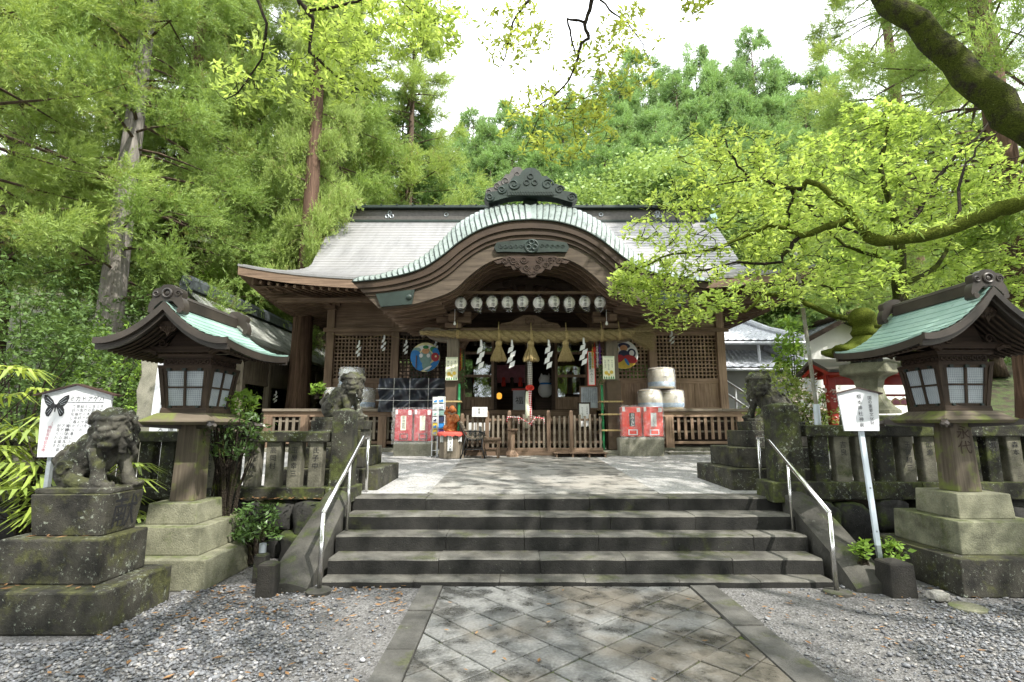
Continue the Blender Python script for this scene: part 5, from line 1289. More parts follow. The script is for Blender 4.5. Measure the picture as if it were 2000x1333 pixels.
def tassel(u, lb):
    x = P(u, 690, 12.66).x; zt = P(u, 667, 12.66).z + .02
    T = thing('straw_tassel', lb, 'tassel', (x, 12.66, zt - .5), 'straw tassels hanging from the rope')
    m = MB(); m.tube([(x, 12.66, zt + .18), (x, 12.66, zt - .02)], .02, 6); m.lathe((x, 12.66, zt), [(.03, 0), (.075, -.03), (.085, -.09), (.07, -.13)], 14); m.ring((x, 12.66, zt - .135), .07, .012, 'z', 16, 5); sub(m, 'knot', M['strawz'], T, smooth=True)
    m = MB()
    for _ in range(330):
        a = random.uniform(0, 6.28); k = math.sqrt(random.random()); l = random.uniform(.34, .42); b = Vector((x + .06 * k * math.cos(a), 12.66 + .06 * k * math.sin(a), zt - .12))
        m.bar(b, b + Vector((.155 * k * math.cos(a), .14 * k * math.sin(a), -l)), .007, .005)
    sub(m, 'skirt', M['strawz'], T)
tassel(974, 'straw tassel below the rope, left one of the three'); tassel(1037, 'straw tassel directly above the bell rope'); tassel(1105, 'straw tassel below the rope, right one of the three')
def shide(u, v0, v1, D, lb, w=.13, tilt=0, grp='folded paper streamers'):
    a = P(u, v0, D); b = P(u, v1, D); h = a.z - b.z; m = MB(); x = a.x; z = a.z
    st = h * .24; m.hexa([(x - .03, D, z - st), (x + .035, D, z - st), (x + .035, D + .002, z - st), (x - .03, D + .002, z - st)], [(x - .025, D, z), (x + .015, D, z), (x + .015, D + .002, z), (x - .025, D + .002, z)])
    s_ = (h - st) / 3.3; z -= st; xo = x
    for k in range(4):
        o = (-.028 if k % 2 == 0 else .028) - .008 * k; o += tilt * k
        q = [(xo + o - w * .62, z - s_ * 1.12), (xo + o + w * .36, z - s_ * .74), (xo + o + w * .58, z + s_ * .10), (xo + o - w * .40, z - s_ * .26)]; y = D - .006 * (k % 2) - .004 * k
        m.hexa([(q[0][0], y, q[0][1]), (q[1][0], y - .012, q[1][1]), (q[1][0], y - .010, q[1][1]), (q[0][0], y + .002, q[0][1])], [(q[3][0], y, q[3][1]), (q[2][0], y - .012, q[2][1]), (q[2][0], y - .010, q[2][1]), (q[3][0], y + .002, q[3][1])]); z -= s_ * .78
    return tag(m.build('paper_streamer', M['paper']), lb, 'streamer', grp)
for u, v0, v1, lb in ((940, 664, 720, 'white zigzag paper streamer hung left of all three tassels'), (1000, 664, 718, 'white zigzag paper streamer between the left and middle tassels'), (1072, 664, 720, 'white zigzag paper streamer between the middle and right tassels'), (1140, 660, 713, 'white zigzag paper streamer beside the right porch pillar')): shide(u, v0, v1, 12.6, lb)
for u, v0, v1, lb in ((702, 665, 697, 'small paper streamer at the middle of the leftmost lattice'), (751, 655, 686, 'small paper streamer beside the second wall post'), (794, 664, 692, 'small paper streamer left of the blue round board'), (852, 664, 692, 'small paper streamer behind the right rim of the blue round board'), (1312, 647, 672, 'small paper streamer on the sunny right lattice')): shide(u, v0, v1, 15.3, lb, .09)
m = MB(); m.tube([P(648, 652, 15.34), P(702, 664, 15.32), P(751, 654, 15.32), P(794, 664, 15.32), P(852, 662, 15.32)], .006, 4); tag(m.build('festoon_rope', M['straw']), 'thin cord sagging across the left lattice windows', 'cord')
m = MB(); m.tube([P(1262, 645, 15.2), P(1280, 640, 15.32), P(1312, 648, 15.32), P(1400, 640, 15.34)], .006, 4); tag(m.build('festoon_rope', M['straw']), 'thin cord strung across the right lattice windows', 'cord')
# ---- bell rope
def stripe(name, c1, c2, sx, sz, rough=.8):
    mt, t = newmat(name); ck = N(t, 'TexChecker', {'Vector': N(t, 'Mapping', {'Vector': pos(t), 'Rotation': (0, R(40), 0), 'Scale': (sx, 1, sz)}).outputs[0], 'Scale': 1}).outputs['Fac']
    finish(t, pbr(t, mixc(t, ck, c1, c2), rough, 0, .2)); return mt
M['woven'] = stripe('woven_grey_white', (.62, .60, .54), (.22, .21, .20), 30, 30); M['redwhite'] = stripe('red_white_twist', (.55, .02, .04), (.72, .68, .66), 26, 26)
bx = P(1034, 700, 13.1).x; B = thing('bell_rope', 'woven bell rope with a red and white lower end hanging before the doors', 'rope', (bx, 13.1, 1.8))
z0, z1, z2 = P(1034, 668, 13.1).z, P(1034, 757, 13.1).z, P(1036, 828, 13.1).z
m = MB(); m.tube([(bx, 13.1, z0 + .1), (bx + .01, 13.1, (z0 + z1) / 2), (bx + .015, 13.1, z1)], .062, 14); sub(m, 'woven_sleeve', M['woven'], B, smooth=True)
m = MB(); m.tube([(bx - .0, 13.1, z1), (bx + .01, 13.1, (z1 + z2) / 2), (bx + .02, 13.08, z2 - .05)], [.05, .045, .05], 12); sub(m, 'twisted_cord', M['redwhite'], B, smooth=True)
m = MB(); m.tube([(bx - .05, 13.12, z1 - .1), (bx - .05, 13.12, z1 - .5), (bx - .045, 13.1, z2 - .12)], [.05, .07, .075], 10); sub(m, 'cloth_cover', M['cream'], B, smooth=True)
m = MB(); m.lathe((bx + .01, 13.08, z1), [(.06, -.06), (.09, -.02), (.085, .03), (.05, .06)], 12); m.ring((bx + .05, 13.0, z1 - .02), .05, .018, 'y', 12, 5); m.ring((bx - .04, 13.0, z1 - .02), .05, .018, 'y', 12, 5); sub(m, 'red_bow', M['redbox'], B, smooth=True)
m = MB(); s0 = P(990, 818, 12.60); s1 = P(1062, 818, 12.60); m.tube([s0 + Vector((0, 0, -.08)), s0 + Vector((.02, 0, .04)), s0 + Vector((.3, -.0, .03)), (bx, 12.6, z2 - .02), s1 + Vector((-.2, 0, .03)), s1, s1 + Vector((.01, 0, -.14))], .016, 6); m.tube([s0 + Vector((.28, 0, .03)), s0 + Vector((.30, 0, -.13))], .014, 5); tag(m.build('red_white_cord', M['redwhite'], None, smooth=True), 'red and white cord draped along the picket fence top', 'cord')
# ---- strings of paper cranes by the pillars
def crane_string(u, v0, v1, D, mat, col, where):
    a, b = P(u, v0, D), P(u, v1, D); m = MB(); n = int((a.z - b.z) / .035)
    for k in range(n):
        z = a.z + (b.z - a.z) * (k + .5) / n; an = random.uniform(0, 6.28); l = .052; dx, dy = l * math.cos(an), l * math.sin(an)
        m.add([(a.x, D, z + .02), (a.x - dx, D - dy, z - .012), (a.x, D, z - .014), (a.x + dx, D + dy, z - .012), (a.x - dy * .5, D + dx * .5, z), (a.x + dy * .5, D - dx * .5, z)], [(0, 1, 2), (0, 2, 3), (4, 2, 0), (5, 0, 2)])
    m.tube([(a.x, D, a.z + .12), (a.x, D, b.z)], .004, 4); tag(m.build('crane_string', M[mat]), '%s string of folded paper cranes beside the %s porch pillar' % (col, where), 'paper cranes', 'strings of paper cranes')
for u, v0, v1, mt, cl in ((1152, 690, 722, 'green', 'short green'), (1157, 682, 720, 'yellow', 'yellow'), (1161, 678, 720, 'redbox', 'red'), (1166, 676, 718, 'paper', 'white'), (1171, 672, 712, 'purple', 'purple')): crane_string(u, v0, v1, 12.95, mt, cl, 'right')
for u, v0, v1, mt, cl in ((896, 682, 722, 'purple', 'purple'), (899, 690, 725, 'redbox', 'red'), (902, 692, 722, 'yellow', 'yellow'), (905, 692, 718, 'green', 'green')): crane_string(u, v0, v1, 13.2, mt, cl, 'left')
def hang_leaves(u, v0, v1, D, lb):
    a, b = P(u, v0, D), P(u, v1, D); V = []; T_ = []
    for _ in range(90):
        t = random.random(); c = a + (b - a) * t + Vector((random.uniform(-.09, .09), random.uniform(-.06, .06), 0)); d = Vector((random.uniform(-1, 1), random.uniform(-1, 0), random.uniform(-.8, .5))).normalized() * .05; s_ = d.cross(Vector((0, 1, .3))).normalized() * .02
        V.append([c, c + d * .5 + s_, c + d, c + d * .5 - s_]); T_.append(random.random())
    o = link('leafy_sprig', raw_mesh('leafy_sprig', np.array([[tuple(p) for p in q] for q in V]), 4, T_, M['leaf_dk']), None, (0, 0, 0)); tag(o, lb, 'sprig')
hang_leaves(1176, 715, 752, 12.9, 'green leafy sprig tied to the right bamboo pole'); hang_leaves(904, 722, 762, 12.9, 'green leafy sprig tied to the left bamboo pole')
# ---- bamboo poles and straw ties
for u, v0, v1, lb, n in ((895, 750, 872, 'green bamboo pole lashed to the left porch pillar', 1), (1179, 752, 876, 'green bamboo pole lashed to the right porch pillar', 3)):
    a, b = P(u, v0, 12.78), P(u, v1, 12.78); T = thing('bamboo_pole', lb, 'pole', (b.x, 12.78, b.z), 'bamboo poles lashed to the porch pillars')
    m = MB(); pr = []; k = 0; H_ = a.z - b.z + .05
    for i in range(16): pr += [(.034, H_ * i / 16), (.034, H_ * (i + .9) / 16)] + ([(.039, H_ * (i + .95) / 16)] if i % 4 == 3 else [])
    m.lathe((b.x, 12.78, b.z - .05), pr, 12); sub(m, 'cane', M['green'], T, smooth=True)
    for v in ((785, 810, 841) if n == 3 else (785,)):
        z = P(u, v, 12.78).z; px = PX[1] if n == 3 else PX[0]; m = MB()
        x0, x1 = sorted((px + (.21 if n == 3 else -.20), b.x + (-.06 if n == 3 else .06))); m.bb(x0, x1, 12.735 if False else 12.70, 12.72, z - .02, z + .02); m.bb(x0, x0 + .02, 12.72, 13.1, z - .02, z + .02); m.bb(x1 - .02, x1, 12.72, 13.1, z - .02, z + .02); sub(m, 'straw_tie', M['strawz'], T, bevel=.006)
# ---- signs round the porch
def sign(name, u0, u1, v0, v1, D, mat, lb, cols, th=.015, ink='ink', frame=None, cat='sign', grp=None):
    m = MB(); x0, x1, z0, z1 = pbox(m, u0, u1, v0, v1, D, th); o = tag(m.build(name, mat), lb, cat, grp)
    if frame:
        w = frame[1]; m = MB(); m.bb(x0 - w, x1 + w, D - .008, D + th + .005, z1, z1 + w); m.bb(x0 - w, x1 + w, D - .008, D + th + .005, z0 - w, z0); m.bb(x0 - w, x0, D - .008, D + th + .005, z0, z1); m.bb(x1, x1 + w, D - .008, D + th + .005, z0, z1); m.build('frame', frame[0], o)
    if cols:
        m = MB(); W, H = x1 - x0, z1 - z0
        for s_, fx, fz, sz in cols: column(m, s_, (x0 + W * fx, D - .003, z0 + H * fz), XX, ZZ, sz * W, 1.05)
        m.build('lettering', M[ink], o)
    return o, x0, x1, z0, z1
def flowers(o, x0, x1, z0, z1, D):
    W, H = x1 - x0, z1 - z0; m = MB()
    for fx, fz, r in ((.28, .27, .17), (.72, .30, .16), (.5, .20, .12)):
        q = [(x0 + W * fx + r * W * (1 + .18 * (-1) ** k) * math.cos(k * math.pi / 8), D - .002, z0 + H * fz + r * W * (1 + .18 * (-1) ** k) * math.sin(k * math.pi / 8)) for k in range(16)]; m.add(q, [tuple(range(16))])
    m.build('yellow_flowers', M['yellow'], o); m = MB()
    for fx in (.12, .3, .5, .7, .88): m.add([(x0 + W * (fx - .08), D - .0025, z0 + .01), (x0 + W * (fx + .08), D - .0025, z0 + .01), (x0 + W * fx, D - .0025, z0 + H * .15)], [(0, 1, 2)])
    m.bb(x0 + W * .1, x0 + W * .9, D - .003, D - .002, z0 + H * .955, z0 + H * .975); m.build('green_border', M['green'], o)
r_ = sign('pillar_placard', 870.5, 894, 698, 743, 12.72, M['cream'], 'pale yellow placard with sunflowers on the left porch pillar', [('思いやり', .78, .80, .17), ('人を助ける', .48, .80, .17), ('第一歩', .2, .80, .17)], grp='motto placards on the porch pillars'); flowers(*r_, 12.72)
r_ = sign('pillar_placard', 1177.5, 1200.5, 696, 741, 12.72, M['cream'], 'pale yellow placard with sunflowers on the right porch pillar', [('やります', .78, .80, .17), ('思い合える', .48, .80, .17), ('心の支え', .2, .80, .17)], grp='motto placards on the porch pillars'); flowers(*r_, 12.72)
sign('tall_plaque', 1149, 1161, 688, 752, 12.98, M['paper'], 'tall narrow white plaque with a red edge beside the right bamboo pole', [('おみくじ', .5, .42, .5)], frame=(M['redbox'], .018))
sign('notice_sheet', 922, 952, 795.5, 814.5, 12.6, M['paper'], 'white paper notice with loose handwriting on the picket fence top', [('ペット', .72, .72, .16), ('参道', .45, .74, .18), ('ください', .2, .80, .13)], .004)
sign('framed_text', 1135, 1167, 757, 797, 13.6, M['grey'], 'grey framed text board right of the sliding doors', [('禊祓詞高天原', .85 - .1 * k, .9, .06) for k in range(0)] + [('掛介麻久母畏伎伊邪那岐大神', .9 - .11 * k, .93, .065) for k in range(8)], frame=(M['woodx'], .04))
sign('framed_notice', 1131.5, 1151, 789, 834, 12.9, M['paper'], 'white framed handwritten notice standing behind the right picket fence', [('この水は', .78, .86, .2), ('おとうみずに', .3, .82, .17)], frame=(M['darkz'], .035))
m = MB(); x0, x1, z0, z1 = pbox(m, 915, 957, 826, 860, 12.95, .02); WB = tag(m.build('white_noticeboard', M['paper']), 'white noticeboard standing behind the left picket fence', 'noticeboard')
m = MB()
for fx in (.33, .67): m.bb(x0 + (x1 - x0) * fx - .008, x0 + (x1 - x0) * fx + .008, 12.944, 12.949, z0, z1)
m.bb(x0, x1, 12.940, 12.943, (z0 + z1) / 2 - .008, (z0 + z1) / 2 + .008); m.bb(x0 - .02, x0, 12.94, 12.98, z0 - .3, z1 + .02); m.bb(x1, x1 + .02, 12.94, 12.98, z0 - .3, z1 + .02); m.build('frame', M['greyx'], WB)
# ---- round painted boards (a plain cheerful figure in bold colours)
def disc(m, c, r, y, n=40): m.add([(c[0] + r * math.cos(2 * math.pi * k / n), y, c[1] + r * math.sin(2 * math.pi * k / n)) for k in range(n)], [tuple(range(n))])
def ell(m, c, rx, rz, y, a=0, n=26, R_=None):
    pts = []
    for k in range(n):
        x, z = rx * math.cos(2 * math.pi * k / n), rz * math.sin(2 * math.pi * k / n); x, z = c[0] + x * math.cos(a) - z * math.sin(a), c[1] + x * math.sin(a) + z * math.cos(a)
        if R_ and math.hypot(x - R_[0], z - R_[1]) > R_[2]: d = math.hypot(x - R_[0], z - R_[1]); x = R_[0] + (x - R_[0]) * R_[2] / d; z = R_[1] + (z - R_[1]) * R_[2] / d
        pts.append((x, y, z))
    m.add(pts, [tuple(range(n))])
def round_board(u, v, rpx, D, lb, base, shapes):
    c = P(u, v, D); r = rpx * D / 1000 / .985
    T = thing('round_board', lb, 'painted board', (c.x, D, c.z - r), 'round painted boards on the lattice'); m = MB(); n = 40
    q = [(c.x + r * math.cos(2 * math.pi * k / n), c.z + r * math.sin(2 * math.pi * k / n)) for k in range(n)]; m.prism(q, D, D + .04); sub(m, 'disc', M[base], T)
    for k, (mt, (x, z), rx, rz, a) in enumerate(shapes):
        m = MB(); ell(m, (c.x + x * r, c.z + z * r), rx * r, rz * r, D - .002 - .0015 * k, a, 26, (c.x, c.z, r)); sub(m, 'painted_shape', M[mt], T)
    return T, c, r
T, c, r = round_board(830.5, 698, 28.5, 14.8, 'round blue and yellow board painted with a seated figure, on the left lattice', 'pale', [('paper', (-.3, .62), .42, .16, .3), ('paper', (.45, .62), .42, .14, -.5), ('green', (.6, .5), .3, .2, -.5), ('teal', (-.65, .45), .35, .2, .2), ('blue', (-.66, .0), .42, .48, .3), ('blue', (.75, .35), .25, .3, .6), ('blue', (.55, -.6), .55, .22, .7), ('blue', (-.45, -.5), .46, .48, .2), ('teal', (.05, .0), .44, .5, 0), ('teal', (.1, -.55), .3, .42, .1), ('darkred', (.68, .0), .27, .3, .2), ('pale', (.72, .05), .07, .07, 0), ('skin', (.02, .42), .25, .2, 0), ('green', (.03, .68), .2, .12, 0), ('paper', (-.28, .1), .12, .14, 0), ('paper', (.22, .1), .12, .14, 0), ('paper', (.2, -.75), .32, .07, .5)])
m = MB(); m.bb(c.x - .62 * r, c.x - .56 * r, c.y - .045, c.y - .03, c.z - .75 * r, c.z + .1 * r); sub(m, 'painted_rod', M['woodz'], T)
T, c, r = round_board(1218, 693, 28, 14.3, 'round white board painted with a figure on red cushions, partly behind the rope end', 'paper', [('yellow', (.0, -.72), .85, .42, 0), ('navy', (.05, .62), .42, .2, -.1), ('skin', (.02, .45), .26, .22, 0), ('navy', (.0, .02), .38, .3, 0), ('navy', (.55, .1), .3, .32, .1), ('paper', (.56, .1), .17, .2, 0), ('darkred', (-.42, -.3), .45, .27, .3), ('darkred', (.45, -.32), .48, .27, -.3), ('blue', (.2, -.5), .1, .28, .5), ('yellow', (-.5, .35), .16, .16, 0)])
# ---- picket fence with its posts
FE = thing('picket_fence', 'low wooden picket fence across the front of the porch', 'fence', (.5, 12.72, .9))
fx0, fx1 = P(899, 850, 12.72).x, P(1177, 850, 12.72).x
m = MB(); x = fx0 + .05
while x < fx1: m.bb(x - .028, x + .028, 12.70, 12.728, 1.02, random.uniform(1.80, 1.86)); x += .125
sub(m, 'pickets', M['greyz'], FE, bevel=.004)
m = MB(); m.bb(fx0, fx1, 12.729, 12.77, 1.70, 1.755); m.bb(fx0, fx1, 12.729, 12.77, 1.16, 1.215); m.bb(fx0, fx1, 12.66, 12.80, .965, 1.05); m.bb(fx0 - .02, fx1 + .02, 12.62, 12.86, .86, .9645); sub(m, 'rails', M['woodx'], FE, bevel=.004)
for u, v in ((951.5, 806), (995, 806), (1071, 806), (1115, 806), (903, 812)):
    a = P(u, v, 12.68); m = MB(); m.bb(a.x - .045, a.x + .045, 12.64, 12.73, .9, a.z); m.frus((a.x, 12.685), a.z, a.z + .05, .045, .045, .028, .028); sub(m, 'post', M['woodz'], FE, bevel=.006)
# ---- votive slip boxes on granite blocks, wrapped against the rain
def slip_boxes(u0, u1, v0, v1, vb, D, lit, lbs, texts, mat, gl):
    m = MB(); a, b = P(u0 - 2, vb, D - .02), P(u1 + 3, vb, D - .02); zt = P(u0, v1, D).z; zb = plaza_z(D) - .03
    m.frus(((a.x + b.x) / 2, D + .29), zb, zt - .002, (b.x - a.x) / 2 - .02, .30, (b.x - a.x) / 2, .31); tag(m.build('granite_block', M['granite'], None, bevel=.03, seg=2), gl, 'stone block')
    mid = (u0 + u1) / 2
    for k, (ua, ub) in enumerate(((u0 + 3, mid - 1.5), (mid + 2.5, u1 - 2))):
        m = MB(); x0, x1, z0, z1 = pbox(m, ua, ub, v0 + 2, v1 - 2, D + .02, .42); z0 = zt
        T = tag(m.build('fortune_box', M[mat], None, bevel=.012), lbs[k], 'fortune box', 'wrapped fortune slip boxes')
        W, H = x1 - x0, z1 - z0; m = MB(); cx = x0 + W * (.5 if mat == 'darkred' else .52); m.bb(cx - .08 * W - .03, cx + .08 * W + .03, D + .012, D + .018, z0 + H * .36, z0 + H * .80); pl_ = m.build('label_plate', M[('ink', 'paper')[k] if mat != 'darkred' else 'cream'], T)
        m = MB(); column(m, texts[k], (cx, D + .009, z0 + H * .745), XX, ZZ, .085, .92); m.build('lettering', M['paper' if (k == 0 and mat != 'darkred') else 'ink'], pl_)
        m = MB(); m.bb(x0 + W * .3, x0 + W * .78, D + .010, D + .018, z0 + H * .08, z0 + H * .26); pp = m.build('slot_frame', M['white' if mat != 'darkred' else 'black'], T); m = MB(); m.bb(x0 + W * .36, x0 + W * .72, D + .006, D + .0095, z0 + H * .11, z0 + H * .23); m.build('slot', M['redbox' if mat != 'darkred' else 'darkred'], pp)
        m = MB(); m.bb(x0 + W * .78, x0 + W * .95, D + .010, D + .018, z0 + H * .83, z0 + H * .97); m.bb(x0 + W * .03, x0 + W * .16, D + .010, D + .018, z0 + H * .85, z0 + H * .99); m.build('tag', M['paper'], T)
    m = MB(); a, b = P(u0 - 1, v0, D - .03), P(u1 + 1, v1, D - .03); nx_, nz_ = 24, 16; G = []
    for j in range(nz_ + 1):
        G.append([(a.x - .01 + (b.x - a.x + .02) * i / nx_ + .012 * math.sin(j * 1.3 + i), D - .02 - .025 * abs(math.sin(i * .9 + j * .35)) * random.uniform(.3, 1), b.z - .05 + (a.z - b.z + .07) * j / nz_) for i in range(nx_ + 1)])
    m.grid(G); top = G[-1]; m.grid([top, [(x, D + .46, z) for x, y, z in top]]); m.grid([[p[0] for p in G], [(p[0][0] - .005, D + .46, p[0][2]) for p in G]]); m.grid([[p[-1] for p in G], [(p[-1][0] + .005, D + .46, p[-1][2]) for p in G]])
    tag(m.build('plastic_cover', M['film'], None, smooth=True), 'clear crumpled plastic sheet over the %s red boxes' % ('sunlit' if lit else 'shaded left'), 'plastic sheet')
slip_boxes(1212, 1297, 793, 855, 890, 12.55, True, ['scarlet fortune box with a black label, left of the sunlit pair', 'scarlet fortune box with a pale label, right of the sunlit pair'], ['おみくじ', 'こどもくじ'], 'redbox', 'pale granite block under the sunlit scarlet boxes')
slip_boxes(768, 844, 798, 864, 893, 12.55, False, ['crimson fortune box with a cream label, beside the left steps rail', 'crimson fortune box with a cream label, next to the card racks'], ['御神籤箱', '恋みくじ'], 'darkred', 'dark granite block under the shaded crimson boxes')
# ---- dark plastic curtain strung on the veranda
a, b = P(738, 805, 13.6), P(869, 739, 13.6); m = MB(); G = []
for j in range(31):
    G.append([(a.x + (b.x - a.x) * i / 90, 13.6 + .07 * math.sin(i * .30 + 1.4 * math.sin(j * .20 + i * .06)) * (.4 + .6 * math.sin(math.pi * (j % 10) / 10)) + .05 * math.sin(i * .17 - j * .42), a.z + (b.z - a.z) * j / 30) for i in range(91)])
m.grid(G); TP = tag(m.build('plastic_curtain', M['tarp'], None, smooth=True), 'shiny dark plastic sheet tied with white string across the left veranda', 'plastic sheet')
m = MB()
for j in (.34, .68): z = a.z + (b.z - a.z) * j; m.tube([(a.x - .05, 13.52, z), ((a.x + b.x) / 2, 13.52, z - .01), (b.x, 13.52, z)], .006, 4)
for i in (.24, .48, .76): x = a.x + (b.x - a.x) * i; m.tube([(x, 13.52, a.z), (x, 13.52, b.z)], .006, 4)
m.build('string', M['paper'], TP)
# ---- straw covered sake barrels in plastic
def barrel(u, v, w, D, lb, txt=True, grp='sake barrels stacked on the veranda', zb=None):
    c = P(u, v, D); r = w * D / 2000; h = r * 1.62; z0 = c.z - h / 2 if zb is None else zb
    T = thing('sake_barrel', lb, 'barrel', (c.x, D, z0), grp); m = MB()
    m.lathe((c.x, D, z0), [(r * .84, 0), (r * .95, h * .12), (r, h * .4), (r * .99, h * .7), (r * .9, h * .93), (r * .8, h)], 30); sub(m, 'straw_body', M['barrel'], T, smooth=40)
    m = MB(); m.lathe((c.x, D, z0), [(r * .962, h * .12), (r * 1.004, h * .22), (r * 1.008, h * .33)], 30); q = sub(m, 'wave_band', M['lwave'], T, smooth=40)
    m = MB(); m.ring((c.x, D, z0 + h * .95), r * .86, .025, 'z', 26, 6); m.ring((c.x, D, z0 + h * .04), r * .89, .02, 'z', 26, 6); sub(m, 'rope_hoop', M['strawz'], T, smooth=True)
    if txt:
        m = MB(); column(m, '仁淀川', (0, 0, h * .82), XX, ZZ, h * .22, 1.02); m.v = [(c.x + x, D - math.sqrt(max(.001, r * r * 1.03 - x * x)), z0 + z) for x, y, z in m.v]; sub(m, 'lettering', M['ink'], T)
    m = MB(); pr = [(r * 1.03 + random.uniform(0, .03), h * k / 9) for k in range(9)] + [(r * .98, h * 1.0), (r * .6, h * 1.04), (.05, h * 1.06)]; m.lathe((c.x, D, z0), pr, 26); m.v = [(x + random.uniform(-.012, .012), y + random.uniform(-.012, .012), z + random.uniform(-.008, .008)) for x, y, z in m.v]; sub(m, 'plastic_wrap', M['wrap'] if txt else M['filmw'], T, smooth=True)
    return z0, h
M['barrel'] = plain('straw_mat', (.60, .54, .40), .8, var=.2, scale=12); M['lwave'] = plain('pale_blue_print', (.30, .46, .64), .6)
z0, h = barrel(1270, 780, 46, 14.55, 'plastic wrapped barrel, front left of the sunlit stack', zb=2.032); barrel(1312, 780, 45, 14.62, 'plastic wrapped barrel, front right of the sunlit stack', zb=2.032); barrel(1291, 742, 50, 14.6, 'plastic wrapped barrel resting on top of the sunlit pair', zb=2.032 + h + .03)
barrel(660, 790, 50, 14.6, 'milky wrapped barrel behind the left stone lion, left of its stack', False, zb=2.032); barrel(706, 790, 50, 14.62, 'milky wrapped barrel beside the dark plastic sheet', False, zb=2.032); barrel(687, 750, 46, 14.6, 'milky wrapped barrel resting on top of the shaded pair', False, zb=2.032 + .63)
# ---- card racks
def rack(u0, u1, v0, v1, D, lb, cards, n):
    a, b = P(u0, v0, D), P(u1, v1, D); zb = plaza_z(D); T = thing('card_rack', lb, 'card rack', ((a.x + b.x) / 2, D, zb), 'wire card racks by the left pillar')
    m = MB()
    for x in (a.x, b.x): m.tube([(x, D + .06, zb), (x, D + .06, a.z)], .011, 6)
    for x in (a.x, b.x): m.tube([(x, D - .16, zb + .012), (x, D + .22, zb + .012)], .011, 6)
    for k in range(n + 1): z = zb + .5 + (a.z - zb - .5) * k / n; m.tube([(a.x, D + .04, z), (b.x, D + .04, z)], .006, 5)
    m.tube([(a.x, D + .06, zb + .15), (b.x, D + .06, zb + .15)], .008, 5); sub(m, 'frame', M['white'], T)
    for k in range(n):
        z = zb + .5 + (a.z - zb - .5) * k / n; h = (a.z - zb - .5) / n; m = MB(); y = D + .03 - .0; m.hexa([(a.x + .015, y - .03, z + .01), (b.x - .015, y - .03, z + .01), (b.x - .015, y - .024, z + .01), (a.x + .015, y - .024, z + .01)], [(a.x + .015, y, z + h * .92), (b.x - .015, y, z + h * .92), (b.x - .015, y + .006, z + h * .92), (a.x + .015, y + .006, z + h * .92)]); p = sub(m, 'card', M[cards[k % len(cards)]], T)
        m = MB(); w = b.x - a.x; m.add([(a.x + .03, y - .032, z + h * .15), (b.x - .03, y - .032, z + h * .15), (b.x - .03, y - .022, z + h * .5), (a.x + w * .6, y - .02, z + h * .62), (a.x + w * .35, y - .021, z + h * .42), (a.x + .03, y - .022, z + h * .55)], [(0, 1, 2, 3, 4, 5)]); sub(m, 'print', M[['grey', 'blue', 'navy', 'teal'][k % 4]], p)
rack(845, 853.5, 776, 889, 12.25, 'narrow white wire rack of pale cards', ['yellow', 'yellow', 'paper', 'paper', 'paper', 'cream'], 6); rack(855, 866.5, 775, 886, 12.4, 'wider white wire rack of blue picture cards', ['purple', 'blue', 'navy', 'teal', 'lblue', 'cream'], 6)
# ---- wooden stand with a laughing carved figure
c = P(881.5, 897, 12.05); zb = plaza_z(12.05)
T = thing('wooden_stand', 'six sided wooden stand with hanging white name boards', 'stand', (c.x, 12.05, zb)); zt = P(881, 845, 12.05).z
m = MB(); m.lathe((c.x, 12.05, zb), [(.29, 0), (.28, zt - zb)], 6, rot=R(30) * 0 + R(0)); sub(m, 'body', M['greyz'], T, bevel=.006)
m = MB(); xs3 = ((-.205, .075, .5, .42, 'ことぶき'), (0, .115, .05, .82, 'えびす大黒'), (.205, .085, .45, .40, '福の神'))
for x, w, f0, hh, tx in xs3:
    m = MB(); z1 = zt - .02; z0 = z1 - hh * (zt - zb) * .82; yy = 12.05 - .29 + (.12 if abs(x) > .1 else .030); m.bb(c.x + x - w / 2, c.x + x + w / 2, yy - .02, yy - .01, z0, z1); p = sub(m, 'name_board', M['paper'], T)
    m = MB(); column(m, tx, (c.x + x, yy - .023, z1 - .07), XX, ZZ, min(w * .75, (z1 - z0) / (len(tx) * 1.1)), 1.02); sub(m, 'lettering', M['ink'], p)
m = MB(); G = []; n = 36                          # scalloped red cloth
for rr, z in ((.0, .02), (.2, .02), (.315, .012), (.335, -.03), (.335, -.075)): G.append([(c.x + rr * math.cos(2 * math.pi * k / n) * (1 + .03 * math.sin(k * 3) * (rr > .3)), 12.05 + rr * math.sin(2 * math.pi * k / n), zt + z + (.018 * math.sin(k * 2.2) if z < -.05 else 0)) for k in range(n + 1)])
m.grid(G); tag(m.build('red_cloth', M['redcloth'], None, smooth=True), 'faded red cloth covering the six sided wooden stand', 'cloth')
fz = zt + .024; m = MB(); E = lambda p, r: m.ball((c.x + p[0], 12.05 + p[1], fz + p[2]), r, 14, 10); Tn = lambda ps, r: m.tube([(c.x + p[0], 12.05 + p[1], fz + p[2]) for p in ps], r, 12)
Tn([(0, 0, .0), (0, 0, .12), (0, 0, .26), (0, 0, .38)], [.115, .13, .12, .09]); E((0, -.06, .24), (.105, .09, .1)); E((0, -.01, .50), (.075, .075, .085)); E((0, -.055, .475), (.055, .035, .04)); E((0, -.08, .50), (.016, .018, .016))
for sg in (-1, 1): E((sg * .08, 0, .48), (.022, .02, .045)); E((sg * .035, -.06, .49), (.028, .022, .024)); E((sg * .028, -.066, .525), (.018, .012, .008)); E((sg * .055, -.08, .02), (.05, .07, .025)); E((sg * .08, .0, .30), (.06, .08, .1))
Tn([(-.09, 0, .36), (-.15, -.03, .42), (-.12, -.05, .50)], [.05, .042, .032]); E((-.12, -.05, .53), (.034, .034, .036)); Tn([(.10, 0, .36), (.15, -.06, .26), (.10, -.12, .22)], [.05, .045, .034]); E((.09, -.13, .22), (.033, .033, .033))
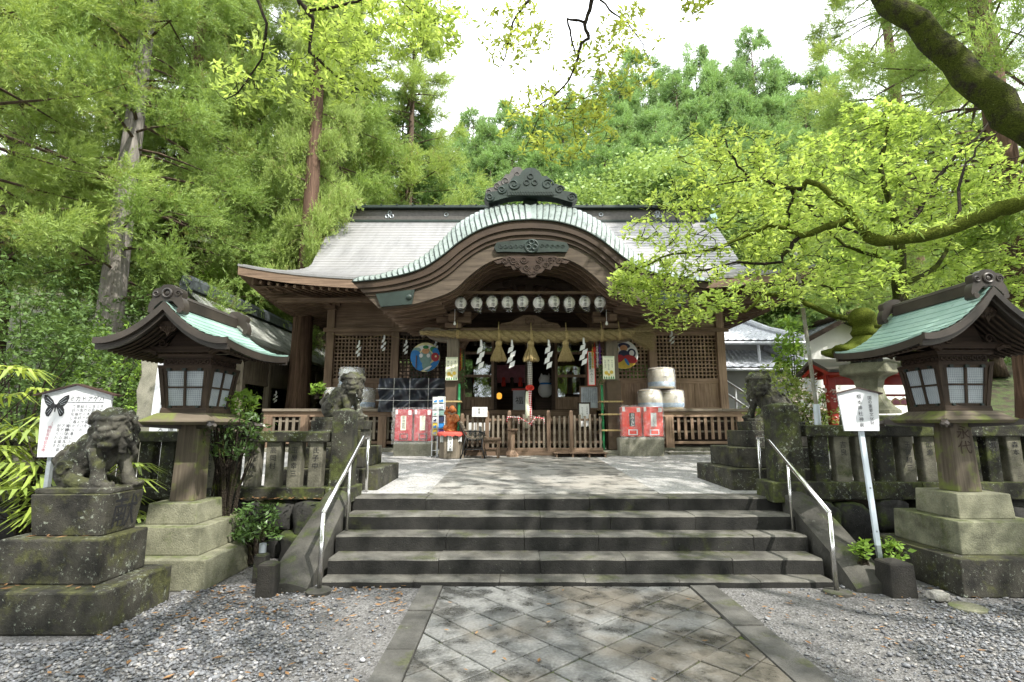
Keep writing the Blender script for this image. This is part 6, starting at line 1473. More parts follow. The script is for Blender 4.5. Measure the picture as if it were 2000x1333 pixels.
E((-.13, -.02, .08), (.075, .08, .08)); Tn([(.06, -.09, .4), (.0, -.125, .3), (-.07, -.11, .12)], .014); Tn([(-.06, -.09, .4), (-.02, -.12, .34)], .014); E((0, .02, .565), (.05, .05, .03)); m.lathe((c.x, 12.05, fz), [(.15, 0), (.15, .015)], 16)
tag(link('wooden_figurine', remesh(m, .008, 'wooden_figurine', M['carved'], .003, 3), None, (0, 0, 0)), 'glossy orange brown carving of a laughing robed figure on the red cloth', 'figurine')
# ---- bench chair, stool, ash stand, step pallet
T = thing('garden_seat', 'curved slatted garden seat with scrolled black iron arms', 'seat', (P(925, 900, 12.1).x, 12.1, plaza_z(12.1)))
sx = P(925, 900, 12.1).x; zb = plaza_z(12.1); curve = [(-.33, .80), (-.27, .70), (-.22, .58), (-.15, .47), (-.02, .42), (.14, .43), (.24, .46)]
m = MB()
for k in range(12):
    s = k / 11 * (len(curve) - 1); i = min(int(s), len(curve) - 2); t = s - i; x = curve[i][0] + (curve[i + 1][0] - curve[i][0]) * t; z = curve[i][1] + (curve[i + 1][1] - curve[i][1]) * t; dx, dz = curve[i + 1][0] - curve[i][0], curve[i + 1][1] - curve[i][1]; l = math.hypot(dx, dz); dx, dz = dx / l, dz / l
    m.hexa([(sx + x - dx * .028, 11.85, zb + z - dz * .028), (sx + x + dx * .028, 11.85, zb + z + dz * .028), (sx + x + dx * .028, 12.55, zb + z + dz * .028), (sx + x - dx * .028, 12.55, zb + z - dz * .028)], [(sx + x - dx * .028 - dz * .02, 11.85, zb + z - dz * .028 + dx * .02), (sx + x + dx * .028 - dz * .02, 11.85, zb + z + dz * .028 + dx * .02), (sx + x + dx * .028 - dz * .02, 12.55, zb + z + dz * .028 + dx * .02), (sx + x - dx * .028 - dz * .02, 12.55, zb + z - dz * .028 + dx * .02)])
sub(m, 'slats', M['greyx'], T)
for y in (11.83, 12.57):
    m = MB(); m.tube([(sx + x, y, zb + z - .012) for x, z in curve], .014, 6); m.tube([(sx - .17, y, zb + .47), (sx - .2, y, zb + .3), (sx - .24, y, zb + .1), (sx - .28, y, zb + .0)], .018, 6); m.tube([(sx + .22, y, zb + .45), (sx + .2, y, zb + .28), (sx + .25, y, zb + .1), (sx + .27, y, zb)], .018, 6); m.tube([(sx - .22, y, zb + .2), (sx + .22, y, zb + .2)], .012, 6); sub(m, 'leg_frame', M['iron'], T, smooth=True)
    m = MB(); m.tube([(sx - .2, y, zb + .60), (sx - .05, y, zb + .6), (sx + .12, y, zb + .6), (sx + .22, y, zb + .56), (sx + .24, y, zb + .48)], .013, 6)
    for k in range(3): m.spiral((sx - .06 + k * .11, y, zb + .53), .05, 1.5, .009, (-1) ** k)
    sub(m, 'arm', M['iron'], T, smooth=True)
T = thing('wooden_stool', 'plain brown wooden stool beside the garden seat', 'stool', (P(959, 900, 12.0).x, 12.0, plaza_z(12))); sx = P(959, 900, 12.0).x; zb = plaza_z(12)
m = MB(); m.bb(sx - .225, sx + .215, 11.85, 12.2, zb + .40, zb + .46); sub(m, 'seat', M['woodx'], T, bevel=.008)
for a in (-.18, .165):
    for y in (11.9, 12.14): m = MB(); m.bb(sx + a - .03, sx + a + .03, y - .03, y + .03, zb, zb + .3995); sub(m, 'leg', M['woodz'], T, bevel=.004)
m = MB(); m.bb(sx - .15, sx + .135, 12.0, 12.04, zb + .15, zb + .20); m.bb(sx - .15, sx + .135, 11.885, 11.92, zb + .33, zb + .3995); sub(m, 'stretcher', M['woodx'], T)
T = thing('wooden_pedestal', 'turned wooden pedestal with a small dish top before the picket fence', 'pedestal', (P(1001, 893, 12.35).x, 12.35, plaza_z(12.35))); sx = P(1001, 893, 12.35).x; zb = plaza_z(12.35)
m = MB(); m.lathe((sx, 12.35, zb), [(.14, 0), (.14, .05), (.12, .08), (.05, .17)], 6); sub(m, 'foot', M['warmz'], T); m = MB(); m.lathe((sx, 12.35, zb + .17), [(.05, 0), (.055, .2), (.05, .42)], 14); sub(m, 'stem', M['warmz'], T, smooth=40); m = MB(); m.lathe((sx, 12.35, zb + .59), [(.10, 0), (.135, .03), (.14, .065), (.12, .065), (.11, .04)], 18); sub(m, 'dish', M['woodz'], T, smooth=40)
T = thing('step_pallet', 'low brown slatted wooden step lying before the right porch pillar', 'pallet', (P(1134, 890, 12.3).x, 12.4, plaza_z(12.3))); zb = plaza_z(12.3); a, b = P(1082, 890, 12.3).x, P(1186, 890, 12.3).x
m = MB()
for k in range(4): m.bb(a, b, 12.16 + k * .115, 12.265 + k * .115, zb + .085, zb + .105)
sub(m, 'slats', M['woodx'], T); m = MB()
for k in range(4): x = a + .04 + (b - a - .12) * k / 3; m.bb(x, x + .04, 12.18, 12.6, zb, zb + .0845)
sub(m, 'bearers', M['woody'], T)
# white stones by the drain on the right
V = MB(); rs = random.Random(4)
for _ in range(160): x, y = rs.uniform(3.95, 6.6), rs.uniform(13.2, 13.6); s_ = rs.uniform(.03, .07); V.ball((x, y, plaza_z(13.3) + .02), (s_, s_ * .8, s_ * .6), 7, 5)
o = V.build('white_pebbles', M['white_stone'], None, smooth=True); o['kind'] = 'stuff'; o['label'] = 'white pebbles along the foot of the hall'
m = MB(); m.bb(3.9, 7.6, 12.98, 13.12, .85, .93); struct(m.build('drain_kerb', M['granite'], bevel=.01))

# ================================================================ NEIGHBOURING BUILDINGS AND COURT THINGS
def tile_slope(m, A, B, C_, D_, n, rows, amp=.04):  # eave A-B, ridge D-C; rounded tile columns and courses
    A, B, C_, D_ = map(Vector, (A, B, C_, D_)); nrm = (B - A).cross(D_ - A).normalized(); nrm = nrm if nrm.z > 0 else -nrm; G = []
    for j in range(rows * 2 + 1):
        t = j / (rows * 2); st = (.035 if j % 2 == 0 else 0); r = []
        for i in range(n * 6 + 1):
            s = i / (n * 6); p = A.lerp(B, s).lerp(D_.lerp(C_, s), t); r.append(p + nrm * (amp * max(0, math.cos(2 * math.pi * s * n)) + st) - Vector((0, 0, .12 * math.sin(math.pi * t))))
        G.append(r)
    m.grid(G)
# left low hall with an open front
T = thing('side_hall', 'long low wooden hall with a mossy shingle roof behind the left lantern', 'hall', (-9.5, 20.5, .95))
def smooth_slope(m, xe, ze, xr, zr, y0, y1, rows, sgn):
    G = []
    for j in range(rows * 3 + 1):
        t = j / (rows * 3); st = .02 * (1 - (j % 3) / 2); z = ze + (zr - ze) * t ** 1.2 + st; r = [(xe + (xr - xe) * t, y0 + (y1 - y0) * k / 10, z) for k in range(11)]; G.append(r)
    m.shell(G, .10)
m = MB(); smooth_slope(m, -7.45, 3.92, -9.5, 5.55, 14.6, 27, 22, 1); sub(m, 'roof_slope', M['oldtile'], T, smooth=20)
m = MB(); smooth_slope(m, -11.6, 3.92, -9.5, 5.55, 14.6, 27, 22, 1); sub(m, 'roof_slope', M['oldtile'], T, smooth=20)
m = MB(); m.bb(-9.72, -9.28, 14.5, 27.1, 5.5, 5.78); m.tube([(-9.5, 14.45, 5.8), (-9.5, 27.1, 5.8)], .16, 8); sub(m, 'ridge', M['tile_dk'], T, smooth=40)
m = MB()
for k in range(44): m.bb(-7.62, -7.55, 15.0 + k * .27, 15.13 + k * .27, 3.70, 3.83)
m.bb(-8.1, -7.62, 14.9, 26.9, 3.74, 3.82); sub(m, 'rafter_ends', M['greyx'], T)
for y in (15.3, 17.0, 18.9, 21.0, 23.2, 25.4):
    for x in (-8.1, -11): m = MB(); m.bb(x - .09, x + .09, y - .09, y + .09, .9, 3.75); sub(m, 'post', M['greyz'], T)
m = MB(); k = 15.4
while k < 26.5: m.bb(-8.12, -8.07, k, k + .19, 2.95, 3.72); k += .2
m.bb(-8.16, -8.04, 15.2, 26.5, 2.84, 2.95); x = -11
while x < -8.2: m.bb(x, x + .19, 15.2, 15.25, 2.95, 4.6 - abs(x + 9.5) * .7); x += .2
m.bb(-11, -8.1, 15.15, 15.3, 2.84, 2.95); sub(m, 'wall_boards', M['greyz'], T)
m = MB(); m.bb(-11.0, -8.3, 26.4, 26.5, .95, 3.7); m.bb(-11.05, -10.95, 15.4, 26.4, .95, 3.7); m.bb(-11, -8.2, 15.2, 26.5, .96, 1.6); sub(m, 'inner_wall', M['darkz'], T)
m = MB()
for y in (17.2, 19.6, 20.6): shide(P(0, 0, y).x * 0 + 0, 0, 0, y, '', 0) if False else None
for u, v0, v1, D, lb in ((540, 764, 786, 17.2, 'small paper streamer on the low hall left of the big trunk'), (601, 775, 795, 21.0, 'small paper streamer on the low hall right of the big trunk'), (617, 778, 796, 22.0, 'small paper streamer on the low hall nearest the shrine')): shide(u, v0, v1, D, lb, .09)
# right: tiled roofs
def house(name, lb, fn): T = thing(name, lb, 'house', fn[0]); fn[1](T); return T
def h1(T):
    m = MB(); m.bb(8.8, 11.6, 21.2, 28, .95, 3.9); m.bb(9.0, 11.2, 22.0, 28, 3.9, 5.2); sub(m, 'wall', M['greywall'], T)
    m = MB(); tile_slope(m, (8.0, 19.9, 3.80), (11.9, 19.9, 3.80), (11.0, 22, 4.75), (8.8, 22, 4.75), 12, 7); tile_slope(m, (11.9, 19.9, 3.80), (11.9, 28, 3.80), (11.0, 28, 4.75), (11.0, 22, 4.75), 22, 6); sub(m, 'lower_roof', M['tile'], T)
    m = MB(); m.tube([(11.95, 19.85, 3.92), (11.5, 20.9, 4.35), (11.0, 22.0, 4.9)], .13, 8); m.tube([(8.0, 19.9, 3.74), (11.95, 19.9, 3.74)], .06, 6); m.ball((11.95, 19.85, 3.95), .14, 8, 6); sub(m, 'roof_trim', M['tile'], T, smooth=40)
    m = MB(); tile_slope(m, (8.2, 20.6, 4.98), (11.9, 20.6, 4.98), (10.4, 24.2, 6.75), (8.8, 24.2, 6.75), 12, 12); tile_slope(m, (11.9, 20.6, 4.98), (11.9, 28, 4.98), (10.4, 28, 6.75), (10.4, 24.2, 6.75), 22, 9); sub(m, 'upper_roof', M['tile'], T)
    m = MB(); m.tube([(11.95, 20.55, 5.1), (11.3, 22.2, 5.75), (10.4, 24.2, 6.9)], .14, 8); m.tube([(8.2, 20.58, 4.9), (12.0, 20.58, 4.9)], .07, 6); m.tube([(10.1, 20.75, 4.9), (10.1, 20.75, 3.9)], .06, 6); m.bb(8.4, 10.6, 24.1, 24.4, 6.7, 7.0); sub(m, 'roof_trim', M['tile'], T, smooth=40)
house('tiled_house', 'grey house with two tiers of silver tiled roof right of the shrine', ((10, 22, .95), h1))
def h2(T):
    m = MB(); m.add([(12.9, 24, .95), (19.0, 24, .95), (19.0, 24, 4.9), (15.8, 24, 6.4), (12.9, 24, 4.95)], [(0, 1, 2, 3, 4)]); m.bb(12.9, 13.0, 24, 30, .95, 4.9); sub(m, 'wall', M['plaster'], T)
    m = MB(); tile_slope(m, (12.3, 23.5, 4.75), (12.3, 31, 4.75), (15.8, 31, 6.6), (15.8, 23.5, 6.6), 24, 10); tile_slope(m, (19.4, 23.5, 4.75), (19.4, 31, 4.75), (15.8, 31, 6.6), (15.8, 23.5, 6.6), 24, 10); sub(m, 'roof', M['tile_dk'], T)
    m = MB(); m.bar((12.2, 23.5, 4.7), (15.8, 23.5, 6.58), .2, .22, (0, 1, 0)); m.bar((19.4, 23.5, 4.7), (15.8, 23.5, 6.58), .2, .22, (0, 1, 0)); m.tube([(15.8, 23.3, 6.75), (15.8, 31, 6.75)], .16, 8); sub(m, 'barge_board', M['darkx'], T)
house('white_house', 'white plastered gable house with a dark barge board beyond the hedge', ((16, 24, .95), h2))
def h3(T):
    m = MB(); m.bb(11.5, 20, 29.5, 34, 1.5, 5.5); sub(m, 'wall', M['greywall'], T); m = MB(); tile_slope(m, (11.2, 28.6, 5.2), (19, 28.6, 5.2), (18.6, 32.0, 7.9), (13.6, 32.0, 7.4), 22, 12); sub(m, 'roof', M['tile'], T); m = MB(); m.bar((13.5, 32, 7.5), (18.7, 32, 8.0), .4, .35); sub(m, 'ridge', M['tile_dk'], T)
house('tiled_house', 'silver tiled roof with a dark ridge rising behind the white gable house', ((15, 30, .95), h3))
m = MB(); a, b = P(1415, 742, 18.2), P(1492, 792, 16.2)
m.bar(a, b, .05, .05); m.bar(a + Vector((0, 0, -.45)), b + Vector((0, 0, -.45)), .05, .05)
for t in (.3, .65, 1): q = a.lerp(b, t); m.bar(q, q - Vector((0, 0, 1.0)), .05, .05, (0, 1, 0))
m.bar(P(1463, 735, 18), P(1463, 735, 18) - Vector((0, 0, 1.4)), .05, .05, (0, 1, 0)); tag(m.build('stair_rail', M['white']), 'white metal stair rail at the right corner of the shrine hall', 'railing')
# red votive rack with hanging wooden plaques
T = thing('votive_rack', 'vermilion roofed rack hung with wooden plaques behind the stone lantern', 'rack', (7.3, 10, .9)); x0, x1 = P(1624, 780, 10).x, P(1824, 780, 10).x
for x in (x0, x1): m = MB(); m.bb(x - .07, x + .07, 9.93, 10.07, .9, 2.62); sub(m, 'post', M['red'], T, bevel=.006)
m = MB(); m.bb(x0 - .1, x1 + .1, 9.95, 10.05, 2.37, 2.56); m.bb(x0, x1, 9.97, 10.03, 1.99, 2.05); m.bb(x0, x1, 9.97, 10.03, 1.62, 1.68); m.bb(x0, x1, 9.97, 10.03, 2.15, 2.19); sub(m, 'rails', M['red'], T, bevel=.004)
m = MB(); m.prismx([(9.45, 2.62), (10, 2.88), (10.55, 2.62), (10.55, 2.57), (10, 2.80), (9.45, 2.57)], x0 - .35, x1 + .35); sub(m, 'roof', M['bronze'], T); m = MB(); m.prismx([(9.52, 2.565), (10, 2.78), (10.48, 2.565), (10.4, 2.53), (10, 2.7), (9.6, 2.53)], x0 - .28, x1 + .28)
for x in (x0, x1): m.bb(x - .04, x + .04, 9.6, 10.4, 2.5, 2.57)
sub(m, 'eave_frame', M['red'], T)
M['ema'] = wood('pale_plaque_wood', (.42, .26, .12), (.62, .43, .24), 'z', .6)
k = 0
for zr in (2.15, 1.80):
    x = x0 + .16
    while x < x1 - .1:
        if not (6.25 < x < 6.75):
            m = MB(); a = random.uniform(-.12, .12); y = 9.93 - random.uniform(0, .03); w = .085
            q = [(-w, -.15), (w, -.15), (w, -.05), (0, 0), (-w, -.05)]; q = [(x + px * math.cos(a) - pz * math.sin(a), zr - .03 + px * math.sin(a) + pz * math.cos(a)) for px, pz in q]; m.prism(q, y, y + .012)
            pk = random.random() < .25; o = tag(m.build('votive_plaque', M['ema']), 'wooden votive plaque on the red rack, %s row, %d from the left' % ('upper' if zr > 2 else 'lower', k % 12 + 1) if False else 'pale wooden votive plaque hanging in the %s row of the red rack' % ('upper' if zr > 2 else 'lower') if not pk else 'wooden votive plaque with a pink picture in the %s row of the red rack' % ('upper' if zr > 2 else 'lower'), 'plaque', 'votive plaques of the %s row%s' % ('upper' if zr > 2 else 'lower', ' with pink pictures' if pk else ''))
            if pk: m = MB(); m.prism([(x + (px - x) * .75, zr - .125 + (pz - (zr - .125)) * .62) for px, pz in q], y - .003, y - .001); m.build('picture', M['pinkp'] if 'pinkp' in M else M['pink'], o)
            m = MB(); m.tube([(x, y, zr - .03), (x, 9.965, zr + .01)], .004, 4); m.build('cord', M['redbox'], o); k += 1
        x += random.uniform(.15, .19)
# mossy stone lantern
c = P(1692, 700, 8.7); sx, sy = c.x, 8.7; T = thing('stone_lantern', 'tall moss capped stone lantern behind the right fence', 'lantern', (sx, sy, .8))
zz = lambda v: P(1692, v, 8.7).z
m = MB(); m.lathe((sx, sy, .8), [(.55, 0), (.55, .25), (.45, .27), (.45, .5)], 6); m.lathe((sx, sy, 1.3), [(.5, 0), (.52, .1), (.48, zz(812) - 1.3)], 18); sub(m, 'base', M['fence_m'], T, bevel=.02, seg=2)
m = MB(); zb_, zt_ = zz(808), zz(738); h = zt_ - zb_; m.lathe((sx, sy, zb_), [(.40, 0), (.40, h * .08), (.31, h * .2), (.22, h * .45), (.19, h * .7), (.22, h * .92), (.27, h)], 6, rot=R(30)); sub(m, 'shaft', M['stone_l'], T, smooth=30)
m = MB(); h = zz(712) - zz(738); m.lathe((sx, sy, zz(738)), [(.27, 0), (.42, h * .25), (.42, h)], 6, rot=R(30)); sub(m, 'platform', M['stone_l'], T, bevel=.015)
m = MB(); m.lathe((sx, sy, zz(712)), [(.24, 0), (.22, .2), (.23, zz(688) - zz(712))], 6, rot=R(30)); sub(m, 'fire_box', M['stone_d'], T, bevel=.01)
m = MB(); n = 36; G = []
for k, (r, z) in enumerate([(.10, .34), (.2, .25), (.34, .14), (.48, .06), (.60, .03), (.60, -.03), (.3, -.02), (.05, -.02)]):
    G.append([(sx + r * (1 + .12 * math.cos(6 * (2 * math.pi * i / n)) * (r > .3)) * math.cos(2 * math.pi * i / n + .3), sy + r * (1 + .12 * math.cos(6 * 2 * math.pi * i / n) * (r > .3)) * math.sin(2 * math.pi * i / n + .3), zz(690) + z + (.07 * max(0, math.cos(6 * 2 * math.pi * i / n)) if r > .45 else 0)) for i in range(n + 1)])
m.grid(G); sub(m, 'roof', M['moss'], T, smooth=True)
m = MB(); m.lathe((sx, sy, zz(690) + .28), [(.16, 0), (.2, .08), (.16, .14), (.16, .2), (.2, .24), (.215, .32), (.19, .42), (.10, .50), (.02, .52)], 18); sub(m, 'finial', M['moss'], T, smooth=True)
m = MB(); a, b = P(1598, 832, 9.4), P(1552, 485, 9.4); m.tube([(a.x, 9.4, .85), (a.x, 9.4, P(0, 790, 9.4).z)], .055, 12); p = m.v[:]; PL = thing('metal_pole', 'slender rusting grey metal pole standing behind the stone fence', 'pole', (a.x, 9.4, .85)); sub(m, 'socket', M['lblue'], PL, smooth=40)
M['rustpole'] = stone('rusty_painted_steel', (.40, .42, .40), (.24, .2, .15), 0, .0, lcol=(.3, .15, .06)); m = MB(); m.tube([(a.x, 9.4, P(0, 790, 9.4).z), (b.x, 9.4, b.z)], .034, 10); sub(m, 'shaft', M['rustpole'], PL, smooth=40)
# ================================================================ VEGETATION
def nrm(a): return a / np.maximum(np.linalg.norm(a, axis=-1, keepdims=True), 1e-9)
def tails(rs, p, d, L, K, bl, bw, spread=.52, up=.10):
    """feathery needle sprays: p (n,3) bases, d (n,3) axes, L (n) lengths -> quads (n*K,4,3) and tints"""
    n = len(p); t = (np.arange(K)[None] + rs.rand(n, K)) / K
    pos_ = p[:, None] + d[:, None] * (L[:, None] * t)[..., None]
    r = nrm(rs.normal(size=(n, K, 3))); perp = nrm(r - d[:, None] * (r * d[:, None]).sum(-1, keepdims=True))
    dr = nrm(d[:, None] * (1 - spread * .45) + perp * spread + np.array([0, 0, up])); ln = bl * (1.05 - .45 * t) * rs.uniform(.75, 1.25, (n, K))
    sd = nrm(np.cross(dr, rs.normal(size=(n, K, 3)))) * bw
    a = pos_; b = pos_ + dr * (ln * .45)[..., None]; c = pos_ + dr * ln[..., None]
    V = np.stack([a, b + sd, c, b - sd], 2).reshape(-1, 4, 3)
    tint = (rs.rand(n)[:, None] * .5 + .35 * t + rs.rand(n, K) * .15).clip(0, 1)
    dead = rs.rand(n) < .045; tint = np.where(dead[:, None], .96, tint * .89)
    return V, tint.ravel()
def cedar(name, seed, H, z0, Rm, nbr, ncl, ntl, K, tl, bl, bw, mat, power=.75, tmin=.35):
    rs = np.random.RandomState(seed); Pt = []; Dr = []; Ln = []; br = MB()
    for i in range(nbr):
        f = (i + rs.rand()) / nbr; z = z0 + (H - z0) * f ** .9; a = rs.rand() * 6.283; L = Rm * (1 - f) ** power * rs.uniform(.65, 1.15) + .25
        o = np.array([math.cos(a), math.sin(a), 0]); sl = rs.uniform(-.05, .35); dp = rs.uniform(.25, .6); pth = []
        pt = lambda t: o * L * t + np.array([0, 0, z + L * (sl * t - dp * t * t + .22 * t ** 4)])
        for t in (0, .25, .5, .75, 1): pth.append(tuple(pt(t)))
        br.tube(pth, [.02 + .009 * L, .018 + .007 * L, .012 + .005 * L, .010, .005], 4, cap=False)
        m_ = max(2, int(ncl * (.35 + .65 * L / Rm)))
        for k in range(m_):
            t = rs.uniform(tmin, 1.0) ** .8; c = pt(t) + rs.normal(size=3) * np.array([.16, .16, .10]) * L * .55 * (1.1 - .3 * t)
            m2 = ntl; dd = nrm(rs.normal(size=(m2, 3)) * .75 + o * .8 + np.array([0, 0, .32]))
            Pt.append(np.repeat(c[None], m2, 0) + dd * .05 + rs.normal(size=(m2, 3)) * .08 * tl / .4); Dr.append(dd); Ln.append(tl * rs.uniform(.6, 1.2, m2))
    V, T_ = tails(rs, np.concatenate(Pt), np.concatenate(Dr), np.concatenate(Ln), K, bl, bw)
    me = raw_mesh(name + '_crown', V, 4, T_, mat)
    bm_ = bpy.data.meshes.new(name + '_limbs'); bm_.from_pydata(br.v, [], br.f); bm_.materials.append(M['bark_dk']); return me, bm_, len(V)
CED = [cedar('cedar', 11, 26, 4.2, 4.3, 135, 12, 14, 24, .52, .15, .0092, M['cedar']), cedar('cedar', 12, 26, 4.8, 4.6, 130, 12, 14, 24, .54, .16, .0092, M['cedar_b'])]
CED.append(cedar('slim_cedar', 13, 26, 4.9, 2.5, 165, 15, 14, 24, .50, .15, .0092, M['cedar_b'], .5, .08))
FAR = [cedar('far_cedar', 21, 20, 2.0, 4.5, 125, 8, 11, 15, .66, .26, .022, M['cedar_far'], .55), cedar('far_cedar', 22, 20, 2.5, 4.8, 120, 8, 11, 15, .70, .26, .022, M['cedar_far'], .5)]
def leaf_blob_tree(name, seed, H, z0, Rm, nc, nl, ls, mat):
    rs = np.random.RandomState(seed); C_ = []; 
    while len(C_) < nc:
        q = rs.uniform(-1, 1, 3)
        if np.linalg.norm(q) < 1: C_.append(q * (.45 + .55 * rs.rand()) / max(np.linalg.norm(q), .3) * .9)
    C_ = np.array(C_) * np.array([Rm, Rm, (H - z0) / 2]) + np.array([0, 0, (H + z0) / 2])
    p = np.repeat(C_, nl, 0) + rs.normal(size=(nc * nl, 3)) * np.array([.42, .42, .24]) * Rm * .35
    d = nrm(rs.normal(size=p.shape) * np.array([1, 1, .45])); s = nrm(np.cross(d, rs.normal(size=p.shape) + np.array([0, 0, 1.5]))) * ls * .3; l = ls * rs.uniform(.7, 1.3, (len(p), 1))
    V = np.stack([p, p + d * l * .5 + s, p + d * l, p + d * l * .5 - s], 1); tint = np.clip(np.repeat(rs.rand(nc), nl) * .6 + rs.rand(len(p)) * .4, 0, .89)
    br = MB()
    for c in C_[::3]: br.tube([(0, 0, z0 * .8), (c[0] * .4, c[1] * .4, z0 + (c[2] - z0) * .55), tuple(c)], [.12, .06, .015], 5, cap=False)
    bm_ = bpy.data.meshes.new(name + '_limbs'); bm_.from_pydata(br.v, [], br.f); bm_.materials.append(M['bark_dk'])
    return raw_mesh(name + '_crown', V, 4, tint, mat), bm_, len(V)
BRD = [leaf_blob_tree('broadleaf', 31, 14, 3, 4.6, 300, 120, .25, M['far_broad'])]
def trunk_mesh(name, h, r0, r1, mat, seed, n=14):
    rs = random.Random(seed); m = MB(); k = 12; path = []; rad = []
    for i in range(k + 1):
        t = i / k; path.append((.12 * math.sin(3 * t + seed), .10 * math.sin(2.3 * t + seed * 2), h * t - .4)); rad.append((r0 + (r1 - r0) * t) * (1 + .45 * math.exp(-t * 14)))
    m.tube(path, rad, n); me = bpy.data.meshes.new(name)
    m.v = [(x * (1 + .05 * math.sin(9 * math.atan2(y, x) + z)), y * (1 + .05 * math.sin(7 * math.atan2(y, x) + z * .7)), z) for x, y, z in m.v]
    me.from_pydata(m.v, [], m.f); me.polygons.foreach_set('use_smooth', [True] * len(me.polygons)); me.materials.append(mat); return me
HP = {'cedar': 25, 'slim_cedar': 25, 'far_cedar': 19, 'broadleaf': 10.5}
TR = {k: trunk_mesh(k, 25, .42, .06, M[k], 3) for k in ('bark_pale', 'bark_red', 'bark_dk')}
def plant_tree(name, label, proto, x, y, z, s, sr, tr, rz, group, cat='tree', trs=1.0):
    T = thing(name, label, cat, (x, y, z), group)
    a = link('crown', proto[0], T, (0, 0, 0)); a.scale = (sr, sr, s); a.rotation_euler = (0, 0, rz)
    b = link('limbs', proto[1], T, (0, 0, 0)); b.scale = (sr, sr, s); b.rotation_euler = (0, 0, rz)
    c = link('trunk', TR[tr], T, (0, 0, 0)); c.scale = (trs, trs, s * HP[proto[0].name.split('_crown')[0]] / 25); c.rotation_euler = (0, 0, rz); return T
NEAR = [(-12.0, 15.0, 0, 1.05, 1.0, 'bark_pale', .95, 'cedar with a pale leaning trunk rising behind the white monument'),
        (-14.2, 11.6, 1, 1.0, 1.0, 'bark_dk', .8, 'cedar with drooping bright sprays above the palms at the left edge'),
        (-13.8, 20, 0, 1.1, 1.0, 'bark_red', 1.2, 'cedar with a thick reddish trunk directly behind the left lantern ridge'),
        (-12.6, 22, 1, 1.05, .95, 'bark_pale', .9, 'cedar with a pale mossy trunk rising behind the low hall roof'),
        (-11.9, 21.4, 0, 1.1, .8, 'bark_dk', .9, 'cedar with a grey brown trunk next to the pale mossy trunk'),
        (-7.15, 17.2, 2, 1.08, .55, 'bark_red', .85, 'cedar with a ridged red trunk standing between the low hall and the shrine'),
        (-9.4, 25, 0, 1.1, 1.05, 'bark_dk', .9, 'tall cedar behind the far end of the low hall'),
        (-6.2, 29, 1, 1.02, 1.05, 'bark_dk', .9, 'tall bright cedar rising behind the left end of the shrine ridge'),
        (-17.5, 17, 1, 1.1, 1.05, 'bark_dk', .9, 'cedar deep in the wood at the left edge, left of the pale trunk'),
        (-21, 19, 0, 1.0, 1.1, 'bark_dk', .9, 'cedar at the far left of the wood, half hidden by nearer sprays'),
        (-23, 26, 1, 1.05, 1.15, 'bark_dk', .9, 'cedar at the back of the wood, seen between nearer trunks at the far left'),
        (-20, 34, 0, 1.05, 1.15, 'bark_dk', .9, 'cedar highest up the left slope, behind the pale leaning trunk'),
        (-17, 25, 0, 1.1, 1.1, 'bark_dk', .9, 'cedar far back in the wood behind the pale leaning trunk'),
        (-12.4, 31, 1, 1.0, 1.05, 'bark_dk', .9, 'cedar far back above the low hall roof'),
        (-9.2, 23.6, 0, .95, .85, 'bark_dk', .8, 'cedar close behind the red trunk at the left end of the shrine roof')]
for k, (x, y, v, s, sr, tr, ts, lb) in enumerate(NEAR): plant_tree('cedar_tree', lb, CED[v], x, y, hill(x, y) - .1, s, sr, tr, k * 1.7, 'cedars of the left wood', 'cedar', ts)
for k, (x, y, v, s, sr, lb) in enumerate([(11.8, 11.5, 0, .95, .9, 'dark cedar with hanging sprays behind the leaning mossy trunk at top right'), (15.5, 19, 1, 1.0, 1.0, 'cedar standing at the right edge beyond the maple')]):
    plant_tree('cedar_tree', lb, CED[v], x, y, hill(x, y), s, sr, 'bark_red', 2 + k, 'cedars on the right', 'cedar', .9)
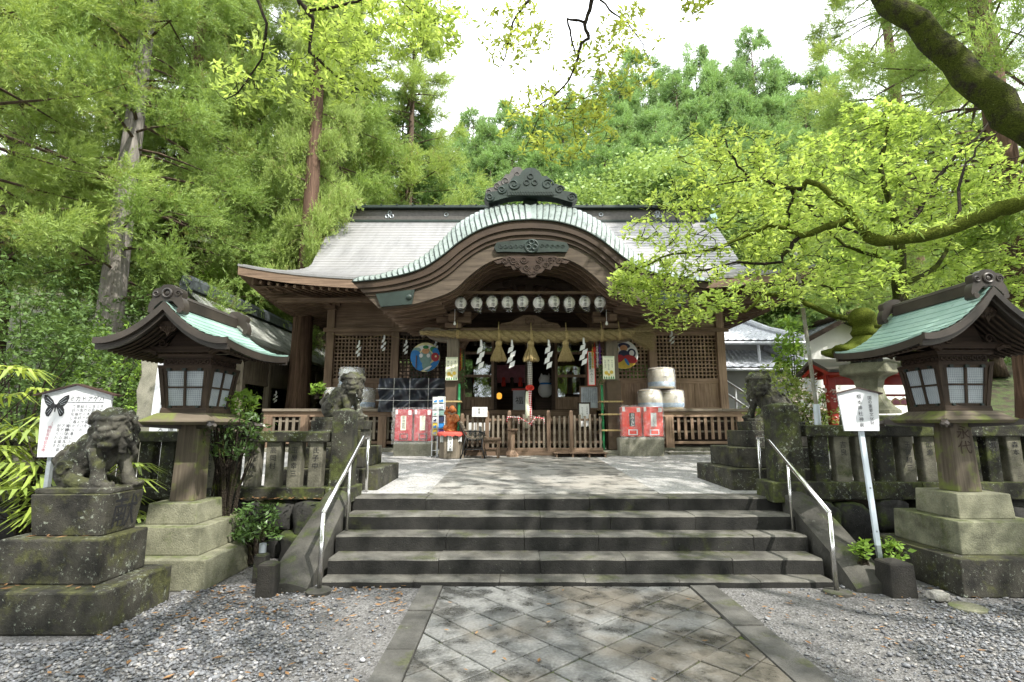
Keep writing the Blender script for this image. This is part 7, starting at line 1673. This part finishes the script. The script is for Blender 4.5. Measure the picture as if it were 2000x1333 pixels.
# unseen wood added behind the viewer, one mass shutting off the low sky
for k in range(15):
    a = -2.9 + k * .19 if k < 15 else 0; x, y = 21 * math.sin(a * 1.0 + 1.57 + .0) * 0 + (-32 + k * 4.6), -15 - 5 * math.cos(k * 1.9)
    o = link('added_wood', CED[k % 2][0], None, (x, y, 0)); o.scale = (1.25, 1.25, .92); o.rotation_euler = (0, 0, k); o['kind'] = 'stuff'; o['label'] = 'unseen dense wood added behind the viewer to block low sky'
HILL = [(790, 190, 31, 0), (845, 262, 36, 1), (925, 222, 46, 0), (985, 212, 52, 1), (1015, 235, 46, 0), (1105, 185, 50, 1), (1180, 150, 52, 0), (1240, 106, 50, 1), (1295, 140, 52, 0), (1355, 98, 50, 1), (1415, 140, 54, 0), (1465, 62, 50, 0), (1535, 150, 52, 1), (1600, 140, 50, 0), (1655, 205, 46, 1),
        (905, 335, 37, 1), (960, 305, 39, 0), (1050, 305, 36, 1), (1120, 295, 37, 0), (1180, 262, 31, 1), (1262, 300, 30, 2), (1330, 300, 33, 2), (1400, 262, 38, 0), (1480, 262, 38, 1), (1560, 265, 37, 0), (1640, 300, 36, 1), (1720, 250, 40, 0), (1800, 240, 40, 1), (1900, 250, 38, 0), (2020, 240, 40, 1), (1140, 350, 29, 2), (1320, 340, 27, 1), (1420, 350, 29, 2), (1010, 340, 31, 0), (860, 360, 30, 1), (1540, 380, 28, 1), (1650, 400, 29, 2), (1780, 380, 30, 1), (1900, 400, 28, 0), (700, 180, 34, 1), (1280, 220, 42, 1), (1100, 250, 43, 0), (1200, 220, 44, 1), (1500, 200, 45, 0), (1360, 200, 44, 0), (880, 290, 43, 0), (955, 255, 42, 1), (1060, 225, 45, 0), (1145, 200, 47, 1), (1210, 160, 48, 0), (1320, 160, 47, 0), (1385, 150, 47, 1), (1440, 190, 46, 0), (1500, 165, 50, 1), (1570, 190, 47, 0), (1625, 220, 44, 0), (1075, 290, 41, 0), (1160, 280, 40, 1), (1235, 270, 39, 0), (1300, 260, 40, 1), (1450, 240, 42, 1), (1530, 250, 41, 0), (1610, 270, 40, 1), (1690, 230, 44, 0), (920, 300, 41, 0), (1000, 290, 40, 1)]
WH = ['lower left', 'left', 'middle', 'right']
for k, (u, v, D, kd) in enumerate(HILL):
    q = P(u, v, D); g = hill(q.x, D); h = q.z - g
    lr = 'left of the shrine ornament' if u < 960 else 'above the shrine ornament' if u < 1120 else 'above the right shrine roof' if u < 1450 else 'beyond the maple'
    far = 'skyline' if D > 43 else 'mid slope' if D > 34 else 'lower slope'
    if kd < 2: plant_tree('cedar_tree', 'pale green cedar on the hill %s %s' % (far, lr), FAR[kd], q.x, D, g, h / 20, max(.75, min(1.15, h / 20 * 1.0)), 'bark_dk', k * 1.3, 'hill cedars on the %s %s' % (far, lr), 'cedar', .7)
    else: plant_tree('broadleaf_tree', 'billowing broadleaf tree on the hill %s %s' % (far, lr), BRD[0], q.x, D, g, h / 14, max(.8, min(1.25, h / 14)), 'bark_dk', k * 1.3, 'hill broadleaf trees on the %s %s' % (far, lr), 'tree', .7)


# ---------------------------------------------------------------- broadleaved trees with limbs drawn one by one
def whorls(rs, pts, nl, ls, wr, dirs=None, flat=.5, mat=None, name='crown', parent=None, down=0):
    n = len(pts); p = np.repeat(np.array(pts), nl, 0); N_ = n * nl
    p = p + rs.normal(size=(N_, 3)) * ls * .35
    d = nrm(rs.normal(size=(N_, 3)) * np.array([1, 1, flat]) + np.array([0, 0, .28 - down])); l = ls * rs.uniform(.6, 1.25, (N_, 1))
    s = nrm(np.cross(d, rs.normal(size=(N_, 3)) * .55 + np.array([0, 0, 1.0]))) * l * wr
    dz = np.array([0, 0, 1.0]) * l * rs.uniform(-.16, .05, (N_, 1))
    V = np.stack([p, p + d * l * .42 + s, p + d * l + dz, p + d * l * .42 - s], 1)
    tint = np.clip(np.repeat(rs.rand(n), nl) * .6 + rs.rand(N_) * .4, 0, 1)
    return link(name, raw_mesh(name, V, 4, tint, mat), parent, -wloc(parent) if parent else (0, 0, 0))
def wig(path, a, seed, sub_=3):              # subdivide a limb and make it crooked
    rs = random.Random(seed); out = []
    for p, q in zip(path, path[1:]):
        for k in range(sub_): t = k / sub_; out.append(p.lerp(q, t) + Vector((rs.uniform(-a, a), rs.uniform(-a, a), rs.uniform(-a, a))) * (0 if (k == 0) else 1))
    return out + [path[-1]]
def limb(T, pts, r0, r1, mat, seed, a=.04, name='limb'):
    path = wig([Vector(p) for p in pts], a, seed); n = len(path); m = MB(); rs = random.Random(seed)
    m.tube(path, [(r0 + (r1 - r0) * (k / (n - 1)) ** .8) * rs.uniform(.9, 1.12) for k in range(n)], 10); o = m.build(name, M[mat], T, smooth=True); return path
def twigs(T, rs, limbs, pts, mat='twig', r=.012):
    LP = np.array([tuple(p) for L in limbs for p in L]); m = MB(); PT = np.array(pts)
    known = LP.copy(); order = np.argsort([np.min(np.sum((known - p) ** 2, 1)) for p in PT])
    extra = []
    for i in order:
        p = PT[i]; allp = np.concatenate([known, np.array(extra)]) if extra else known
        d2 = np.sum((allp - p) ** 2, 1) + .35 * np.abs(allp[:, 2] - p[2]); j = np.argmin(d2); q = allp[j]; l = np.linalg.norm(p - q)
        if l > 2.2 or l < .03: extra.append(p); continue
        mid = (p + q) / 2 + rs.normal(size=3) * .07 * l + np.array([0, 0, -.06 * l]); rr = r * (.5 + min(1.2, l)); m.tube([tuple(q), tuple(mid), tuple(p)], [rr, rr * .7, rr * .35], 4, cap=False); extra.append(mid); extra.append(p)
    m.build('twigs', M[mat], T)
def region(rs, u, v, ru, rv, D, rd, n):
    out = []
    while len(out) < n:
        a, b, c = rs.uniform(-1, 1, 3)
        if a * a + b * b + c * c < 1: out.append(tuple(P(u + a * ru, v + b * rv, D + c * rd)))
    return out
rs = np.random.RandomState(77)
# great mossy tree leaning in from the right: trunk, low mossy limb, overhanging boughs
root = Vector((8.9, 5.5, 0)); T = thing('overhanging_tree', 'big leaning tree with a mossy trunk at top right and boughs arching overhead', 'tree', root)
tk = [root, Vector((8.75, 5.6, 1.6)), P(2230, 520, 5.8), P(2100, 350, 5.9), P(2010, 250, 5.95), P(1915, 172, 6.05), P(1845, 100, 6.15), P(1760, 25, 6.3), P(1690, -45, 6.5), P(1560, -200, 6.6), P(1380, -330, 6.5), P(1150, -420, 6.3)]
m = MB(); tkp = wig(tk, .05, 3, 3); n = len(tkp); m.tube(tkp, [(.245 - .15 * min(1, (k / (n - 1)))) if k > 6 else .40 - .018 * k for k in range(n)], 16); m.build('trunk', M['mossbark'], T, smooth=True)
m = MB()                                     # ferns and moss tufts on the trunk
L1 = []; L2 = []
low = limb(T, [P(2250, 470, 5.75), P(2120, 420, 5.9), P(2010, 392, 6.0), P(1950, 408, 6.1), P(1880, 438, 6.2), P(1800, 462, 6.3), P(1740, 470, 6.4), P(1690, 462, 6.5)], .115, .068, 'moss', 5, .02)
f1 = limb(T, [P(1695, 463, 6.5), P(1668, 425, 6.6), P(1650, 402, 6.65), P(1612, 370, 6.75), P(1575, 354, 6.85), P(1566, 372, 6.9)], .055, .032, 'moss', 6, .02)
f1b = limb(T, [P(1566, 370, 6.9), P(1530, 360, 7.0), P(1480, 350, 7.1), P(1440, 325, 7.2), P(1420, 285, 7.3), P(1408, 250, 7.3)], .03, .008, 'twig', 7)
f1c = limb(T, [P(1545, 365, 7.0), P(1543, 400, 7.0), P(1541, 428, 7.0)], .03, .012, 'twig', 8)
f1d = limb(T, [P(1480, 352, 7.1), P(1400, 362, 7.3), P(1330, 385, 7.5), P(1280, 410, 7.6)], .014, .004, 'twig', 9)
f2 = limb(T, [P(1668, 425, 6.6), P(1630, 440, 6.7), P(1560, 462, 6.8), P(1535, 447, 6.9), P(1500, 440, 7.0), P(1450, 465, 7.1), P(1385, 488, 7.2), P(1310, 497, 7.4), P(1245, 525, 7.5), P(1195, 552, 7.6)], .055, .007, 'moss', 10, .03)
f2b = limb(T, [P(1560, 462, 6.8), P(1545, 485, 6.85), P(1528, 512, 6.9), P(1440, 512, 7.1), P(1360, 530, 7.3), P(1300, 560, 7.5)], .035, .006, 'twig', 11, .03)
f3 = limb(T, [P(1690, 462, 6.5), P(1640, 440, 6.9), P(1560, 395, 7.3), P(1500, 395, 7.5), P(1420, 420, 7.7)], .02, .006, 'twig', 12)
f4 = limb(T, [P(1860, 445, 6.2), P(1880, 340, 6.5), P(1905, 290, 6.7), P(1960, 245, 6.9)], .022, .008, 'twig', 13)
right_pts = region(rs, 1380, 455, 165, 105, 7.5, .8, 195) + region(rs, 1280, 550, 90, 50, 7.6, .5, 95) + region(rs, 1430, 330, 140, 95, 7.3, .7, 190) + region(rs, 1320, 610, 70, 40, 7.7, .4, 45) + region(rs, 1520, 520, 120, 70, 7.2, .6, 90) + region(rs, 1240, 555, 55, 40, 7.6, .35, 60) + region(rs, 1560, 420, 100, 60, 7.2, .6, 70)
bl = [f1, f1b, f1c, f1d, f2, f2b, f3, f4, low]
twigs(T, rs, bl, right_pts); whorls(rs, right_pts, 12, .095, .22, mat=M['leaf_y'], parent=T)
ov = [limb(T, [P(1290, -360, 6.4), P(1190, -160, 6.5), P(1160, -20, 6.5), P(1152, 20, 6.5), P(1142, 48, 6.5), P(1150, 76, 6.5), P(1135, 86, 6.5), P(1130, 111, 6.5), P(1112, 156, 6.5), P(1085, 186, 6.5), P(1043, 213, 6.5)], .045, .008, 'twig', 21, .012),
      limb(T, [P(1142, 44, 6.5), P(1125, 40, 6.5), P(1108, 37, 6.5), P(1115, 70, 6.5), P(1124, 108, 6.5)], .022, .012, 'twig', 22, .008),
      limb(T, [P(1064, 205, 6.5), P(1055, 228, 6.5), P(1037, 267, 6.6), P(1022, 300, 6.6)], .01, .003, 'twig', 23, .012),
      limb(T, [P(1120, 130, 6.5), P(1160, 150, 6.7), P(1185, 165, 6.8)], .008, .003, 'twig', 24),
      limb(T, [P(1230, -200, 6.3), P(1080, -90, 6.3), P(1030, 5, 6.3), P(1022, 15, 6.3), P(1004, 39, 6.3), P(995, 72, 6.4), P(986, 114, 6.4), P(977, 136, 6.4)], .03, .005, 'twig', 25, .01),
      limb(T, [P(1160, -30, 6.5), P(1172, 0, 6.6), P(1199, 27, 6.6), P(1226, 45, 6.7), P(1256, 87, 6.8), P(1268, 125, 6.8)], .02, .004, 'twig', 26, .012),
      limb(T, [P(1000, -420, 6.2), P(700, -250, 6.0), P(570, -120, 5.9), P(583, 0, 5.9), P(600, 23, 5.9), P(612, 40, 5.9), P(604, 102, 6.0), P(651, 144, 6.1), P(690, 170, 6.2), P(728, 197, 6.3)], .05, .006, 'twig', 27, .014),
      limb(T, [P(602, 22, 5.9), P(650, 15, 5.9), P(697, 4, 5.9), P(750, -30, 5.9)], .022, .014, 'twig', 28, .01),
      limb(T, [P(570, -120, 5.9), P(498, -10, 5.9), P(521, 46, 5.9), P(511, 116, 6.0), P(465, 181, 6.0), P(440, 195, 6.1)], .03, .005, 'twig', 29, .012),
      limb(T, [P(750, -30, 6.0), P(790, 8, 6.1), P(840, 45, 6.2), P(900, 70, 6.3)], .012, .004, 'twig', 30)]
over_pts = region(rs, 1090, 240, 120, 85, 6.6, .45, 120) + region(rs, 1170, 150, 110, 75, 6.7, .4, 70) + region(rs, 1010, 70, 70, 75, 6.4, .35, 60) + region(rs, 1230, 60, 60, 60, 6.7, .3, 38) + region(rs, 1360, 8, 45, 25, 6.6, .3, 22)
over_y = region(rs, 720, 50, 170, 75, 6.1, .6, 190) + region(rs, 850, 60, 70, 60, 6.3, .4, 60) + region(rs, 640, 150, 130, 60, 6.2, .5, 90) + region(rs, 470, 130, 80, 90, 6.1, .5, 30)
twigs(T, rs, ov, over_pts + over_y, r=.008)
whorls(rs, over_pts, 9, .105, .17, mat=M['leaf_g'], parent=T); whorls(rs, over_y, 11, .105, .18, mat=M['leaf_y'], parent=T)
# the rest of its crown, above the picture: it throws the dappled shade on the court
rs2 = np.random.RandomState(5); sh = []
cl = [(rs2.uniform(-2.5, 12.5), rs2.uniform(-5.5, 7.0)) for _ in range(78)]
for cx, cy in cl:
    zc = 9.6 + rs2.uniform(0, 1.6)
    for _ in range(15): sh.append((cx + rs2.normal() * .62, cy + rs2.normal() * .62, zc + rs2.normal() * .35))
sh = [p for p in sh if p[2] > 1.9 + .98 * max(p[1], 0) + .35]
o = whorls(rs2, sh, 12, .24, .2, mat=M['leaf_g'], parent=T)
m = MB()
for k in range(10): a = k * .63; m.tube([P(1150, -420, 6.3) if k % 2 else P(1560, -200, 6.6), Vector((4 + 5 * math.cos(a), 1 + 4 * math.sin(a), 9.6)), Vector((4 + 8 * math.cos(a), 1 + 6.5 * math.sin(a), 10.4))], [.12, .07, .02], 7)
m.build('upper_limbs', M['twig'], T, smooth=True)
# maple behind the right lantern
c = P(1758, 600, 9.6); T = thing('maple_tree', 'bright green maple with a slim mossy trunk behind the right lantern', 'maple', (c.x, 9.6, .9))
t0_ = limb(T, [(c.x + .1, 9.6, .7), c, P(1757, 530, 9.6), P(1754, 470, 9.5), P(1748, 430, 9.5), P(1720, 330, 9.4), P(1735, 240, 9.4)], .17, .03, 'mossbark', 41, .02, 'trunk')
b = [t0_, limb(T, [P(1754, 475, 9.5), P(1810, 380, 9.6), P(1870, 300, 9.7), P(1930, 240, 9.8)], .06, .015, 'twig', 42), limb(T, [P(1757, 520, 9.6), P(1710, 500, 9.3), P(1650, 480, 9.1), P(1590, 420, 9.0), P(1540, 370, 9.0)], .05, .01, 'mossbark', 43),
     limb(T, [P(1760, 640, 9.6), P(1700, 632, 9.2), P(1650, 622, 9.0), P(1590, 600, 8.9), P(1545, 578, 8.9), P(1490, 575, 8.9), P(1455, 610, 8.9), P(1400, 590, 8.9), P(1330, 560, 8.9)], .075, .012, 'moss', 44, .02),
     limb(T, [P(1640, 590, 9.0), P(1620, 560, 8.9), P(1560, 555, 8.9), P(1500, 560, 8.8), P(1430, 600, 8.8)], .03, .008, 'mossbark', 45), limb(T, [P(1757, 560, 9.6), P(1830, 520, 9.8), P(1870, 450, 9.9), P(1960, 380, 10)], .06, .015, 'mossbark', 46), limb(T, [P(1757, 600, 9.7), P(1850, 590, 10), P(1930, 600, 10.2), P(2010, 640, 10.4)], .05, .015, 'mossbark', 47)]
mp = region(rs, 1600, 390, 200, 140, 9.4, 1.2, 300) + region(rs, 1780, 360, 190, 150, 9.8, 1.3, 330) + region(rs, 1920, 420, 150, 170, 10.4, 1.2, 310) + region(rs, 1540, 570, 130, 35, 9.0, .6, 60) + region(rs, 1690, 540, 130, 50, 9.4, .8, 105) + region(rs, 1900, 580, 140, 90, 10.6, 1.0, 240) + region(rs, 1410, 600, 60, 35, 8.8, .4, 30) + region(rs, 1720, 240, 90, 50, 9.5, .6, 100)
twigs(T, rs, b, mp); whorls(rs, mp, 14, .115, .23, mat=M['leaf_m'], parent=T, flat=.35)
# ---------------------------------------------------------------- shrubs and herbs
def shrub(name, label, x, y, z, r, h, n, ls, mat, cat='shrub', seed=1, wr=.26, group=None, flat=.6, z0=0, stem=True):
    rs = np.random.RandomState(seed); T = thing(name, label, cat, (x, y, z), group); pts = []
    while len(pts) < n:
        q = rs.uniform(-1, 1, 3); L = np.linalg.norm(q)
        if .45 < L < 1 and rs.rand() < (.35 + .65 * (math.sin(5 * q[0] + seed) * math.sin(4 * q[2] + seed) > -.2)): pts.append((x + q[0] * r, y + q[1] * r, z + z0 + h * (.5 + .5 * q[2])))
    whorls(rs, pts, 9, ls, wr, mat=mat, name='foliage', parent=T, flat=flat)
    m = MB()
    for p in pts[::max(1, n // 16)]: m.tube([(x + rs.normal() * .05, y, z - .05), (x + (p[0] - x) * .4, y + (p[1] - y) * .4, z + (p[2] - z) * .6), p], [.016, .011, .004], 5, cap=False)
    m.build('stems', M['twig'], T); return T
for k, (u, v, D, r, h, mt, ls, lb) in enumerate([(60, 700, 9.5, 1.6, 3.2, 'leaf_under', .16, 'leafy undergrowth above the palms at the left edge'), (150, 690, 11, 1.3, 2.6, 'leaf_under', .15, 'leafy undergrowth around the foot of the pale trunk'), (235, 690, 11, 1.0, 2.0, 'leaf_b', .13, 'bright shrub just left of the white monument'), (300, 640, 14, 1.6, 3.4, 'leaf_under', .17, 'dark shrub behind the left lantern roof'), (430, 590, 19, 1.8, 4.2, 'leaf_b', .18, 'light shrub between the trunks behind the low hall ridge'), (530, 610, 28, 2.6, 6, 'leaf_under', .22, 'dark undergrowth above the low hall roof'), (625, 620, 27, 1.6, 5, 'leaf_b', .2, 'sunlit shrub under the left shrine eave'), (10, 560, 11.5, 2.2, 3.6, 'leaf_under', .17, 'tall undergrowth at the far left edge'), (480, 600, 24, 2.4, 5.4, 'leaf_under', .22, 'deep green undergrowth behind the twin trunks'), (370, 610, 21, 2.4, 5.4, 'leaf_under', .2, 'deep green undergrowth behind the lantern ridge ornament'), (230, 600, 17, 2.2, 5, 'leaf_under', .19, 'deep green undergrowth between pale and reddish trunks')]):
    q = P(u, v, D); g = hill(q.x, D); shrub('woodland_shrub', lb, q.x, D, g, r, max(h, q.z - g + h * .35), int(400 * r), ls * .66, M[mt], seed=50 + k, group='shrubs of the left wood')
shrub('hedge_bush', 'rounded hedge bush behind the right stone lion', P(1520, 750, 10.6).x, 10.6, .9, .75, 2.0, 260, .085, M['leaf_hedge'], seed=70, group='hedge bushes'); shrub('hedge_bush', 'hedge bush with pale blossom beside the red rack post', P(1590, 790, 10.4).x, 10.4, .9, .62, 1.45, 230, .075, M['leaf_hedge'], seed=71, group='hedge bushes'); shrub('hedge_bush', 'hedge bush around the foot of the metal pole', P(1555, 770, 11.4).x, 11.4, .9, .9, 1.55, 240, .085, M['leaf_b'], seed=72, group='hedge bushes')
qq = P(1590, 790, 10.1); rsb = np.random.RandomState(9); bp = [(qq.x + rsb.normal() * .3, 9.95 + rsb.normal() * .15, qq.z + rsb.normal() * .28) for _ in range(110)]
M['blossom'] = leafmat('pale_blossom', (.45, .36, .34), (.72, .62, .58), .3); o = whorls(rsb, bp, 5, .05, .4, mat=M['blossom'], name='hedge_blossom'); o['kind'] = 'stuff'; o['label'] = 'withered pale blossom over the hedge'
qq = P(1545, 690, 12.5); T = shrub('young_tree', 'slim young tree with fresh light green leaves before the white house', qq.x, 12.5, .9, .36, 2.0, 85, .15, M['leaf_b'], 'tree', 73, .25, z0=1.35)
qq = P(460, 850, 6.25); shrub('nandina_bush', 'feathery nandina bush growing between the left lantern post and the stone fence', qq.x, 6.2, .1, .38, .62, 70, .085, M['leaf_dk'], seed=74, wr=.16, z0=1.08, flat=.9); qq = P(440, 800, 6.2); shrub('nandina_bush', 'fresh green nandina sprays under the skirt of the left lantern', qq.x, 6.28, .1, .30, .28, 50, .09, M['leaf_b'], seed=75, wr=.2, z0=1.62)
qq = P(500, 1015, 6.1); shrub('nandina_bush', 'small low nandina bush beside the left lantern pedestal', qq.x, 6.15, .1, .26, .5, 80, .075, M['leaf_dk'], seed=76, wr=.18, z0=.12)
for u, v, D, r, n, sd, lb in ((1688, 1075, 5.45, .10, 14, 77, 'small seedling left of the white signpost foot'), (1745, 1083, 5.5, .14, 18, 78, 'small seedling behind the dark block at the signpost'), (620, 762, 13.3, .17, 14, 80, 'small green sapling at the left corner of the shrine')):
    q = P(u, v, D); shrub('seedling', lb, q.x, D, q.z - r * .6 - .08, r, r * 1.3, n, .07 if D < 10 else .12, M['leaf_b'], 'plant', sd, .26, flat=.35, z0=.08)
def fan_palm(label, x, y, z, n, H, seed):
    rs = np.random.RandomState(seed); T = thing('fan_palm', label, 'palm', (x, y, z), 'fan palms left of the lion'); st = MB(); V = []; tn = []
    for k in range(n):
        a = rs.rand() * 6.283; h = H * rs.uniform(.35, 1.0); o = np.array([math.cos(a), math.sin(a), 0]); l = rs.uniform(.25, .5)
        b0 = np.array([x + rs.normal() * .05, y + rs.normal() * .05, z + h * .72]); tip = b0 + o * l + np.array([0, 0, h * .28])
        st.tube([(b0[0], b0[1], z), tuple(b0), tuple((b0 + tip) / 2 + np.array([0, 0, .05])), tuple(tip)], [.014, .011, .006, .005], 5, cap=False)
        u = nrm(o * .9 + np.array([0, 0, -.1])); s = nrm(np.cross(u, np.array([0, 0, 1.0]))); nb = rs.randint(9, 13); c_ = rs.rand()
        for j in range(nb):
            ang = (j / (nb - 1) - .5) * 3.6; dr = nrm(u * math.cos(ang) + s * math.sin(ang) + np.array([0, 0, .12])); L = rs.uniform(.32, .44) * (1 - .12 * abs(ang)); w = nrm(np.cross(dr, np.array([0, 0, 1.0]))) * .021
            p1 = tip + dr * L * .55; p2 = tip + dr * L + np.array([0, 0, -L * rs.uniform(.22, .45)]); t_ = min(1, c_ * .6 + rs.rand() * .4)
            V.append([tip - w * .3, tip + w * .3, p1 + w, p1 - w]); V.append([p1 - w, p1 + w, p2 + w * .25, p2 - w * .25]); tn += [t_, t_]
    st.build('stems', M['twig'], T); link('fronds', raw_mesh('fronds', np.array(V), 4, tn, M['palm']), T, -wloc(T))
fan_palm('tall fan palm at the left edge of the picture', -5.75, 5.5, 0, 26, 2.35, 1); fan_palm('fan palm growing close behind the butterfly sign', -5.15, 5.75, 0, 24, 1.75, 2); fan_palm('low fan palm right behind the lion pedestal', -4.65, 5.7, 0, 18, 1.15, 3); fan_palm('fan palm at the left edge in front of the undergrowth', -6.3, 6.2, 0, 22, 2.2, 4)
def hosta(label, x, y, z, n, seed):
    rs = np.random.RandomState(seed); T = thing('broadleaf_plant', label, 'plant', (x, y, z), 'broad leaved plants by the lion pedestal'); m = MB()
    for k in range(n):
        a = rs.rand() * 6.283; L = rs.uniform(.3, .55); o = Vector((math.cos(a), math.sin(a), 0)); s = Vector((-o.y, o.x, 0)); G = []; up = rs.uniform(.5, 1.0)
        for i in range(8):
            t = i / 7; p = Vector((x, y, z)) + o * L * t * (1.15 - up * .5) + Vector((0, 0, L * (up * 1.2 * t - .75 * t * t))); w = .062 * math.sin(math.pi * min(1, .06 + .94 * t)) ** .8 + .004; G.append([p - s * w + Vector((0, 0, w * .35)), p, p + s * w + Vector((0, 0, w * .35))])
        m.grid(G)
    m.build('leaves', M['hosta'], T, smooth=True)
hosta('broad leaved plant at the left edge beside the lion pedestal', -4.62, 4.95, .22, 20, 1); hosta('broad leaved plant behind the lower left corner of the lion pedestal', -4.45, 5.25, .2, 16, 2); hosta('smaller broad leaved plant below the fan palms', -4.95, 5.2, .25, 16, 3)
# mossy ferns perched along the low limb
rs3 = np.random.RandomState(8); fp = []
for p in low[6:] + f1[:8] + f2[:7]: 
    for _ in range(4): fp.append((p.x + rs3.normal() * .05, p.y + rs3.normal() * .04, p.z + .07 + rs3.rand() * .03))
T = bpy.data.objects['overhanging_tree']; whorls(rs3, fp, 7, .11, .10, mat=M['leaf_m'], name='perched_ferns', parent=T, flat=1.0)
bpy.data.objects.remove(_to); bpy.data.curves.remove(_tc)
